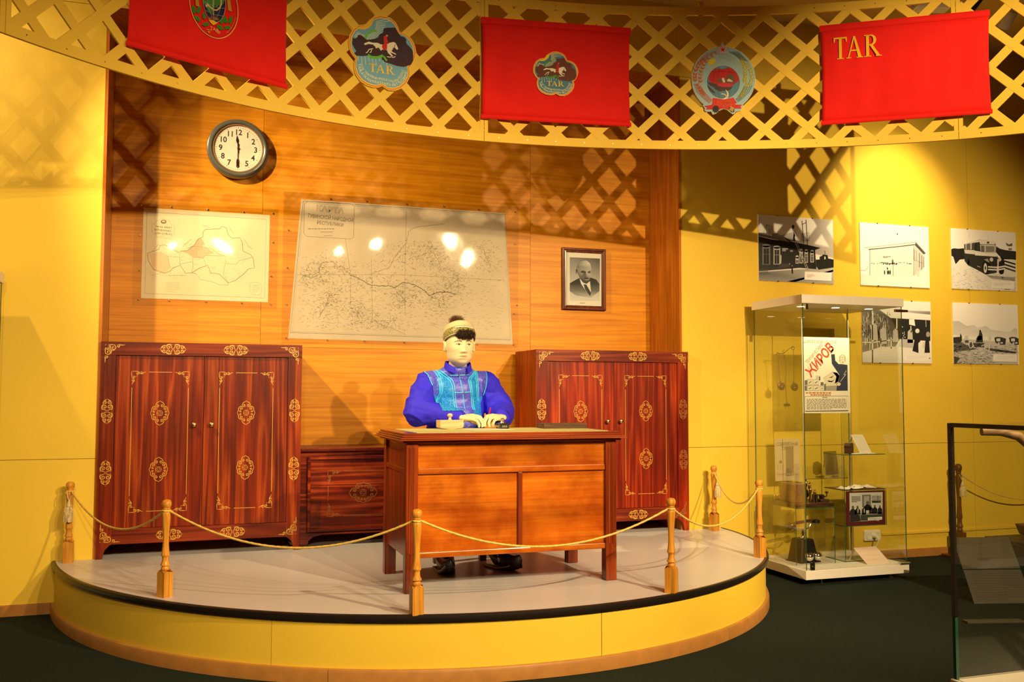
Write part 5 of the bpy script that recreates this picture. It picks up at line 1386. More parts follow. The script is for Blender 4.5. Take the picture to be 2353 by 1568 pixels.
def d2(P):
    P.poly([(110, 95), (1600, 195), (1640, 1510), (140, 1450)], G(248))
    P.poly([(140, 1200), (360, 1230), (1250, 1260), (1400, 1510), (140, 1450)], [G(225), G(235), G(246), G(248), G(238)], up=True)
    P.up()
    P.poly([(370, 690), (900, 620), (1290, 590), (1290, 1250), (370, 1220)], G(232)); P.poly([(1300, 600), (1480, 770), (1500, 1060), (1300, 1240)], G(205))
    P.up()
    P.poly([(240, 645), (1335, 520), (1330, 575), (330, 680)], G(225)); P.line([(330, 680), (900, 625), (1330, 575)], 0.007, G(95)); P.poly([(1330, 525), (1540, 760), (1500, 785), (1320, 600)], G(85)); P.line([(240, 645), (1335, 520), (1545, 765)], 0.003, G(160))
    for x in (360, 1290):
        P.line([(x, 680 if x < 400 else 600), (x, 1230)], 0.006, G(140))
    for x in (430, 520, 620, 900, 1000, 1100, 1220):
        P.line([(x, 700), (x, 900)], 0.002, G(205)); P.line([(x, 1000), (x, 1190)], 0.002, G(205))
    for x, y0, y1 in ((1300, 680, 910), (1345, 700, 920), (1410, 760, 1060), (1460, 800, 1110), (1500, 830, 1060)):
        P.line([(x, y0), (x, y1)], 0.007 if x > 1390 else 0.004, G(110))
    P.line([(1300, 905), (1480, 970)], 0.003, G(140))
    for k in range(60):
        x = random.uniform(390, 1260); P.ell(x, 968 + 14 * math.sin(x / 60), random.uniform(5, 13), random.uniform(5, 12), G(random.choice((90, 130, 160))), n=8)
    for k in range(26):
        x = random.uniform(640, 930); P.ell(x, 980 + random.uniform(-20, 20), 12, 12, G(random.choice((45, 80, 120))), n=8)
    P.scrib(640, 820, 800, 860, 2, 0.006, G(90)); P.line([(850, 890), (855, 1240)], 0.005, G(120)); P.poly([(840, 880), (865, 960), (835, 1000), (820, 920)], G(110))
    for x in (670, 735, 760, 790):
        P.ell(x, 1165, 14, 50, G(55), n=10)
    P.line([(720, 1060), (745, 1100)], 0.008, G(60)); P.line([(730, 1055), (720, 1105)], 0.006, G(60)); P.poly([(935, 315), (960, 370), (930, 365)], G(55)); P.line([(160, 1120), (260, 1125), (330, 1040)], 0.004, G(150)); P.rect(1350, 1140, 1410, 1250, G(220))
photo('overexposed photograph of a white two-storey building, upper middle on the right wall', 4.994, 5.678, 2.174, 2.681, (1752, 1568), [(4.9297, 2.7145), (5.7536, 2.7657), (5.7354, 2.1492), (4.9162, 2.1192)], d2)
def d3(P):
    P.poly([(100, 130), (1500, 225), (1520, 800), (120, 760)], [G(245), G(228), G(228), G(245)])
    P.poly([(110, 760), (1520, 760), (1530, 1490), (130, 1440)], [G(240), G(215), G(205), G(235)])
    P.up()
    for k in range(260):
        x, y = random.uniform(160, 1480), random.uniform(960, 1420)
        P.line([(x, y), (x + random.uniform(10, 50), y + random.uniform(-5, 12))], 0.0025, G(random.choice((150, 175, 190))))
    P.poly([(880, 1130), (1500, 1180), (1500, 1260), (1000, 1200)], G(150))
    P.poly([(1090, 640), (1100, 520), (1180, 570), (1300, 600), (1520, 625), (1520, 810), (1200, 760)], G(45)); P.poly([(140, 580), (200, 560), (300, 570), (420, 560), (430, 790), (330, 800), (240, 900), (190, 740), (140, 720)], G(38))
    for k in range(3):
        P.line([(1270, 830 + k * 70), (1510, 900 + k * 75)], 0.014, G(40 if k < 2 else 60))
    P.poly([(1300, 440), (1370, 480), (1440, 450), (1440, 515), (1370, 520), (1320, 500)], G(95)); P.rect(1360, 560, 1430, 600, G(110)); P.line([(525, 210), (535, 350)], 0.003, G(190)); P.line([(930, 280), (930, 360)], 0.003, G(200))
    P.poly([(420, 470), (740, 380), (1050, 410), (1090, 480), (1085, 690), (1130, 720), (1110, 1080), (880, 1120), (700, 1020), (500, 920), (430, 830)], G(52), up=True)
    P.up()
    P.poly([(430, 460), (740, 385), (1060, 410), (1075, 480), (755, 470), (750, 430), (430, 480)], G(222)); P.poly([(425, 590), (640, 600), (640, 690), (440, 670)], G(215)); P.poly([(635, 610), (760, 630), (1080, 660), (1130, 720), (1110, 740), (650, 710)], G(225))
    P.poly([(755, 480), (1080, 490), (1080, 660), (770, 640)], G(200)); P.up()
    P.poly([(775, 500), (850, 510), (850, 640), (780, 640)], G(105)); P.poly([(875, 515), (1060, 520), (1060, 640), (880, 640)], G(130)); P.rect(905, 420, 950, 460, G(60))
    for x in range(6):
        x0 = 440 + x * 52
        P.poly([(x0, 470 - x * 7), (x0 + 40, 462 - x * 7), (x0 + 40, 590), (x0, 580)], G((170, 110, 185, 80, 50, 60)[x]))
    P.ell(1215, 920, 65, 180, G(35)); P.ell(900, 960, 95, 150, G(30), up=True); P.ell(868, 980, 36, 105, G(215), up=True); P.ell(868, 980, 14, 40, G(60), up=True); P.ell(1210, 1050, 55, 65, G(28)); P.ell(515, 850, 28, 80, G(40)); P.ell(512, 860, 14, 45, G(140))
    P.poly([(1030, 745), (1115, 740), (1125, 930), (1040, 930)], G(48)); P.ell(1000, 800, 40, 42, G(205)); P.ell(1172, 800, 36, 40, G(200)); P.poly([(840, 800), (920, 780), (960, 870), (900, 840)], G(150))
    P.line([(925, 955), (1130, 968), (1285, 940)], 0.012, G(225), up=True); P.line([(925, 1010), (1130, 1020), (1285, 990)], 0.012, G(225)); P.line([(690, 940), (760, 960)], 0.006, G(170))
    P.poly([(1000, 1240), (1480, 1262), (1478, 1430), (985, 1400)], G(232), up=True); P.up(); P.scrib(1050, 1290, 1420, 1360, 3, 0.002, G(170)); P.scrib(1270, 1425, 1460, 1440, 1, 0.006, G(90))
photo('photograph of an old bus with round headlamps, upper right on the right wall', 5.908, 6.602, 2.180, 2.687, (1660, 1568), [(5.8426, 2.7348), (6.6848, 2.7859), (6.6608, 2.1458), (5.8238, 2.1163)], d3)
def d4(P):
    P.poly([(165, 110), (1650, 120), (1660, 1450), (165, 1440)], [G(235), G(245), G(235), G(228)])
    P.up()
    P.poly([(170, 280), (560, 290), (800, 470), (1640, 520), (1640, 960), (1000, 920), (900, 1080), (600, 1080), (190, 1210)], [G(120), G(130), G(70), G(45), G(50), G(60), G(140), G(150), G(130)])
    P.up()
    P.poly([(800, 480), (1640, 525), (1640, 950), (1010, 915), (940, 880), (930, 700)], G(42)); P.poly([(550, 290), (640, 300), (830, 415), (1640, 465), (1640, 520), (810, 470)], G(236)); P.poly([(820, 300), (1640, 330), (1640, 400), (1300, 370)], [G(215), G(150), G(120), G(200)])
    random.seed(5)
    for k in range(120):
        x, y = random.uniform(185, 780), random.uniform(320, 950); h_ = random.uniform(80, 260)
        P.line([(x, y), (x + random.uniform(-35, 35), y + h_)], random.uniform(0.003, 0.010), G(random.choice((205, 220, 180, 90, 70, 150))))
    P.up()
    for x, y, s_ in ((450, 640, 1), (640, 720, 1), (900, 740, .8), (1210, 760, .8)):
        P.poly([(x - 60 * s_, y), (x, y - 60 * s_), (x + 60 * s_, y), (x + 80 * s_, y + 300 * s_), (x - 70 * s_, y + 300 * s_)], G(195))
    for x, y0, y1 in ((415, 300, 1420), (930, 480, 700), (810, 880, 1120), (590, 900, 1080)):
        P.line([(x, y0), (x, y1)], 0.010, G(235))
    P.line([(190, 985), (430, 990), (850, 930)], 0.007, G(232)); P.poly([(180, 1200), (640, 1080), (1000, 1090), (1640, 1170), (1650, 1440), (180, 1430)], [G(230), G(225), G(228), G(235), G(230), G(215)])
    P.poly([(1000, 915), (1290, 930), (1270, 1110), (960, 1080)], G(190)); P.poly([(1190, 500), (1300, 500), (1320, 640), (1190, 610)], G(245)); P.line([(1225, 640), (1235, 780)], 0.009, G(225)); P.line([(1545, 520), (1550, 660)], 0.006, G(190))
    for k in range(8):
        P.ell(random.uniform(1020, 1120), random.uniform(640, 900), 9, 14, G(220), n=8)
    P.poly([(1340, 800), (1390, 790), (1430, 960), (1385, 1010), (1390, 1215), (1260, 1170), (1300, 960)], G(38), up=True); P.ell(1365, 745, 45, 48, G(225)); P.poly([(1540, 880), (1610, 870), (1630, 1210), (1515, 1210)], G(40)); P.ell(1590, 820, 42, 60, G(160)); P.poly([(1480, 1000), (1530, 980), (1520, 1110), (1480, 1115)], G(215))
    for k in range(6):
        P.line([(560, 1180 + k * 34), (990, 1190 + k * 34)], 0.0015, G(190))
    P.poly([(1090, 1245), (1610, 1255), (1610, 1385), (1085, 1375)], G(238), up=True); P.up(); P.scrib(1150, 1260, 1560, 1350, 3, 0.002, G(185)); P.ell(1625, 1325, 14, 10, G(60))
    random.seed(11)
photo('photograph of a shop with hanging clothes and two customers, partly behind the showcase top', 4.996, 5.681, 1.553, 2.060, (1752, 1568), [(4.9154, 2.0843), (5.7343, 2.1132), (5.7163, 1.5035), (4.9021, 1.4954)], d4)
def d5(P):
    P.poly([(140, 140), (1540, 190), (1550, 1000), (180, 950)], [G(250), G(240), G(225), G(235)])
    P.poly([(180, 900), (1550, 1000), (1560, 1470), (190, 1450)], [G(190), G(200), G(190), G(165)], up=True)
    P.poly([(180, 540), (310, 535), (470, 640), (620, 620), (720, 680), (880, 640), (1000, 720), (1200, 750), (1400, 770), (1480, 690), (1540, 700), (1545, 890), (1100, 880), (600, 870), (185, 830)], [G(200), G(195), G(205), G(205), G(215), G(200), G(205), G(210), G(215), G(195), G(195), G(222), G(225), G(225), G(215)])
    P.up()
    random.seed(9)
    for k in range(420):
        x = random.uniform(190, 1540); y = random.uniform(1050, 1440)
        if x > 1020 and y > 1230: continue
        P.line([(x, y), (x + random.uniform(15, 70), y + random.uniform(-14, 14))], random.uniform(0.002, 0.004), G(random.choice((60, 95, 130, 225, 230))))
    P.poly([(185, 1030), (320, 960), (500, 1060), (700, 1130), (500, 1160), (300, 1180), (190, 1200)], G(95)); P.poly([(850, 1110), (1100, 1130), (1540, 1190), (1500, 1225), (1000, 1170)], G(75))
    P.up()
    P.poly([(730, 840), (745, 740), (775, 735), (810, 830), (820, 990), (670, 990), (680, 900)], G(60)); P.ell(758, 740, 16, 18, G(70)); P.poly([(600, 1000), (870, 1000), (860, 1100), (640, 1080)], G(75)); P.ring(563, 1040, 40, 70, 0.006, G(215)); P.ell(563, 1040, 30, 58, G(80)); P.ring(740, 1080, 30, 55, 0.005, G(210))
    P.poly([(700, 850), (790, 850), (800, 930), (700, 950)], G(150)); P.poly([(185, 880), (330, 870), (340, 790), (375, 870), (370, 960), (320, 1000), (190, 1010)], G(55)); P.ell(470, 900, 45, 60, G(195)); P.poly([(430, 950), (510, 940), (520, 1000), (440, 1000)], G(90))
    for x, k in ((1060, 0), (1370, 1)):
        P.poly([(x, 890), (x + 60, 870), (x + 150, 880), (x + 250, 910), (x + 230, 1040), (x + 110, 1040), (x + 20, 990)], G(62)); P.rect(x + 45, 905, x + 125, 965, G(225), up=True); P.rect(x + 130, 985, x + 180, 1015, G(215)); P.ell(x + 95, 1020, 20, 42, G(200))
    P.ell(965, 900, 28, 50, G(205)); P.line([(965, 950), (950, 1150)], 0.012, G(205)); P.line([(855, 1010), (858, 1150)], 0.009, G(215)); P.line([(780, 1070), (840, 1040)], 0.006, G(215))
    P.poly([(190, 1280), (330, 1320), (250, 1440), (195, 1440)], G(70))
    P.poly([(1035, 1235), (1535, 1245), (1545, 1400), (1030, 1385)], G(238), up=True); P.up(); P.scrib(1080, 1270, 1490, 1350, 3, 0.002, G(180))
    random.seed(11)
photo('photograph of horse carts and trucks below mountains, lower right on the right wall', 5.907, 6.602, 1.556, 2.064, (1660, 1568), [(5.8238, 2.1163), (6.6608, 2.1458), (6.637, 1.5127), (5.8053, 1.5044)], d5)

# ------------------------------------------------------------------ tall glass showcases
SX0, SX1, SY0, SY1, SB, ST = 3.925, 4.785, 5.44, 6.06, 0.102, 1.93
MT['bulb'] = plain('lit_downlight', (1, 1, 1), emit=((1.0, 0.86, 0.62), 14.0))
def showcase(label, x0, y0):
    c = thing('glass_showcase', label, 'showcase', (x0, y0, 0), 0, 'tall glass showcases')
    W, Dp = SX1 - SX0, SY1 - SY0
    B().box(0, W, 0, Dp, 0.040, SB).build('base_slab', MT['white'], c, bevel=0.002)
    B().box(0, W, 0, Dp, ST, 1.990).build('top_box', MT['white'], c, bevel=0.002)
    for x in (0.16, W - 0.12):
        for y in (0.05, Dp - 0.05):
            B().lathe([(0.017, 0), (0.017, 0.008), (0.006, 0.012), (0.006, 0.04)], c=(x, y, 0), n=12).build('foot', MT['chrome'], c, smooth=True)
    g = 0.006
    for nm, q in (('front_pane', (0.014, W - 0.014, 0.010, 0.010 + g)), ('back_pane', (0.014, W - 0.014, Dp - 0.012 - g, Dp - 0.012)), ('side_pane', (0.008, 0.008 + g, 0.010, Dp - 0.012)), ('side_pane', (W - 0.008 - g, W - 0.008, 0.010, Dp - 0.012))):
        B().box(*q, SB, ST).build(nm, MT['glass'], c)
    for x, y in ((0.010, 0.009), (W - 0.014, 0.009), (0.009, Dp - 0.016), (W - 0.014, Dp - 0.016)):
        B().box(x, x + 0.004, y, y + 0.004, SB, ST).build('pane_edge', MT['glassedge'], c)
    for x in (0.135, 0.43, 0.72):
        B().lathe([(0.036, ST - 0.003), (0.036, ST), (0.030, ST), (0.030, ST - 0.004)], c=(x, 0.20, 0), n=24, loop=True).build('downlight_ring', MT['chrome'], c, smooth=True)
        B().lathe([(0.027, ST - 0.0035), (0.027, ST - 0.001)], c=(x, 0.20, 0), n=20).build('downlight', MT['bulb'], c)
        if x0 > 0:
            spot((x0 + x, y0 + 0.20, ST - 0.012), (x0 + x, y0 + 0.24, 0.0), 11, 120, 0.8, 0.02, (1.0, 0.80, 0.48))
    B().box(0.03, 0.055, 0.004, 0.022, ST - 0.045, ST - 0.004).build('corner_clamp', MT['chrome'], c, bevel=0.003)
    B().cyl((W - 0.075, 0.004, ST - 0.03), (W + 0.035, 0.004, ST - 0.03), 0.011, 0.009, 14).build('hinge_pin', MT['brass'], c, smooth=True)
    B().box(0.045, 0.075, 0.002, 0.02, SB, SB + 0.055).build('lock', MT['black'], c, bevel=0.003)
    B().cyl((0.06, 0.002, SB + 0.022), (0.06, -0.004, SB + 0.022), 0.008, n=12).build('lock_barrel', MT['chrome'], c, smooth=True)
    B().box(W - 0.08, W + 0.01, -0.008, 0.02, SB, SB + 0.012).build('door_plate', MT['steel'], c, bevel=0.002)
    return c
showcase('tall glass showcase of telephone and telegraph exhibits right of the platform', SX0, SY0)
showcase('tall glass showcase whose corner just enters at the left edge of the picture', -1.085 - 0.86, 5.40)
# poster hung inside the showcase
pz = thing('hanging_poster', 'cream poster with red diagonal lettering and raised-arm figure inside the showcase', 'poster', (4.35, 5.75, 1.163))
lp_ = lambda u, v, w_: (u - 4.35, -w_, v - 1.163)
MT['poster'] = plain('poster_paper', (0.84, 0.78, 0.62), rough=0.6)
B().box(4.143 - 4.35, 4.556 - 4.35, 0, 0.003, 0, 0.555).build('sheet', MT['poster'], pz)
for x in (4.150, 4.553):
    B().cyl((x - 4.35, 0.008, SB - 1.163), (x - 4.35, 0.008, ST - 1.163), 0.0035, n=8).build('hanging_rod', MT['steel'], pz, smooth=True)
P = Pr((1098, 1568), [(4.0979, 1.7622), (4.6303, 1.7746), (4.6155, 1.129), (4.0866, 1.1324)])
RD, NV, BK = (0.62, 0.07, 0.03), (0.035, 0.045, 0.075), (0.04, 0.04, 0.035)
P.ztext('ШИРЕ РАЗВЕРНЁМ СБОР', (120, 225), 0.023, (0.16, 0.16, 0.13), width=0.29, bold=0.006)
P.ztext('ТЕХНИЧЕСКИХ', (195, 605), 0.026, (0.42, 0.09, 0.04), ang=0.775, width=0.198, bold=0.006)
P.ztext('ЖИРОВ', (262, 850), 0.074, RD, ang=0.80, width=0.300, bold=0.03)
P.poly([(625, 430), (690, 425), (700, 540), (760, 605), (820, 605), (920, 620), (925, 1085), (720, 1085), (725, 1000), (750, 930), (775, 800), (700, 690), (640, 600)], NV)
P.poly([(610, 300), (640, 280), (650, 330), (670, 340), (660, 420), (630, 425)], (0.75, 0.65, 0.48)); P.line([(610, 300), (640, 280), (650, 330), (670, 340), (662, 420), (630, 425), (610, 300)], 0.0010, (0.35, 0.3, 0.2))
P.up()
P.poly([(770, 470), (800, 440), (860, 435), (885, 480), (885, 565), (855, 600), (800, 600), (770, 555)], (0.74, 0.66, 0.48)); P.line([(770, 555), (780, 470), (830, 430), (880, 470), (885, 560), (870, 545), (870, 480), (785, 480), (790, 560), (770, 555)], 0.0022, (0.22, 0.2, 0.15))
P.line([(810, 520), (830, 520)], 0.002, BK); P.line([(845, 520), (862, 520)], 0.002, BK); P.poly([(820, 565), (850, 565), (835, 580)], BK)
P.poly([(490, 860), (650, 745), (730, 760), (775, 810), (750, 930), (720, 990), (540, 1000)], (0.70, 0.63, 0.46)); P.poly([(650, 745), (730, 760), (775, 810), (750, 920), (690, 960), (720, 830)], (0.45, 0.42, 0.32)); P.poly([(560, 900), (640, 910), (700, 870), (640, 930), (580, 925)], (0.30, 0.28, 0.22)); P.poly([(580, 850), (640, 830), (680, 800), (640, 850)], (0.40, 0.36, 0.28))
P.line([(480, 860), (650, 745)], 0.0012, BK); P.line([(900, 720), (850, 800), (895, 785), (790, 920)], 0.004, (0.6, 0.58, 0.5)); P.ell(760, 965, 38, 32, (0.72, 0.60, 0.42)); P.poly([(530, 1000), (720, 990), (720, 1085), (520, 1085)], (0.36, 0.33, 0.26))
P.up()
for x0, x1, y0, y1 in ((200, 290, 880, 980), (310, 405, 880, 980), (355, 420, 820, 880), (200, 295, 990, 1085), (310, 410, 990, 1085), (430, 495, 1000, 1085)):
    P.rect(x0, y0, x1, y1, (0.72, 0.66, 0.50)); P.line([(x0, y0), (x1, y0), (x1, y1), (x0, y1), (x0, y0)], 0.0018, BK); P.line([(x0 + 25, y1 - 30), (x1 - 25, y0 + 35)], 0.0045, (0.35, 0.32, 0.24))
for x0, x1, y0, y1 in ((150, 195, 895, 980), (150, 190, 990, 1085), (410, 430, 830, 900), (435, 490, 930, 990), (500, 530, 960, 1085)):
    P.rect(x0, y0, x1, y1, (0.16, 0.15, 0.12))
P.scrib(170, 1110, 905, 1135, 1, 0.010, (0.55, 0.20, 0.06)); P.scrib(255, 1148, 830, 1170, 1, 0.010, (0.55, 0.20, 0.06))
P.line([(155, 1185), (935, 1180), (935, 1440), (155, 1450), (155, 1185)], 0.002, BK); P.line([(160, 1455), (935, 1445)], 0.005, BK)
P.scrib(470, 1195, 610, 1215, 1, 0.005, BK); P.scrib(185, 1225, 905, 1425, 8, 0.0042, (0.2, 0.18, 0.13))
P.build('poster_print', lp_, pz)
# headphones hanging on the back pane
hp = thing('telegraph_earphones', 'pair of earphones on twisted cords with plug hanging inside the showcase', 'earphones', (4.17, 5.985, 1.22))
MT['brown'] = plain('brown_bakelite', (0.07, 0.035, 0.018), rough=0.3)
e0 = lambda x, z: (x - 4.17, 0, z - 1.22)
B().tube([e0(4.080, 1.595), e0(4.10, 1.605), e0(4.15, 1.608), e0(4.17, 1.62), e0(4.20, 1.645), e0(4.235, 1.655)], 0.0022, 6).tube([(math.cos(t) * 0.008 + 4.15 - 4.17, math.sin(t) * 0.008, 1.59 + t * 0.0035 - 1.24) for t in np.linspace(0, 6 * PI, 50)], 0.0016, 5).tube([e0(4.098 + 0.009 * math.cos(t), 1.597 + 0.016 * math.sin(t)) for t in np.linspace(0, 6.2, 16)], 0.0018, 6).tube([e0(4.232 + 0.013 * math.cos(t), 1.648 + 0.013 * math.sin(t)) for t in np.linspace(0, 6.2, 16)], 0.0018, 6).build('wire_hook', MT['iron'], hp, smooth=True)
B().tube([e0(4.103, 1.585), e0(4.108, 1.47), e0(4.115, 1.39)], 0.0018, 6).tube([e0(4.235, 1.64), e0(4.236, 1.50), e0(4.236, 1.385)], 0.0018, 6).tube([e0(4.155, 1.59), e0(4.168, 1.48), e0(4.162, 1.38), e0(4.170, 1.25)], 0.0018, 6).build('cord', MT['iron'], hp, smooth=True)
for x, z in ((4.118, 1.360), (4.232, 1.355)):
    ep = B().lathe([(0.026, 0), (0.030, 0.006), (0.030, 0.016), (0.022, 0.020), (0.008, 0.018)], n=24, M=Matrix.Translation(e0(x, z)) @ RX).cyl(e0(x, z + 0.026), e0(x, z + 0.042), 0.008, 0.004, 10).build('earpiece', MT['brown'], hp, smooth=True)
    B().sph((x - 4.17, -0.017, z - 1.225), 0.006, 10, 8).build('membrane_cap', MT['chrome'], ep, smooth=True)
B().box(-0.022, 0.022, -0.008, 0.008, -0.01, 0.01).cyl((0, 0, 0.01), (0, 0, 0.028), 0.007, 0.004, 10).cyl((-0.012, 0, -0.01), (-0.012, 0, -0.026), 0.002, n=8).cyl((0.012, 0, -0.01), (0.012, 0, -0.026), 0.002, n=8).build('plug', MT['brown'], hp)
# old brochure on the back pane
bk_ = thing('old_brochure', 'old brochure cover with dark vertical bar pinned inside the showcase at left', 'brochure', (4.22, 6.035, 0.647))
k_ = 6.035 / 6.15
BU = lambda u, v, w_: (u * k_ - 4.22, -w_, 1.3 + (v - 1.3) * k_ - 0.647)
P = Pr((1695, 1568), [(3.9443, 1.0577), (5.5727, 1.0427), (5.536, -0.2456), (3.9271, -0.1441)])
cor = [P.T(p) for p in ((252, 122), (500, 118), (510, 525), (262, 535))]
B().prism(cor, BU, -0.002, 0.0).build('cover', plain('brochure_paper', (0.55, 0.45, 0.26), rough=0.7, var=0.06), bk_)
P.poly([(362, 200), (438, 190), (440, 480), (368, 488)], (0.22, 0.18, 0.12))
P.ztext('СОВРЕМЕННАЯ', (272, 190), 0.024, (0.16, 0.12, 0.07), width=0.19, ang=0.0, bold=0.02, up=True); P.ztext('ТУВА', (318, 232), 0.026, (0.16, 0.12, 0.07), width=0.085, bold=0.02)
P.ell(312, 348, 14, 18, (0.25, 0.18, 0.1)); P.scrib(275, 372, 352, 425, 4, 0.002, (0.3, 0.22, 0.13)); P.ztext('КЫЗЫЛ', (280, 478), 0.014, (0.16, 0.12, 0.07), width=0.08); P.ztext('N 1', (375, 475), 0.016, (0.6, 0.5, 0.3), width=0.05); P.ztext('1926', (445, 478), 0.014, (0.16, 0.12, 0.07), width=0.04); P.scrib(360, 152, 435, 160, 1, 0.004, (0.2, 0.15, 0.09))
P.build('cover_print', BU, bk_)
# glass table with telegraph apparatus
def gbox(name, label, x0, x1, y0, y1, z0, z1, panes, loc=None):
    t = thing(name, label, 'stand', ((x0 + x1) / 2, (y0 + y1) / 2, z0))
    c = Vector(t.location); g = 0.005
    for p in panes:
        q = {'left': (x0, x0 + g, y0, y1, z0, z1), 'right': (x1 - g, x1, y0, y1, z0, z1), 'back': (x0 + g, x1 - g, y1 - g, y1, z0, z1), 'top': (x0, x1, y0, y1, z1, z1 + g), 'bottom': (x0, x1, y0, y1, z0, z0 + g)}[p]
        B().box(q[0] - c.x, q[1] - c.x, q[2] - c.y, q[3] - c.y, q[4] - c.z, q[5] - c.z).build(p + '_pane', MT['glass'], t)
    e = 0.0035
    es = []
    for x in (x0, x1 - e):
        if ('left' if x == x0 else 'right') in panes: es.append((x, x + e, y0 - e, y0, z0, z1))
    if 'top' in panes: es += [(x0, x1, y0 - e, y0, z1, z1 + g), (x0 - e, x0, y0, y1, z1, z1 + g)]
    if 'bottom' in panes: es += [(x0, x1, y0 - e, y0, z0, z0 + g), (x0 - e, x0, y0, y1, z0, z0 + g)]
    for q in es:
        B().box(q[0] - c.x, q[1] - c.x, q[2] - c.y, q[3] - c.y, q[4] - c.z, q[5] - c.z).build('pane_edge', MT['glassedge'], t)
    return t
gbox('glass_stand', 'clear glass table carrying the telegraph set in the showcase', 3.985, 4.312, 5.635, 5.912, SB, 0.495, ('left', 'right', 'top'))
tg = thing('telegraph_set', 'brass Morse telegraph on a dark board on the glass table', 'telegraph', (4.148, 5.775, 0.5005))
MT['tbase'] = wood('dark_telegraph_board', (0.03, 0.014, 0.008), (0.08, 0.035, 0.016), (0.14, 0.06, 0.03), axis='X', scale=2, rough=0.3, coat=0.3)
MT['oak'] = wood('oak_case', (0.12, 0.06, 0.022), (0.20, 0.10, 0.035), (0.30, 0.16, 0.055), axis='Z', scale=2, rough=0.35, coat=0.3)
B().box(-0.165, 0.165, -0.14, 0.14, 0, 0.028).build('base_board', MT['tbase'], tg, bevel=0.003)
B().box(-0.125, -0.020, -0.07, 0.11, 0.028, 0.158).build('clockwork_case', MT['oak'], tg, bevel=0.003)
B().box(-0.018, -0.014, -0.065, 0.105, 0.04, 0.15).box(-0.02, 0.04, 0.06, 0.10, 0.028, 0.16).build('brass_plate', MT['brass'], tg)
for y, z, r in ((-0.04, 0.09, 0.034), (0.03, 0.11, 0.028), (0.0, 0.05, 0.018)):
    B().cyl((-0.006, y, z), (0.002, y, z), r, n=24).cyl((-0.014, y, z), (0.03, y, z), 0.005, n=8).build('gear_wheel', MT['brass'], tg, smooth=True)
for x, y, h in ((0.030, -0.05, 0.13), (0.045, -0.02, 0.16), (0.062, -0.055, 0.11), (0.05, 0.03, 0.18)):
    B().lathe([(0.010, 0.028), (0.010, 0.04), (0.005, 0.05), (0.005, h * 0.7), (0.011, h * 0.75), (0.011, h * 0.9), (0.004, h * 0.95), (0.007, h), (0.003, h + 0.008)], c=(x, y, 0), n=12).build('terminal_column', MT['brass'], tg, smooth=True)
for x in (0.033, 0.058):
    B().cyl((x, -0.08, 0.03), (x, -0.08, 0.085), 0.011, n=14).build('coil', MT['iron'], tg, smooth=True)
B().box(0.085, 0.155, -0.10, -0.03, 0.028, 0.048).build('key_base', MT['brown'], tg, bevel=0.003)
B().tube([(0.088, -0.065, 0.075), (0.115, -0.065, 0.072), (0.145, -0.065, 0.062), (0.158, -0.065, 0.07)], [0.006, 0.007, 0.005, 0.004], 8).box(0.105, 0.120, -0.085, -0.045, 0.048, 0.080).build('key_lever', MT['iron'], tg)
B().lathe([(0.004, 0.065), (0.004, 0.085), (0.013, 0.092), (0.013, 0.098), (0.006, 0.102)], c=(0.157, -0.065, 0), n=14).build('key_knob', MT['brown'], tg, smooth=True)
B().box(-0.16, -0.10, 0.115, 0.138, 0.028, 0.036).build('terminal_strip', MT['brown'], tg)
for k in range(3):
    B().lathe([(0.004, 0.036), (0.004, 0.05), (0.007, 0.055), (0.007, 0.064), (0.003, 0.07)], c=(-0.15 + k * 0.02, 0.126, 0), n=10).build('terminal_screw', MT['brass'], tg, smooth=True)
# telephone
te = thing('old_telephone', 'old black table telephone with twin nickel bells and cradle handset in the showcase', 'telephone', (4.135, 5.765, SB), 0.10)
bt = [(-0.085, -0.075, 0), (0.085, -0.075, 0), (0.085, 0.075, 0), (-0.085, 0.075, 0), (-0.055, -0.055, 0.165), (0.055, -0.055, 0.165), (0.055, 0.060, 0.165), (-0.055, 0.060, 0.165)]
B().add(bt, [(0, 3, 2, 1), (4, 5, 6, 7), (0, 1, 5, 4), (1, 2, 6, 5), (2, 3, 7, 6), (3, 0, 4, 7)]).build('body', MT['black'], te, bevel=0.012)
B().box(-0.092, 0.092, -0.082, 0.082, 0, 0.010).build('base_plate', MT['black'], te, bevel=0.003)
for x in (-0.03, 0.045):
    B().sph((x, -0.098, 0.050), 0.032, 20, 14).build('bell', MT['chrome'], te, smooth=True)
B().lathe([(0.018, 0.165), (0.013, 0.175), (0.008, 0.19), (0.011, 0.20), (0.007, 0.21), (0.010, 0.222), (0.006, 0.23)], n=16).build('cradle_post', MT['chrome'], te, smooth=True)
B().tube([(-0.075, 0, 0.262), (-0.06, 0, 0.235), (-0.02, 0, 0.226), (0.02, 0, 0.226), (0.06, 0, 0.235), (0.075, 0, 0.262)], 0.0045, 8).build('cradle', MT['chrome'], te, smooth=True)
hs = B().tube([(-0.10, -0.01, 0.272), (-0.05, 0, 0.276), (0.05, 0, 0.284), (0.10, 0, 0.286)], [0.010, 0.011, 0.011, 0.010], 12).build('handset_grip', MT['brown'], te, smooth=True)
B().lathe([(0.012, 0.0), (0.030, -0.012), (0.034, -0.03), (0.024, -0.055), (0.010, -0.06)][::-1], c=(-0.115, -0.01, 0.285), n=18).build('mouthpiece', MT['brass'], hs, smooth=True)
B().lathe([(0.012, 0.0), (0.032, -0.006), (0.034, -0.026), (0.028, -0.030)][::-1], c=(0.118, 0, 0.296), n=18).build('earpiece', MT['black'], hs, smooth=True)
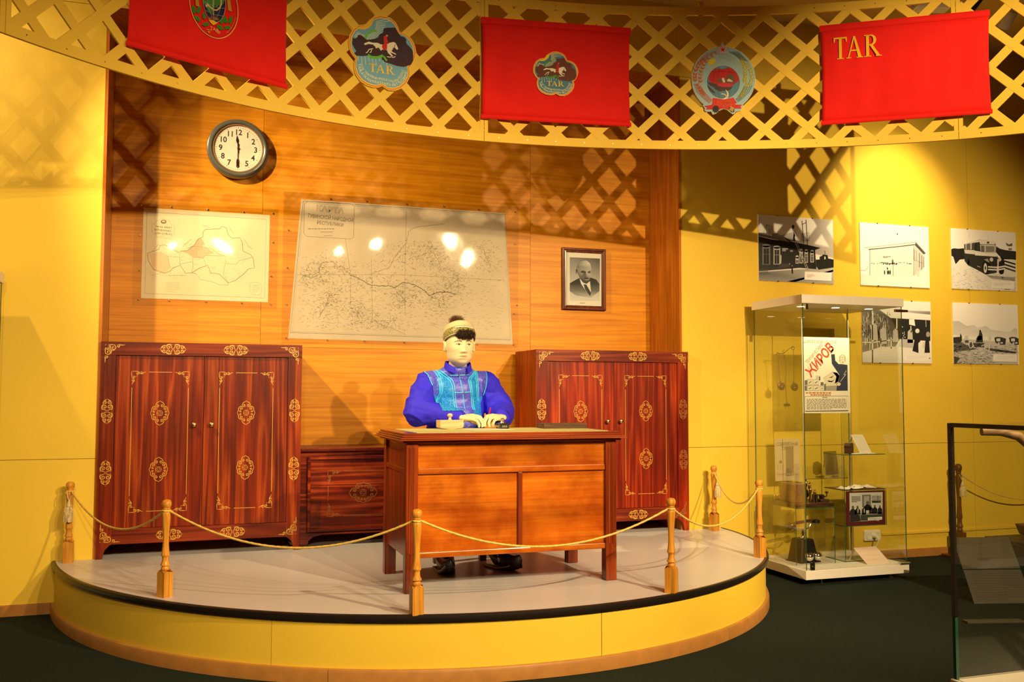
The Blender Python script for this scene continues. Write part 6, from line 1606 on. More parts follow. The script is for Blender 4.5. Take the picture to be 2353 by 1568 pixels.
# stepped glass shelves with box and cards
gbox('glass_stand', 'low clear glass tray stand at the bottom right of the showcase', 4.400, 4.765, 5.640, 5.860, SB, 0.352, ('left', 'top', 'bottom'))
gbox('glass_stand', 'upper clear glass shelf stand over the burgundy board in the showcase', 4.400, 4.765, 5.640, 5.860, 0.608, 0.862, ('left', 'top', 'bottom'))
gbox('glass_stand', 'middle clear glass box stand holding the burgundy photo board in the showcase', 4.400, 4.765, 5.640, 5.860, 0.3572, 0.6025, ('left', 'right'))
bx_ = thing('burgundy_board', 'burgundy display board with a mounted group photograph in the showcase', 'board', (4.59, 5.64, 0.3572))
MT['burg'] = plain('burgundy_cloth', (0.10, 0.004, 0.008), rough=0.6)
B().box(-0.168, 0.168, 0.0, 0.010, 0, 0.2450).build('panel_face', MT['burg'], bx_, bevel=0.002)
tag(B().box(4.402, 4.763, 5.642, 5.858, 0.6132, 0.6150).build('burgundy_cloth', MT['burg'], None), 'burgundy cloth spread on the middle glass shelf under old papers', 'cloth')
gk = 5.64 / 5.55
GU = lambda u, v, w_: (u * gk - 4.59, -0.0005 - w_, 1.3 + (v - 1.3) * gk - 0.3572)
P = Pr((1176, 1568), [(4.1227, 1.0761), (4.7951, 1.0699), (4.7755, 0.321), (4.1083, 0.3505)])
P.poly([(468, 1002), (968, 988), (965, 1405), (475, 1440)], [G(205), G(200), G(200), G(205)])
P.up()
P.poly([(658, 1030), (790, 1025), (790, 1210), (660, 1215)], G(115)); P.poly([(685, 1050), (765, 1048), (760, 1200), (690, 1205)], G(165), up=True)
for x0, x1, y0, y1 in ((500, 635, 1050, 1145), (805, 945, 1040, 1150)):
    P.scrib(x0, y0, x1, y1, 5, 0.006, G(85))
P.rect(805, 1120, 940, 1150, (0.05, 0.08, 0.05)); P.line([(895, 1040), (895, 1120)], 0.004, G(60))
P.poly([(625, 1310), (965, 1295), (965, 1405), (640, 1420)], (0.05, 0.06, 0.05)); P.poly([(620, 1310), (965, 1290), (965, 1318), (625, 1335)], G(150), up=True)
for x, y, s_, c_ in ((520, 1220, 1.2, 40), (590, 1215, 1.0, 35), (685, 1215, .8, 40), (740, 1150, 1.3, 18), (790, 1200, .7, 45), (850, 1200, .9, 30), (925, 1205, .8, 30)):
    P.poly([(x - 38 * s_, y + 45 * s_), (x - 15 * s_, y + 18 * s_), (x + 15 * s_, y + 18 * s_), (x + 42 * s_, y + 50 * s_), (x + 44 * s_, y + 110), (x - 42 * s_, y + 115)], G(c_)); P.ell(x, y, 16 * s_, 22 * s_, G(95))
for x in (595, 690):
    P.poly([(x - 6, 1240), (x + 8, 1240), (x + 6, 1300), (x - 2, 1300)], G(210), up=True)
P.poly([(475, 1320), (620, 1330), (640, 1425), (475, 1440)], G(45)); P.poly([(745, 1372), (958, 1358), (958, 1402), (745, 1412)], G(225), up=True); P.up(); P.scrib(760, 1385, 940, 1395, 2, 0.003, G(120)); P.scrib(865, 1412, 945, 1416, 1, 0.005, G(210))
P.build('group_photo', GU, bx_)
sm = thing('leather_box', 'small dark leather box standing on the upper glass shelf', 'box', (4.512, 5.72, 0.8672), 0.5)
B().prism([(-0.03, 0), (0.03, 0), (0.03, 0.06), (0.022, 0.078), (-0.022, 0.078), (-0.03, 0.06)], lambda u, v, w_: (u, w_, v), -0.022, 0.022).build('body', MT['brown'], sm, bevel=0.003)
B().box(-0.031, 0.031, -0.024, 0.024, 0.046, 0.050).build('strap', MT['black'], sm)
def card(label, x, y, z, w_, d, h, mat, rows, col, rz=0.0):
    c = thing('exhibit_card', label, 'card', (x, y, z), rz, 'cards in the showcase')
    B().add([(-w_ / 2, -d / 2, 0), (w_ / 2, -d / 2, 0), (w_ / 2, d / 2, h), (-w_ / 2, d / 2, h), (-w_ / 2, -d / 2 + 0.003, 0), (w_ / 2, -d / 2 + 0.003, 0), (w_ / 2, d / 2 + 0.003, h), (-w_ / 2, d / 2 + 0.003, h)], [(0, 1, 2, 3), (4, 7, 6, 5), (0, 4, 5, 1), (1, 5, 6, 2), (2, 6, 7, 3), (3, 7, 4, 0)]).build('board', mat, c)
    B().add([(-w_ / 2 + .01, d / 2 + 0.003, h * .9), (-w_ / 2 + .02, d / 2 + 0.003, h * .9), (-w_ / 2 + .02, d / 2 + 0.06, 0), (-w_ / 2 + .01, d / 2 + 0.06, 0), (-w_ / 2 + .01, d / 2 + 0.001, h * .9), (-w_ / 2 + .02, d / 2 + 0.001, h * .9), (-w_ / 2 + .02, d / 2 + 0.056, 0), (-w_ / 2 + .01, d / 2 + 0.056, 0)], [(0, 1, 2, 3), (4, 7, 6, 5), (0, 3, 7, 4), (1, 5, 6, 2), (0, 4, 5, 1), (3, 2, 6, 7)]).build('strut', mat, c)
    P = Pr()
    P.scrib(-w_ * .42, 0.90, w_ * .42, 0.14, rows, 0.0045 / max(.05, math.hypot(d, h)) * 0.25, col, z=False)
    P.build('card_print', lambda u, v, w2: (u, -d / 2 + d * v - w2 * 2, h * v + w2), c)
pink = plain('pale_pink_card', (0.80, 0.62, 0.50), rough=0.7)
card('text card leaning on the upper glass shelf beside the leather box', 4.635, 5.735, 0.8672, 0.115, 0.09, 0.135, plain('grey_card', (0.62, 0.56, 0.42), rough=0.7), 14, (0.28, 0.24, 0.16), 0.1)
card('pale pink label card standing on the showcase base at front right', 4.585, 5.585, SB, 0.205, 0.14, 0.095, pink, 3, (0.4, 0.15, 0.1), 0.05)
for lab, x, y, z, w_, d in (('small white label at the edge of the upper glass shelf', 4.525, 5.655, 0.8672, 0.07, 0.018), ('small white label before the text card on the upper shelf', 4.655, 5.655, 0.8672, 0.065, 0.014), ('small white label on the telegraph glass table edge', 4.225, 5.642, 0.5002, 0.0, 0.0)):
    if w_ == 0: continue
    tag(B().box(x - w_ / 2, x + w_ / 2, y - d / 2, y + d / 2, z, z + 0.007).build('shelf_label', MT['paperw'], None), lab, 'label')
random.seed(21)
for k, (lab, x, y, rz) in enumerate((('torn old paper at the left on the burgundy cloth shelf', 4.50, 5.71, 0.2), ('crumpled old paper at the right on the burgundy cloth shelf', 4.66, 5.75, -0.15))):
    pp_ = B()
    def pf_(i, j):
        a, b2 = i / 9, j / 6
        return (-0.085 + 0.17 * a + random.uniform(-.004, .004), -0.06 + 0.12 * b2 + random.uniform(-.004, .004), 0.002 + 0.022 * max(0, noise.noise((a * 4 + k * 7, b2 * 4, 1.3))) + 0.008 * a * (1 - a))
    o = pp_.grid(10, 7, pf_).build('old_paper', MT['paperw'], None, fix=False)
    md = o.modifiers.new('thickness', 'SOLIDIFY'); md.thickness = 0.0006; md.offset = 1
    o.location = (x, y, 0.6140); o.rotation_euler = (0, 0, rz)
    tag(o, lab, 'paper')
random.seed(11)

# ------------------------------------------------------------------ low glass case at the right, nearest the viewer
def at(x, y, d):
    p = Vector((0, 0, 1.3)) + (fw + rt * ((x - 1176.5) / 2142.4) - up * ((y - 784) / 2142.4)) * d
    return p
GX, GY, GZ0, GZ1 = 2.145, 2.262, 0.455, 1.214
gc = thing('low_glass_case', 'low glass case with black edging on a white base at the right edge', 'showcase', (2.75, 1.75, 0))
def gcb(x0, x1, y0, y1, z0, z1, nm, mat, bev=0.0):
    return B().box(x0 - 2.75, x1 - 2.75, y0 - 1.75, y1 - 1.75, z0, z1).build(nm, mat, gc, bevel=bev)
gcb(GX - 0.008, 3.40, 1.20, GY + 0.008, 0.0, GZ0, 'plinth', MT['white'], 0.003)
gcb(GX, GX + 0.008, 1.20, GY - 0.008, GZ0, GZ1, 'side_pane', MT['glass'])
gcb(GX, 3.39, GY - 0.008, GY, GZ0, GZ1, 'back_pane', MT['glass'])
gcb(GX - 0.002, GX + 0.010, GY - 0.012, GY + 0.002, 0.64, GZ1, 'corner_edging', MT['black'])
gcb(GX - 0.001, GX + 0.009, GY - 0.010, GY + 0.001, GZ0, 0.64, 'corner_glass_edge', MT['glassedge'])
gcb(GX - 0.002, GX + 0.010, 1.20, GY - 0.010, GZ1 - 0.012, GZ1 + 0.001, 'top_edging', MT['black'])
pl = thing('wooden_plough', 'old wooden plough with curved grey handles inside the low glass case', 'plough', (2.6, 1.8, GZ0))
MT['oldwood'] = wood('weathered_grey_wood', (0.10, 0.055, 0.025), (0.20, 0.11, 0.05), (0.30, 0.18, 0.09), axis='X', scale=2, rough=0.6, coat=0.0)
base = Vector(pl.location)
for k, dx in enumerate((0.0, 0.30)):
    q = [(2.245, 2.235, 1.188), (2.30, 2.215, 1.188), (2.345, 2.195, 1.175), (2.40, 2.17, 1.125), (2.47, 2.12, 1.03), (2.56, 2.02, 0.86), (2.70, 1.85, 0.62), (2.80, 1.70, 0.50)]
    B().tube([Vector((x + dx * (1 if i < 5 else 0.4), y - 0.10 * k, z)) - base for i, (x, y, z) in enumerate(q)], [0.012, 0.013, 0.014, 0.016, 0.017, 0.019, 0.022, 0.022], 12).build('handle', MT['oldwood'], pl, smooth=True)
B().cyl(Vector((2.42, 2.155, 1.10)) - base, Vector((2.74, 2.05, 1.095)) - base, 0.010, n=10).build('crossbar', MT['iron'], pl, smooth=True)
B().prism([(-0.15, 0.0), (0.40, 0.0), (0.62, 0.10), (0.40, 0.11), (0.0, 0.09), (-0.15, 0.06)], lambda u, v, w_: (u, w_, v), -0.06, 0.05).build('share_beam', MT['oldwood'], pl, bevel=0.01)

# ------------------------------------------------------------------ floor post beyond the low case, and stand-ins for reflections in its glass
MT['darkwood'] = wood('dark_red_post_wood', (0.05, 0.012, 0.006), (0.11, 0.03, 0.012), (0.18, 0.06, 0.02), axis='Z', scale=2, rough=0.35, coat=0.2)
fpst = thing('floor_post', 'dark turned post on a square foot plate with a pale tassel, near the right wall', 'post', (5.80, 6.02, 0))
B().box(-0.11, 0.11, -0.09, 0.09, 0, 0.022).build('foot_plate', MT['darkwood'], fpst, bevel=0.004)
B().box(-0.034, 0.034, -0.034, 0.034, 0.022, 0.20).build('square_base', MT['darkwood'], fpst, bevel=0.004)
B().lathe([(r * 1.15, 0.20 + (z - .128) * 1.58) for r, z in PROF], n=20).build('turned_shaft', MT['darkwood'], fpst, smooth=True, angle=60)
tassel(5.80, 5.985, 0.66, 'pale tassel on the dark floor post by the right wall', 1)
a, c_ = Vector((5.82, 6.02, 0.66)), Vector((7.2, 6.0, 0.66))
tag(B().tube([tuple(a.lerp(c_, i / 40) - Vector((0, 0, 0.22 * 4 * (i / 40) * (1 - i / 40)))) for i in range(41)], 0.0052, 8, lobes=3, twist=260).build('barrier_rope', MT['rope'], None, smooth=True), 'thin gold rope running right from the dark floor post', 'rope')
ib = thing('reflected_text_board', 'grey board standing in for a text reflected in the low glass case', 'board', (4.78, 4.62, 0), -0.25)  # stands in for text mirrored in the case glass
MT['greyboard'] = plain('grey_text_board', (0.065, 0.055, 0.035), rough=0.6)  # dim tone of a reflection put into the colour
for k, (z0, z1) in enumerate(((0.0, 0.185), (0.192, 0.372))):
    y0, y1 = 0.62 * z0, 0.62 * z1
    pg = B().add([(-0.19, y0, z0), (0.19, y0, z0), (0.19, y1, z1), (-0.19, y1, z1), (-0.19, y0 + 0.012, z0), (0.19, y0 + 0.012, z0), (0.19, y1 + 0.012, z1), (-0.19, y1 + 0.012, z1)], [(0, 1, 2, 3), (4, 7, 6, 5), (0, 4, 5, 1), (1, 5, 6, 2), (2, 6, 7, 3), (3, 7, 4, 0)]).build('page', MT['greyboard'], ib)
    P = Pr(); P.scrib(-0.17, z1 - 0.015, 0.17, z0 + 0.015, 12, 0.003, (0.05, 0.04, 0.03), z=False)
    P.build('page_print', lambda u, v, w_: (u, 0.62 * v - w_, v + w_ * 0.6), pg)
fl_ = thing('reflected_label', 'narrow plaque standing in for a lettered strip reflected in the low glass case', 'label', (4.33, 4.26, 0), -0.25)  # plaque imitates a lettered strip mirrored in the glass
B().box(-0.17, 0.17, -0.03, 0.03, 0, 0.012).build('plaque', MT['greyboard'], fl_, bevel=0.002)
P = Pr(); P.scrib(-0.14, 0.012, 0.14, -0.012, 2, 0.004, (0.05, 0.04, 0.03), z=False); P.build('plaque_print', lambda u, v, w_: (u, v, 0.012 + w_), fl_)
tro = thing('reflected_trough', 'wooden trough shape standing in for a reflection in the low glass case', 'trough', (6.55, 5.75, 0.16))  # trough shape added to imitate a reflection in the glass
pts_ = [(-0.34, 0.11), (-0.30, 0.03), (-0.22, 0.0), (0.30, 0.0), (0.36, 0.03), (0.40, 0.11)]
B().prism(pts_, lambda u, v, w_: (u, w_, v), -0.12, 0.12).build('trough_body', MT['oldwood'], tro, bevel=0.01)
B().box(-0.28, 0.34, -0.10, 0.10, 0.1102, 0.1112).build('hollow_shade', MT['darkwood'], tro)  # dark sheet on the solid block paints the shade of a hollow
pb = thing('dark_plinth', 'low dark plinth standing against the right wall under the trough', 'plinth', (6.75, 5.78, 0))
B().box(-0.72, 0.9, -0.2, 0.2, 0.0, 0.13).build('plinth_body', MT['iron'], pb)
B().box(-0.73, 0.91, -0.21, 0.21, 0.13, 0.16).build('plinth_top', MT['greyboard'], pb)

# ------------------------------------------------------------------ lamps seen above the lattice at the right
def canspot(label, loc, aim, body, r=0.042, l=0.13):
    t = thing('ceiling_spotlight', label, 'spotlight', loc, 0, 'ceiling spotlights')
    q = (Vector(aim) - Vector(loc)).to_track_quat('Z', 'Y').to_matrix().to_4x4()
    B().lathe([(r * 0.55, -l * 0.5), (r * 0.9, -l * 0.42), (r, -l * 0.3), (r, l * 0.5), (r * 0.88, l * 0.5), (r * 0.8, l * 0.42)], n=24, M=q).build('can', body, t, smooth=True)
    B().lathe([(r * 0.78, l * 0.40), (r * 0.78, l * 0.42)], n=20, M=q).build('lens', MT['bulb'], t)
    B().cyl((0, 0, 0.0), (0, 0, CZ - loc[2]), 0.008, n=8).build('stem', body, t, smooth=True)
    B().box(-0.02, 0.02, -0.09, 0.09, CZ - loc[2] - 0.03, CZ - loc[2]).build('adapter', body, t)
    return t
canspot('white can spotlight on the ceiling beyond the lettered flag', (5.25, 4.90, 3.90), (5.35, 6.2, 2.75), MT['white'])
canspot('black can spotlight half hidden by the top corner of the lettered flag', (4.90, 4.84, 3.95), (4.2, 6.0, 2.4), MT['black'])
fd = thing('floodlight', 'pale box floodlight on the ceiling above the lettered flag', 'floodlight', (4.64, 4.95, 3.93), -0.3)
B().box(-0.12, 0.12, -0.06, 0.06, -0.03, 0.03).build('housing', MT['white'], fd, bevel=0.006)
B().box(-0.105, 0.105, -0.05, 0.05, -0.034, -0.03).build('diffuser', MT['paperw'], fd)
B().cyl((0, 0, 0.03), (0, 0, CZ - 3.93), 0.008, n=8).build('stem', MT['steel'], fd)
for sx in (-1, 1):
    B().box(sx * 0.125 - 0.003, sx * 0.125 + 0.003, -0.012, 0.012, -0.01, 0.06).build('bracket', MT['steel'], fd)

# ------------------------------------------------------------------ seated clerk mannequin
def remeshed(bd, voxel, it, fac=0.5):
    me = bpy.data.meshes.new('tmp'); me.from_pydata(bd.v, [], bd.f)
    o = bpy.data.objects.new('tmp', me); COL.objects.link(o)
    md = o.modifiers.new('r', 'REMESH'); md.mode = 'VOXEL'; md.voxel_size = voxel; md.use_smooth_shade = True
    ms = o.modifiers.new('s', 'SMOOTH'); ms.factor = fac; ms.iterations = it
    bpy.context.view_layer.update()
    r = bpy.data.meshes.new_from_object(o.evaluated_get(bpy.context.evaluated_depsgraph_get()))
    bpy.data.objects.remove(o); bpy.data.meshes.remove(me)
    return r
def caps(bd, p0, r0, p1, r1, n=16):
    bd.sph(p0, r0, n, 10); bd.sph(p1, r1, n, 10); bd.cyl(p0, p1, r0, r1, n)
HX, HY, HZ = 1.474, 5.405, 1.590
bd = B()
gs = lambda a, b2: math.exp(-(a / b2) ** 2)
NU, NV = 110, 100
hv = []
for j in range(NV + 1):
    ph = PI * j / NV
    sz = -math.cos(ph); sr = math.sin(ph)
    for i in range(NU):
        th = 2 * PI * i / NU
        sx, sy = sr * math.sin(th), -sr * math.cos(th)
        x, y, z = 0.078 * sx, 0.099 * sy, 0.128 * sz
        if sz < 0:
            k = (-sz) ** 1.6
            x *= 1 - 0.22 * k
            if sy > 0: y *= 1 - 0.5 * (-sz) ** 1.2
        # fuller jaw
        if sz < -0.35:
            x *= 1 + 0.22 * gs(sz + 0.72, 0.25)
            if sy < 0: y *= 1 + 0.16 * gs(sz + 0.78, 0.24)
        if sy < 0:
            f_ = 0.0; ax = abs(x)
            if -0.052 < z < 0.012:
                t = min(1, max(0, (0.012 - z) / 0.052))
                pr_ = (0.10 + 0.90 * t ** 1.6) * (1.0 if z > -0.043 else max(0, 1 - (-0.043 - z) / 0.009))
                f_ += 0.021 * pr_ * gs(x, 0.0085 + 0.006 * t)
            f_ += 0.006 * gs(ax - 0.0135, 0.0065) * gs(z + 0.041, 0.008)
            f_ -= 0.0075 * gs(ax - 0.030, 0.016) * gs(z - 0.003, 0.013)
            f_ += 0.0050 * gs(ax - 0.031, 0.012) * gs(z + 0.000, 0.007)
            f_ += 0.0035 * gs(ax - 0.030, 0.022) * gs(z - 0.021, 0.008)
            f_ += 0.0050 * gs(ax - 0.046, 0.020) * gs(z + 0.030, 0.022)
            f_ += 0.0055 * gs(x, 0.021) * (gs(z + 0.064, 0.0055) + 0.9 * gs(z + 0.076, 0.0065))
            f_ -= 0.0045 * gs(x, 0.025) * gs(z + 0.070, 0.0028)
            f_ -= 0.0035 * gs(x, 0.03) * gs(z + 0.090, 0.006)
            f_ += 0.0070 * gs(x, 0.024) * gs(z + 0.106, 0.016)
            y -= f_
        hv.append((HX + x * 1.10, HY + y * 1.04, HZ + z * 1.03))
hf = [(j * NU + i, j * NU + (i + 1) % NU, (j + 1) * NU + (i + 1) % NU, (j + 1) * NU + i) for j in range(NV) for i in range(NU)]
bd.add(hv, hf)
for s_ in (-1, 1):                                            # ears
    M_ = Matrix.Translation((HX + s_ * 0.087, HY + 0.014, HZ - 0.008)) @ Matrix.Rotation(s_ * 0.35, 4, 'Z') @ Matrix.Rotation(-0.12, 4, 'X')
    bd.sph((0, 0, 0), (0.008, 0.019, 0.032), 16, 12, M=M_)
    ring_ = [M_ @ Vector((s_ * 0.006, 0.017 * math.cos(t), 0.003 + 0.029 * math.sin(t))) for t in np.linspace(-2.2, 2.6, 18)]
    bd.tube(ring_, 0.0048, 8)
caps(bd, (HX, HY + 0.03, HZ - 0.06), 0.052, (HX + 0.004, HY + 0.06, HZ - 0.17), 0.058)
# trunk, arms, legs under the clothes
bd.sph((1.48, 5.50, 1.24), (0.165, 0.105, 0.21), 20, 14); bd.sph((1.48, 5.53, 0.92), (0.16, 0.13, 0.16), 20, 14); bd.cyl((1.48, 5.51, 1.2), (1.48, 5.53, 0.9), 0.12, 0.13)
caps(bd, (1.315, 5.49, 1.365), 0.055, (1.645, 5.49, 1.365), 0.055)
WR = {-1: (1.408, 5.222, 1.166), 1: (1.690, 5.232, 1.166)}
for s_ in (-1, 1):
    sh = (1.48 + s_ * 0.175, 5.485, 1.36); el = (1.485 + s_ * 0.245, 5.42, 1.19)
    caps(bd, sh, 0.055, el, 0.044); caps(bd, el, 0.043, WR[s_], 0.029)
    hip, kn, an = (1.48 + s_ * 0.09, 5.52, 0.86), (1.47 + s_ * 0.13, 5.17, 0.86), (1.48 + s_ * 0.15, 5.20, 0.42)
    caps(bd, hip, 0.085, kn, 0.06); caps(bd, kn, 0.055, an, 0.038); caps(bd, an, 0.036, (1.48 + s_ * 0.16, 5.07, 0.362), 0.028)
# hands: palm, four unequal bent fingers, thumb
def handgeo(mx, dxy, dy=0.0):
    f_ = lambda p: ((dxy - p[0]) if mx else p[0], p[1] + dy, p[2])
    R_ = lambda pts, rr: [caps(bd, f_(a), r0, f_(c), r1, 12) for a, c, r0, r1 in zip(pts[:-1], pts[1:], rr[:-1], rr[1:])]
    w0 = (1.408, 5.222, 1.166)
    kn = [(1.489, 5.190, 1.174), (1.492, 5.169, 1.174), (1.486, 5.149, 1.167), (1.474, 5.132, 1.156)]
    for k in kn:
        R_([(1.425, 5.205 - 0.012 * kn.index(k), 1.162), k], [0.0165, 0.0118])
    bd.sph(f_((1.447, 5.176, 1.158)), (0.040, 0.034, 0.017), 18, 12)
    caps(bd, f_(w0), 0.027, f_((1.436, 5.186, 1.160)), 0.022, 14)
    R_([kn[0], (1.524, 5.181, 1.170), (1.546, 5.167, 1.147), (1.552, 5.160, 1.123)], [0.0110, 0.0098, 0.0088, 0.0074])
    R_([kn[1], (1.529, 5.152, 1.166), (1.548, 5.138, 1.139), (1.546, 5.131, 1.115)], [0.0113, 0.0100, 0.0089, 0.0074])
    R_([kn[2], (1.519, 5.128, 1.157), (1.533, 5.116, 1.131), (1.529, 5.111, 1.113)], [0.0108, 0.0096, 0.0086, 0.0072])
    R_([kn[3], (1.500, 5.113, 1.145), (1.511, 5.104, 1.124), (1.508, 5.100, 1.112)], [0.0096, 0.0086, 0.0077, 0.0065])
    R_([(1.440, 5.205, 1.158), (1.478, 5.216, 1.150), (1.512, 5.203, 1.133), (1.534, 5.190, 1.117)], [0.0145, 0.0125, 0.0105, 0.0085])
handgeo(False, 0)
handgeo(True, 3.104, 0.004)
me = remeshed(bd, 0.0034, 2, 0.4)
org = Vector((1.475, 5.56, PZ))
MT['skin'] = plain('pale_wax_skin', (0.86, 0.70, 0.42), rough=0.45, var=0.02, vscale=20)
person = bpy.data.objects.new('person', me); COL.objects.link(person)
me.transform(Matrix.Translation(-org)); person.location = org
me.materials.clear(); me.materials.append(MT['skin']); me.shade_smooth()
tag(person, 'mannequin clerk in blue silk robe and fur-trimmed cap writing at the desk', 'mannequin')
BODY = BVHTree.FromPolygons([v.co + org for v in me.vertices], [tuple(p.vertices) for p in me.polygons])
def child(bd_, name, mat, **k):
    bd_.v = [tuple(Vector(p) - org) for p in bd_.v]
    return bd_.build(name, mat, person, **k)
def front(bvh, x, z, off=0.0008, dirv=(0, 1, 0), y0=4.6):
    h = bvh.ray_cast(Vector((x, y0, z)), Vector(dirv))
    return None if h[0] is None else h[0] + h[1] * off
def patch(bvh, line, name, mat, off=0.0007):
    b_ = B(); vs = []
    for x, z, h in line:
        for t in (1, 0.33, -0.33, -1):
            p = front(bvh, x, z + h * t, off)
            vs.append(tuple(p))
    b_.add(vs, [(i * 4 + j, i * 4 + j + 1, i * 4 + 5 + j, i * 4 + 4 + j) for i in range(len(line) - 1) for j in range(3)])
    return child(b_, name, mat, smooth=True, fix=False)
MT['brow'] = plain('brow_paint', (0.11, 0.06, 0.03), rough=0.7)
MT['eyewhite'] = plain('eye_white', (0.70, 0.62, 0.45), rough=0.3)
MT['iris'] = plain('dark_iris', (0.02, 0.012, 0.008), rough=0.2)
MT['lip'] = plain('lip_tint', (0.62, 0.36, 0.22), rough=0.5)
for s_ in (-1, 1):
    cx = HX + s_ * 0.031
    eb = patch(BODY, [(cx + s_ * (-0.018 + 0.040 * t), HZ + 0.0185 + 0.0055 * math.sin(PI * min(1, t * 1.1)) - 0.002 * t, 0.0030 * (1 - 0.6 * t)) for t in np.linspace(0, 1, 12)], 'eyebrow', MT['brow'])
    ey = patch(BODY, [(cx - 0.0135 + 0.027 * t, HZ + 0.0005, 0.0040 * math.sin(PI * t) + 0.0001) for t in np.linspace(0, 1, 12)], 'eye', MT['eyewhite'])
    patch(BODY, [(cx + 0.002 - 0.0050 + 0.0100 * t, HZ + 0.0003, 0.0038 * math.sin(PI * t) ** .6 + 0.0001) for t in np.linspace(0, 1, 8)], 'iris', MT['iris'], 0.0011)
    patch(BODY, [(cx - 0.0145 + 0.029 * t, HZ + 0.0008 + 0.0038 * math.sin(PI * t), 0.0014) for t in np.linspace(0, 1, 12)], 'eyelid_line', MT['iris'], 0.0012)
patch(BODY, [(HX - 0.021 + 0.042 * t, HZ - 0.0655 + 0.001 * math.sin(PI * t), 0.0030 * math.sin(PI * t) + 0.0002) for t in np.linspace(0, 1, 14)], 'upper_lip', MT['lip'])
patch(BODY, [(HX - 0.018 + 0.036 * t, HZ - 0.0745, 0.0032 * math.sin(PI * t) + 0.0002) for t in np.linspace(0, 1, 14)], 'lower_lip', MT['lip'])
patch(BODY, [(HX - 0.022 + 0.044 * t, HZ - 0.0700 + 0.0012 * abs(t - .5), 0.0007) for t in np.linspace(0, 1, 14)], 'mouth_line', MT['brow'], 0.0010)

# robe with wide sleeves
bd = B()
bd.sph((1.482, 5.515, 1.20), (0.180, 0.135, 0.26), 28, 18); bd.sph((1.482, 5.500, 1.315), (0.168, 0.122, 0.115), 28, 16)
caps(bd, (1.315, 5.500, 1.372), 0.066, (1.650, 5.500, 1.372), 0.066)
bd.sph((1.477, 5.485, 1.422), (0.120, 0.085, 0.048), 24, 14); bd.sph((1.476, 5.470, 1.440), (0.085, 0.080, 0.040), 20, 12)
SL = {-1: [(1.297, 5.492, 1.358), (1.262, 5.462, 1.285), (1.232, 5.425, 1.195)], 1: [(1.668, 5.492, 1.358), (1.708, 5.462, 1.285), (1.742, 5.425, 1.190)]}
for s_ in (-1, 1):
    a, m_, e = SL[s_]
    caps(bd, a, 0.074, m_, 0.082); caps(bd, m_, 0.082, e, 0.090)
    w0 = Vector(WR[s_])
    mid = Vector(e).lerp(w0, 0.5) + Vector((0, 0, -0.004))
    caps(bd, e, 0.086, mid, 0.068); caps(bd, mid, 0.068, w0 + (w0 - mid) * 0.10, 0.046)
bd.sph((1.48, 5.50, 0.93), (0.235, 0.20, 0.17), 24, 14); bd.cyl((1.48, 5.515, 1.2), (1.48, 5.50, 0.93), 0.165, 0.20, 24)
for s_ in (-1, 1):
    caps(bd, (1.48 + s_ * 0.09, 5.45, 0.88), 0.115, (1.47 + s_ * 0.12, 5.20, 0.86), 0.105)
    caps(bd, (1.47 + s_ * 0.12, 5.22, 0.84), 0.105, (1.47 + s_ * 0.13, 5.23, 0.56), 0.105)
rm = remeshed(bd, 0.0062, 5)
nrm0 = [v.normal.copy() for v in rm.vertices]
new_co = []
for v, nn_ in zip(rm.vertices, nrm0):                          # cloth folds on the sleeves and flanks
    p = v.co.copy()
    arm = min(1.0, max(0.0, (abs(p.x - 1.48) - 0.14) / 0.07)) if p.z > 1.06 else 0.5
    rg = (1 - abs(noise.noise((p.x * 6 + p.z * 5, p.y * 6, p.z * 11 - p.x * 4)))) ** 4 - 0.40
    q = rg * 0.95 + noise.noise((p.x * 20 + 5, p.y * 20, p.z * 30)) * 0.25
    dpt = 0.014 * arm * q + 0.002 * noise.noise((p.x * 30, p.y * 30, p.z * 30))
    lim = p.z < 1.125 and p.y < 5.29
    p += nn_ * (min(dpt, 0.0) if lim else dpt)
    if p.z < 1.110 and p.y < 5.275 and p.z > 1.02: p.z = max(p.z, 1.1075)
    new_co += list(p)
rm.vertices.foreach_set('co', new_co)
rm.update()
robe_bvh = BVHTree.FromPolygons([v.co.copy() for v in rm.vertices], [tuple(p.vertices) for p in rm.polygons])
RV = [v.co.copy() for v in rm.vertices]; RN = [v.normal.copy() for v in rm.vertices]; RP = [tuple(p.vertices) for p in rm.polygons]
MT['robe'] = plain('indigo_silk', (0.040, 0.030, 0.85), rough=0.6, var=0.04, vscale=15, spec=0.15)
def brocade(name, c1, c2, sc):
    m, nt, bs, ln = newmat(name)
    tc = nt.nodes.new('ShaderNodeTexCoord'); vo = nt.nodes.new('ShaderNodeTexVoronoi'); vo.inputs['Scale'].default_value = sc; vo.feature = 'DISTANCE_TO_EDGE'
    nz = nt.nodes.new('ShaderNodeTexNoise'); nz.inputs['Scale'].default_value = sc * 1.6; nz.inputs['Detail'].default_value = 3
    ln(tc.outputs['Object'], vo.inputs['Vector']); ln(tc.outputs['Object'], nz.inputs['Vector'])
    ad = nt.nodes.new('ShaderNodeMath'); ad.operation = 'MULTIPLY'; ln(vo.outputs['Distance'], ad.inputs[0]); ln(nz.outputs['Fac'], ad.inputs[1])
    rp = nt.nodes.new('ShaderNodeValToRGB'); rp.color_ramp.elements[0].position = 0.05; rp.color_ramp.elements[1].position = 0.14
    rp.color_ramp.elements[0].color = (*c1, 1); rp.color_ramp.elements[1].color = (*c2, 1)
    ln(ad.outputs[0], rp.inputs['Fac']); ln(rp.outputs['Color'], bs.inputs['Base Color'])
    bs.inputs['Roughness'].default_value = 0.35; bs.inputs['Specular IOR Level'].default_value = 0.3
    return m
MT['brp'] = brocade('violet_brocade', (0.12, 0.13, 0.80), (0.06, 0.06, 0.60), 80)
MT['brt'] = brocade('turquoise_brocade', (0.03, 0.32, 0.90), (0.008, 0.17, 0.62), 80)
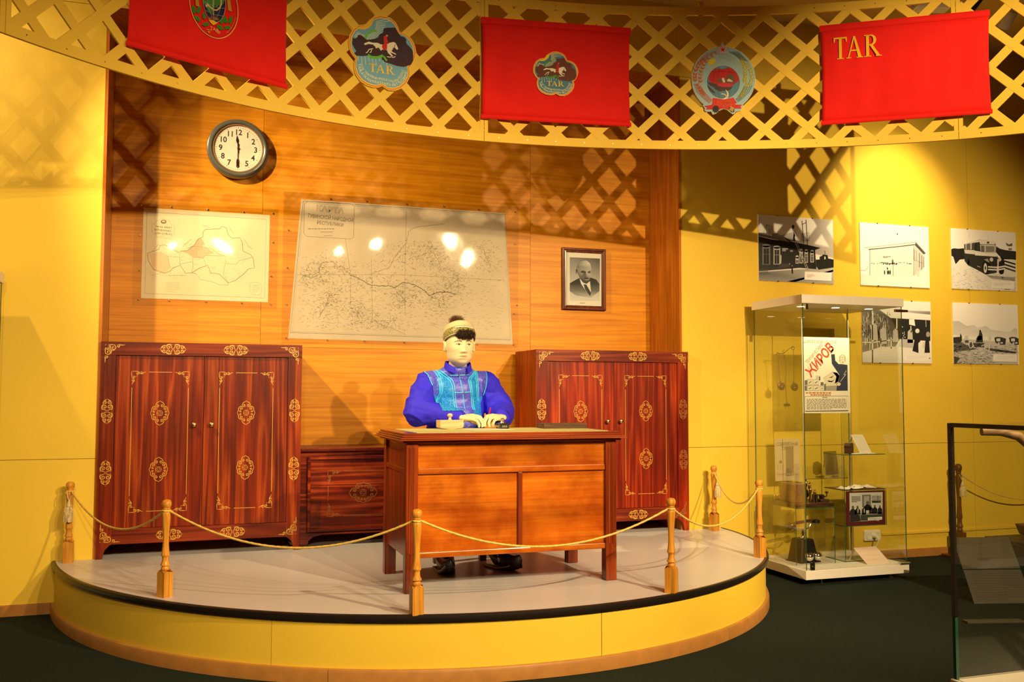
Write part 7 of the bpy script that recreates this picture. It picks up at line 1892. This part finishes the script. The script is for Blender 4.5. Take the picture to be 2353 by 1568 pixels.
MT['trim'] = plain('cyan_piping', (0.08, 0.66, 1.0), rough=0.4)
robe = bpy.data.objects.new('robe', rm); COL.objects.link(robe); robe.parent = person
rm.transform(Matrix.Translation(-org)); rm.materials.clear(); rm.materials.append(MT['robe']); rm.shade_smooth()
# vest: a shell lifted off the robe
def vlim(z):
    tl = [(1.10, 1.330, 1.612), (1.25, 1.325, 1.612), (1.29, 1.312, 1.632), (1.349, 1.307, 1.640), (1.392, 1.294, 1.652), (1.436, 1.272, 1.660), (1.52, 1.290, 1.650)]
    for (z0, a0, b0), (z1, a1, b1) in zip(tl[:-1], tl[1:]):
        if z <= z1:
            t = max(0, (z - z0) / (z1 - z0)); return a0 + (a1 - a0) * t, b0 + (b1 - b0) * t
    return tl[-1][1:]
def region(x, z):
    """0 violet, 1 turquoise"""
    ml = 1.422 + 0.028 * min(1, max(0, (1.392 - z) / 0.198)); mr = 1.532 + 0.021 * min(1, max(0, (1.392 - z) / 0.198))
    if z < 1.392 and ml < x < mr: return 0
    if z >= 1.392:
        t = (z - 1.392) / 0.078
        if 1.422 - 0.077 * t < x < 1.532 + 0.065 * t: return 0
    if z > 1.285 and (x < 1.350 or x > 1.598): return 0
    return 1
vb = B(); idx = {}
for f_ in RP:
    c = sum((RV[i] for i in f_), Vector()) / len(f_)
    a, b2 = vlim(c.z)
    if c.z < 1.095 or not (a < c.x < b2): continue
    if c.y < 5.33 and c.z < 1.20: continue
    if (c - Vector((HX, HY + 0.055, c.z))).length < 0.060 and c.z > 1.462: continue
    q = []
    for i in f_:
        if i not in idx:
            idx[i] = len(vb.v); vb.v.append(tuple(RV[i] + RN[i] * 0.0035))
        q.append(idx[i])
    vb.f.append(tuple(q)); vb.m.append(region(c.x, c.z))
vest = child(vb, 'vest', [MT['brp'], MT['brt']], smooth=True, fix=False, angle=None)
ZM = lambda p: (1.156 + (940 + p[0] / 5.228 - 940) * 0.002676, 1.312 - (700 + p[1] / 5.228 - 900) * 0.00253)
def piping(pts, r=0.0030, name='piping', mat=None, off=0.0040, dense=8):
    P2 = [Vector(ZM(p)) for p in pts]; L = []
    for a, c in zip(P2[:-1], P2[1:]):
        for k in range(dense):
            L.append(a.lerp(c, k / dense))
    L.append(P2[-1]); W3 = []
    for q in L:
        p = front(robe_bvh, q.x, q.y, off)
        if p is not None: W3.append(tuple(p))
    if len(W3) < 3: return
    W3 = [W3[0]] + [tuple((Vector(W3[i - 1]) + Vector(W3[i]) * 2 + Vector(W3[i + 1])) / 4) for i in range(1, len(W3) - 1)] + [W3[-1]]
    child(B().tube(W3, r, 7), name, mat or MT['trim'], smooth=True)
for L in ([(620, 850), (632, 940), (645, 1030), (660, 1150), (672, 1275)], [(370, 725), (430, 800), (490, 850), (535, 900), (552, 970), (562, 1100), (582, 1290)], [(350, 740), (410, 815), (470, 865), (512, 915), (530, 980), (540, 1100), (560, 1290)], [(830, 730), (800, 815), (750, 865), (730, 910), (738, 1000), (758, 1130), (768, 1275)], [(855, 735), (822, 825), (775, 875), (755, 920), (760, 1000), (778, 1130), (790, 1275)],
          [(300, 745), (350, 800), (385, 880), (400, 960), (398, 1060), (365, 1130), (325, 1185)], [(325, 735), (375, 790), (410, 870), (422, 960), (420, 1060), (388, 1135), (340, 1195)], [(875, 745), (862, 870), (850, 1000), (852, 1100), (860, 1170)], [(850, 750), (838, 870), (828, 1000), (832, 1100), (842, 1160)], [(225, 790), (255, 840), (275, 890), (297, 970)], [(985, 800), (975, 870), (962, 940), (932, 1090)]):
    piping(L)
for L in ([(515, 842), (615, 840), (730, 832)], [(550, 1058), (655, 1056), (755, 1048)]):
    piping(L, 0.0028, 'frog_loop', off=0.0050)
for p in ((615, 840), (655, 1058)):
    q = Vector(ZM(p)); c = front(robe_bvh, q.x, q.y, 0.009)
    child(B().sph(tuple(c), (0.0062, 0.0062, 0.0062), 12, 8), 'button', MT['chrome'], smooth=True)
# stand collar, open in front
cb = B(); n = 40; vs = []
for i in range(n + 1):
    a = math.radians(-152 + 304 * i / n)                       # 0 = back
    k = abs(i / n - 0.5) * 2
    for (r, z) in ((0.078, 1.450 - 0.030 * k ** 3), (0.076, 1.470 - 0.030 * k ** 3), (0.071, 1.500 - 0.046 * k ** 3), (0.068, 1.500 - 0.046 * k ** 3), (0.071, 1.445 - 0.030 * k ** 3)):
        vs.append((HX + 0.003 + r * 1.10 * math.sin(a), HY + 0.048 + r * (1.05 if k < .5 else 1.05 + 0.28 * (k - .5)) * math.cos(a), z))
cb.add(vs, [(i * 5 + j, i * 5 + j + 1, i * 5 + 6 + j, i * 5 + 5 + j) for i in range(n) for j in range(4)])
child(cb, 'collar', MT['robe'], smooth=True)
for s_ in (-1, 1):                                             # sleeve cuffs
    w0 = Vector(WR[s_]); d = (w0 - Vector(SL[s_][2])).normalized()
    child(B().cyl(w0 - d * 0.012, w0 + d * 0.020, 0.0475, 0.0435, 28, cap=False).cyl(w0 - d * 0.012, w0 + d * 0.020, 0.043, 0.039, 28, cap=False), 'cuff', MT['robe'], smooth=True)
# cap
HM = Matrix.Translation((HX, HY + 0.012, HZ + 0.062)) @ Matrix.Rotation(math.radians(-21), 4, 'X')
MT['capcloth'] = plain('cream_felt', (0.66, 0.55, 0.32), rough=0.85)
MT['capband'] = brocade('olive_brocade', (0.34, 0.30, 0.09), (0.10, 0.11, 0.035), 70)
MT['furdark'] = plain('dark_fur', (0.035, 0.014, 0.007), rough=0.9, var=0.4, vscale=60)
MT['furbrown'] = plain('brown_fur', (0.16, 0.085, 0.04), rough=0.9, var=0.35, vscale=60)
def cap_surf(prof, name, mat):
    b_ = B(); n = 56; vs = []
    for r, z in prof:
        for i in range(n):
            t = 2 * PI * i / n
            vs.append(HM @ Vector((0.0920 * r * math.sin(t), -0.1100 * r * math.cos(t), z)))
    fs = [(j * n + i, j * n + (i + 1) % n, (j + 1) * n + (i + 1) % n, (j + 1) * n + i) for j in range(len(prof) - 1) for i in range(n)]
    b_.add(vs, fs + ([tuple(range((len(prof) - 1) * n, len(prof) * n))] if prof[-1][0] < 0.3 else []))
    return child(b_, name, mat, smooth=True, fix=True)
cap_surf([(1.00, -0.034), (1.035, -0.030), (1.05, -0.010), (1.04, 0.010), (1.00, 0.016), (0.97, 0.014)], 'cap_band', MT['capband'])
cap_surf([(1.00, 0.012), (1.00, 0.026), (0.97, 0.040), (0.88, 0.054), (0.70, 0.064), (0.45, 0.070), (0.20, 0.072), (0.02, 0.073)], 'cap_crown', MT['capcloth'])
cap_surf([(0.99, -0.037), (1.03, -0.037), (1.04, -0.031), (1.00, -0.029)], 'cap_edge', plain('grey_edging', (0.42, 0.40, 0.34), rough=0.6))
def fur(c, rad, n, ln_, mat, name, lo=-1.0, hi=1.0, base=None):
    b_ = B()
    b_.sph(c, [r * 0.86 for r in rad], 18, 12)
    for k in range(n):
        while True:
            u = Vector((random.gauss(0, 1), random.gauss(0, 1), random.gauss(0, 1))).normalized()
            if lo <= u.y <= hi: break
        p = Vector((c[0] + rad[0] * u.x * 0.84, c[1] + rad[1] * u.y * 0.84, c[2] + rad[2] * u.z * 0.84))
        d = Vector((u.x / rad[0], u.y / rad[1], u.z / rad[2])).normalized() + Vector((random.uniform(-.5, .5), random.uniform(-.5, .5), random.uniform(-.5, .3)))
        q = p + d.normalized() * ln_ * random.uniform(0.6, 1.15)
        a = d.orthogonal().normalized() * 0.0009; b3 = d.cross(a).normalized() * 0.0009
        b_.add([p + a, p - a * 0.5 + b3, p - a * 0.5 - b3, q], [(0, 1, 3), (1, 2, 3), (2, 0, 3)])
    o = child(b_, name, mat, fix=False)
    return o
fur((HX + 0.010, HY - 0.097, HZ + 0.060), (0.062, 0.026, 0.030), 1600, 0.017, MT['furdark'], 'fur_visor')
fur((HX - 0.006, HY + 0.050, HZ + 0.150), (0.036, 0.036, 0.022), 1300, 0.026, MT['furbrown'], 'fur_tuft')
eb_ = [HM @ Vector((0.0920 * 1.055 * math.sin(t), -0.1100 * 1.06 * math.cos(t), 0.004)) for t in np.linspace(-0.55, 0.65, 20)]
child(B().tube(eb_, 0.0045, 8), 'fleece_edge', MT['paperw'], smooth=True)
# boots with turned-up toes
MT['leather'] = plain('black_leather', (0.014, 0.011, 0.010), rough=0.3)
for s_, tx in ((-1, 1.300), (1, 1.690)):
    ax = 1.48 + s_ * 0.15
    path = [(ax, 5.21, 0.66), (ax, 5.21, 0.52), (ax, 5.20, 0.42), (ax * 0.7 + tx * 0.3, 5.13, 0.366), (ax * 0.4 + tx * 0.6, 5.06, 0.358), (tx, 4.985, 0.362), (tx, 4.945, 0.385), (tx, 4.930, 0.405)]
    bt = B().tube(path, [0.062, 0.060, 0.056, 0.053, 0.048, 0.042, 0.026, 0.008], 18)
    bt.v = [(x, y, max(z, PZ + 0.012)) for x, y, z in bt.v]
    o = child(bt, 'boot', MT['leather'], smooth=True)
    so_ = B(); L = [(ax + 0.05, 5.25), (ax + 0.056, 5.18), ((ax + tx) / 2 + 0.05, 5.08), (tx + 0.042, 4.99), (tx + 0.022, 4.945), (tx, 4.928), (tx - 0.022, 4.945), (tx - 0.042, 4.99), ((ax + tx) / 2 - 0.05, 5.08), (ax - 0.056, 5.18), (ax - 0.05, 5.25)]
    zz = [0, 0, 0, 0.022, 0.055, 0.085, 0.055, 0.022, 0, 0, 0]
    b4 = B(); n = len(L)
    vs = [(x, y, PZ + 0.0005 + z * 0.9) for (x, y), z in zip(L, zz)] + [(x, y, PZ + 0.012 + z) for (x, y), z in zip(L, zz)]
    b4.add(vs, [(i, (i + 1) % n, n + (i + 1) % n, n + i) for i in range(n)] + [tuple(range(n - 1, -1, -1)), tuple(range(n, 2 * n))])
    sl_ = child(b4, 'sole', MT['leather'])
    child(B().tube([(x, y - 0.001, PZ + 0.012 + z) for (x, y), z in zip(L, zz)], 0.0028, 6), 'welt', MT['tassel'], smooth=True)
# pen in the hand
pn = thing('red_pen', 'red writing pen held upright in the mannequin hand', 'pen', (1.566, 5.150, DZ + 0.002))
B().tube([(0, 0, 0), (0.010, 0.020, 0.022), (0.030, 0.055, 0.062), (0.055, 0.095, 0.112)], [0.0012, 0.0048, 0.0052, 0.0042], 12).build('barrel', plain('red_lacquer', (0.55, 0.02, 0.02), rough=0.25), pn, smooth=True)
B().cyl((0, 0, -0.0015), (0.003, 0.006, 0.007), 0.0006, 0.0022, 8).build('nib', MT['steel'], pn, smooth=True)
# stool under the robe
stl = thing('wooden_stool', 'plain wooden stool hidden under the seated mannequin', 'stool', (1.48, 5.52, PZ))
B().box(-0.17, 0.17, -0.15, 0.15, 0.40, 0.43).build('seat', MT['darkwood'], stl, bevel=0.006)
for x in (-0.14, 0.14):
    for y in (-0.12, 0.12):
        B().box(x - 0.02, x + 0.02, y - 0.02, y + 0.02, 0, 0.40).build('leg', MT['darkwood'], stl, bevel=0.003)
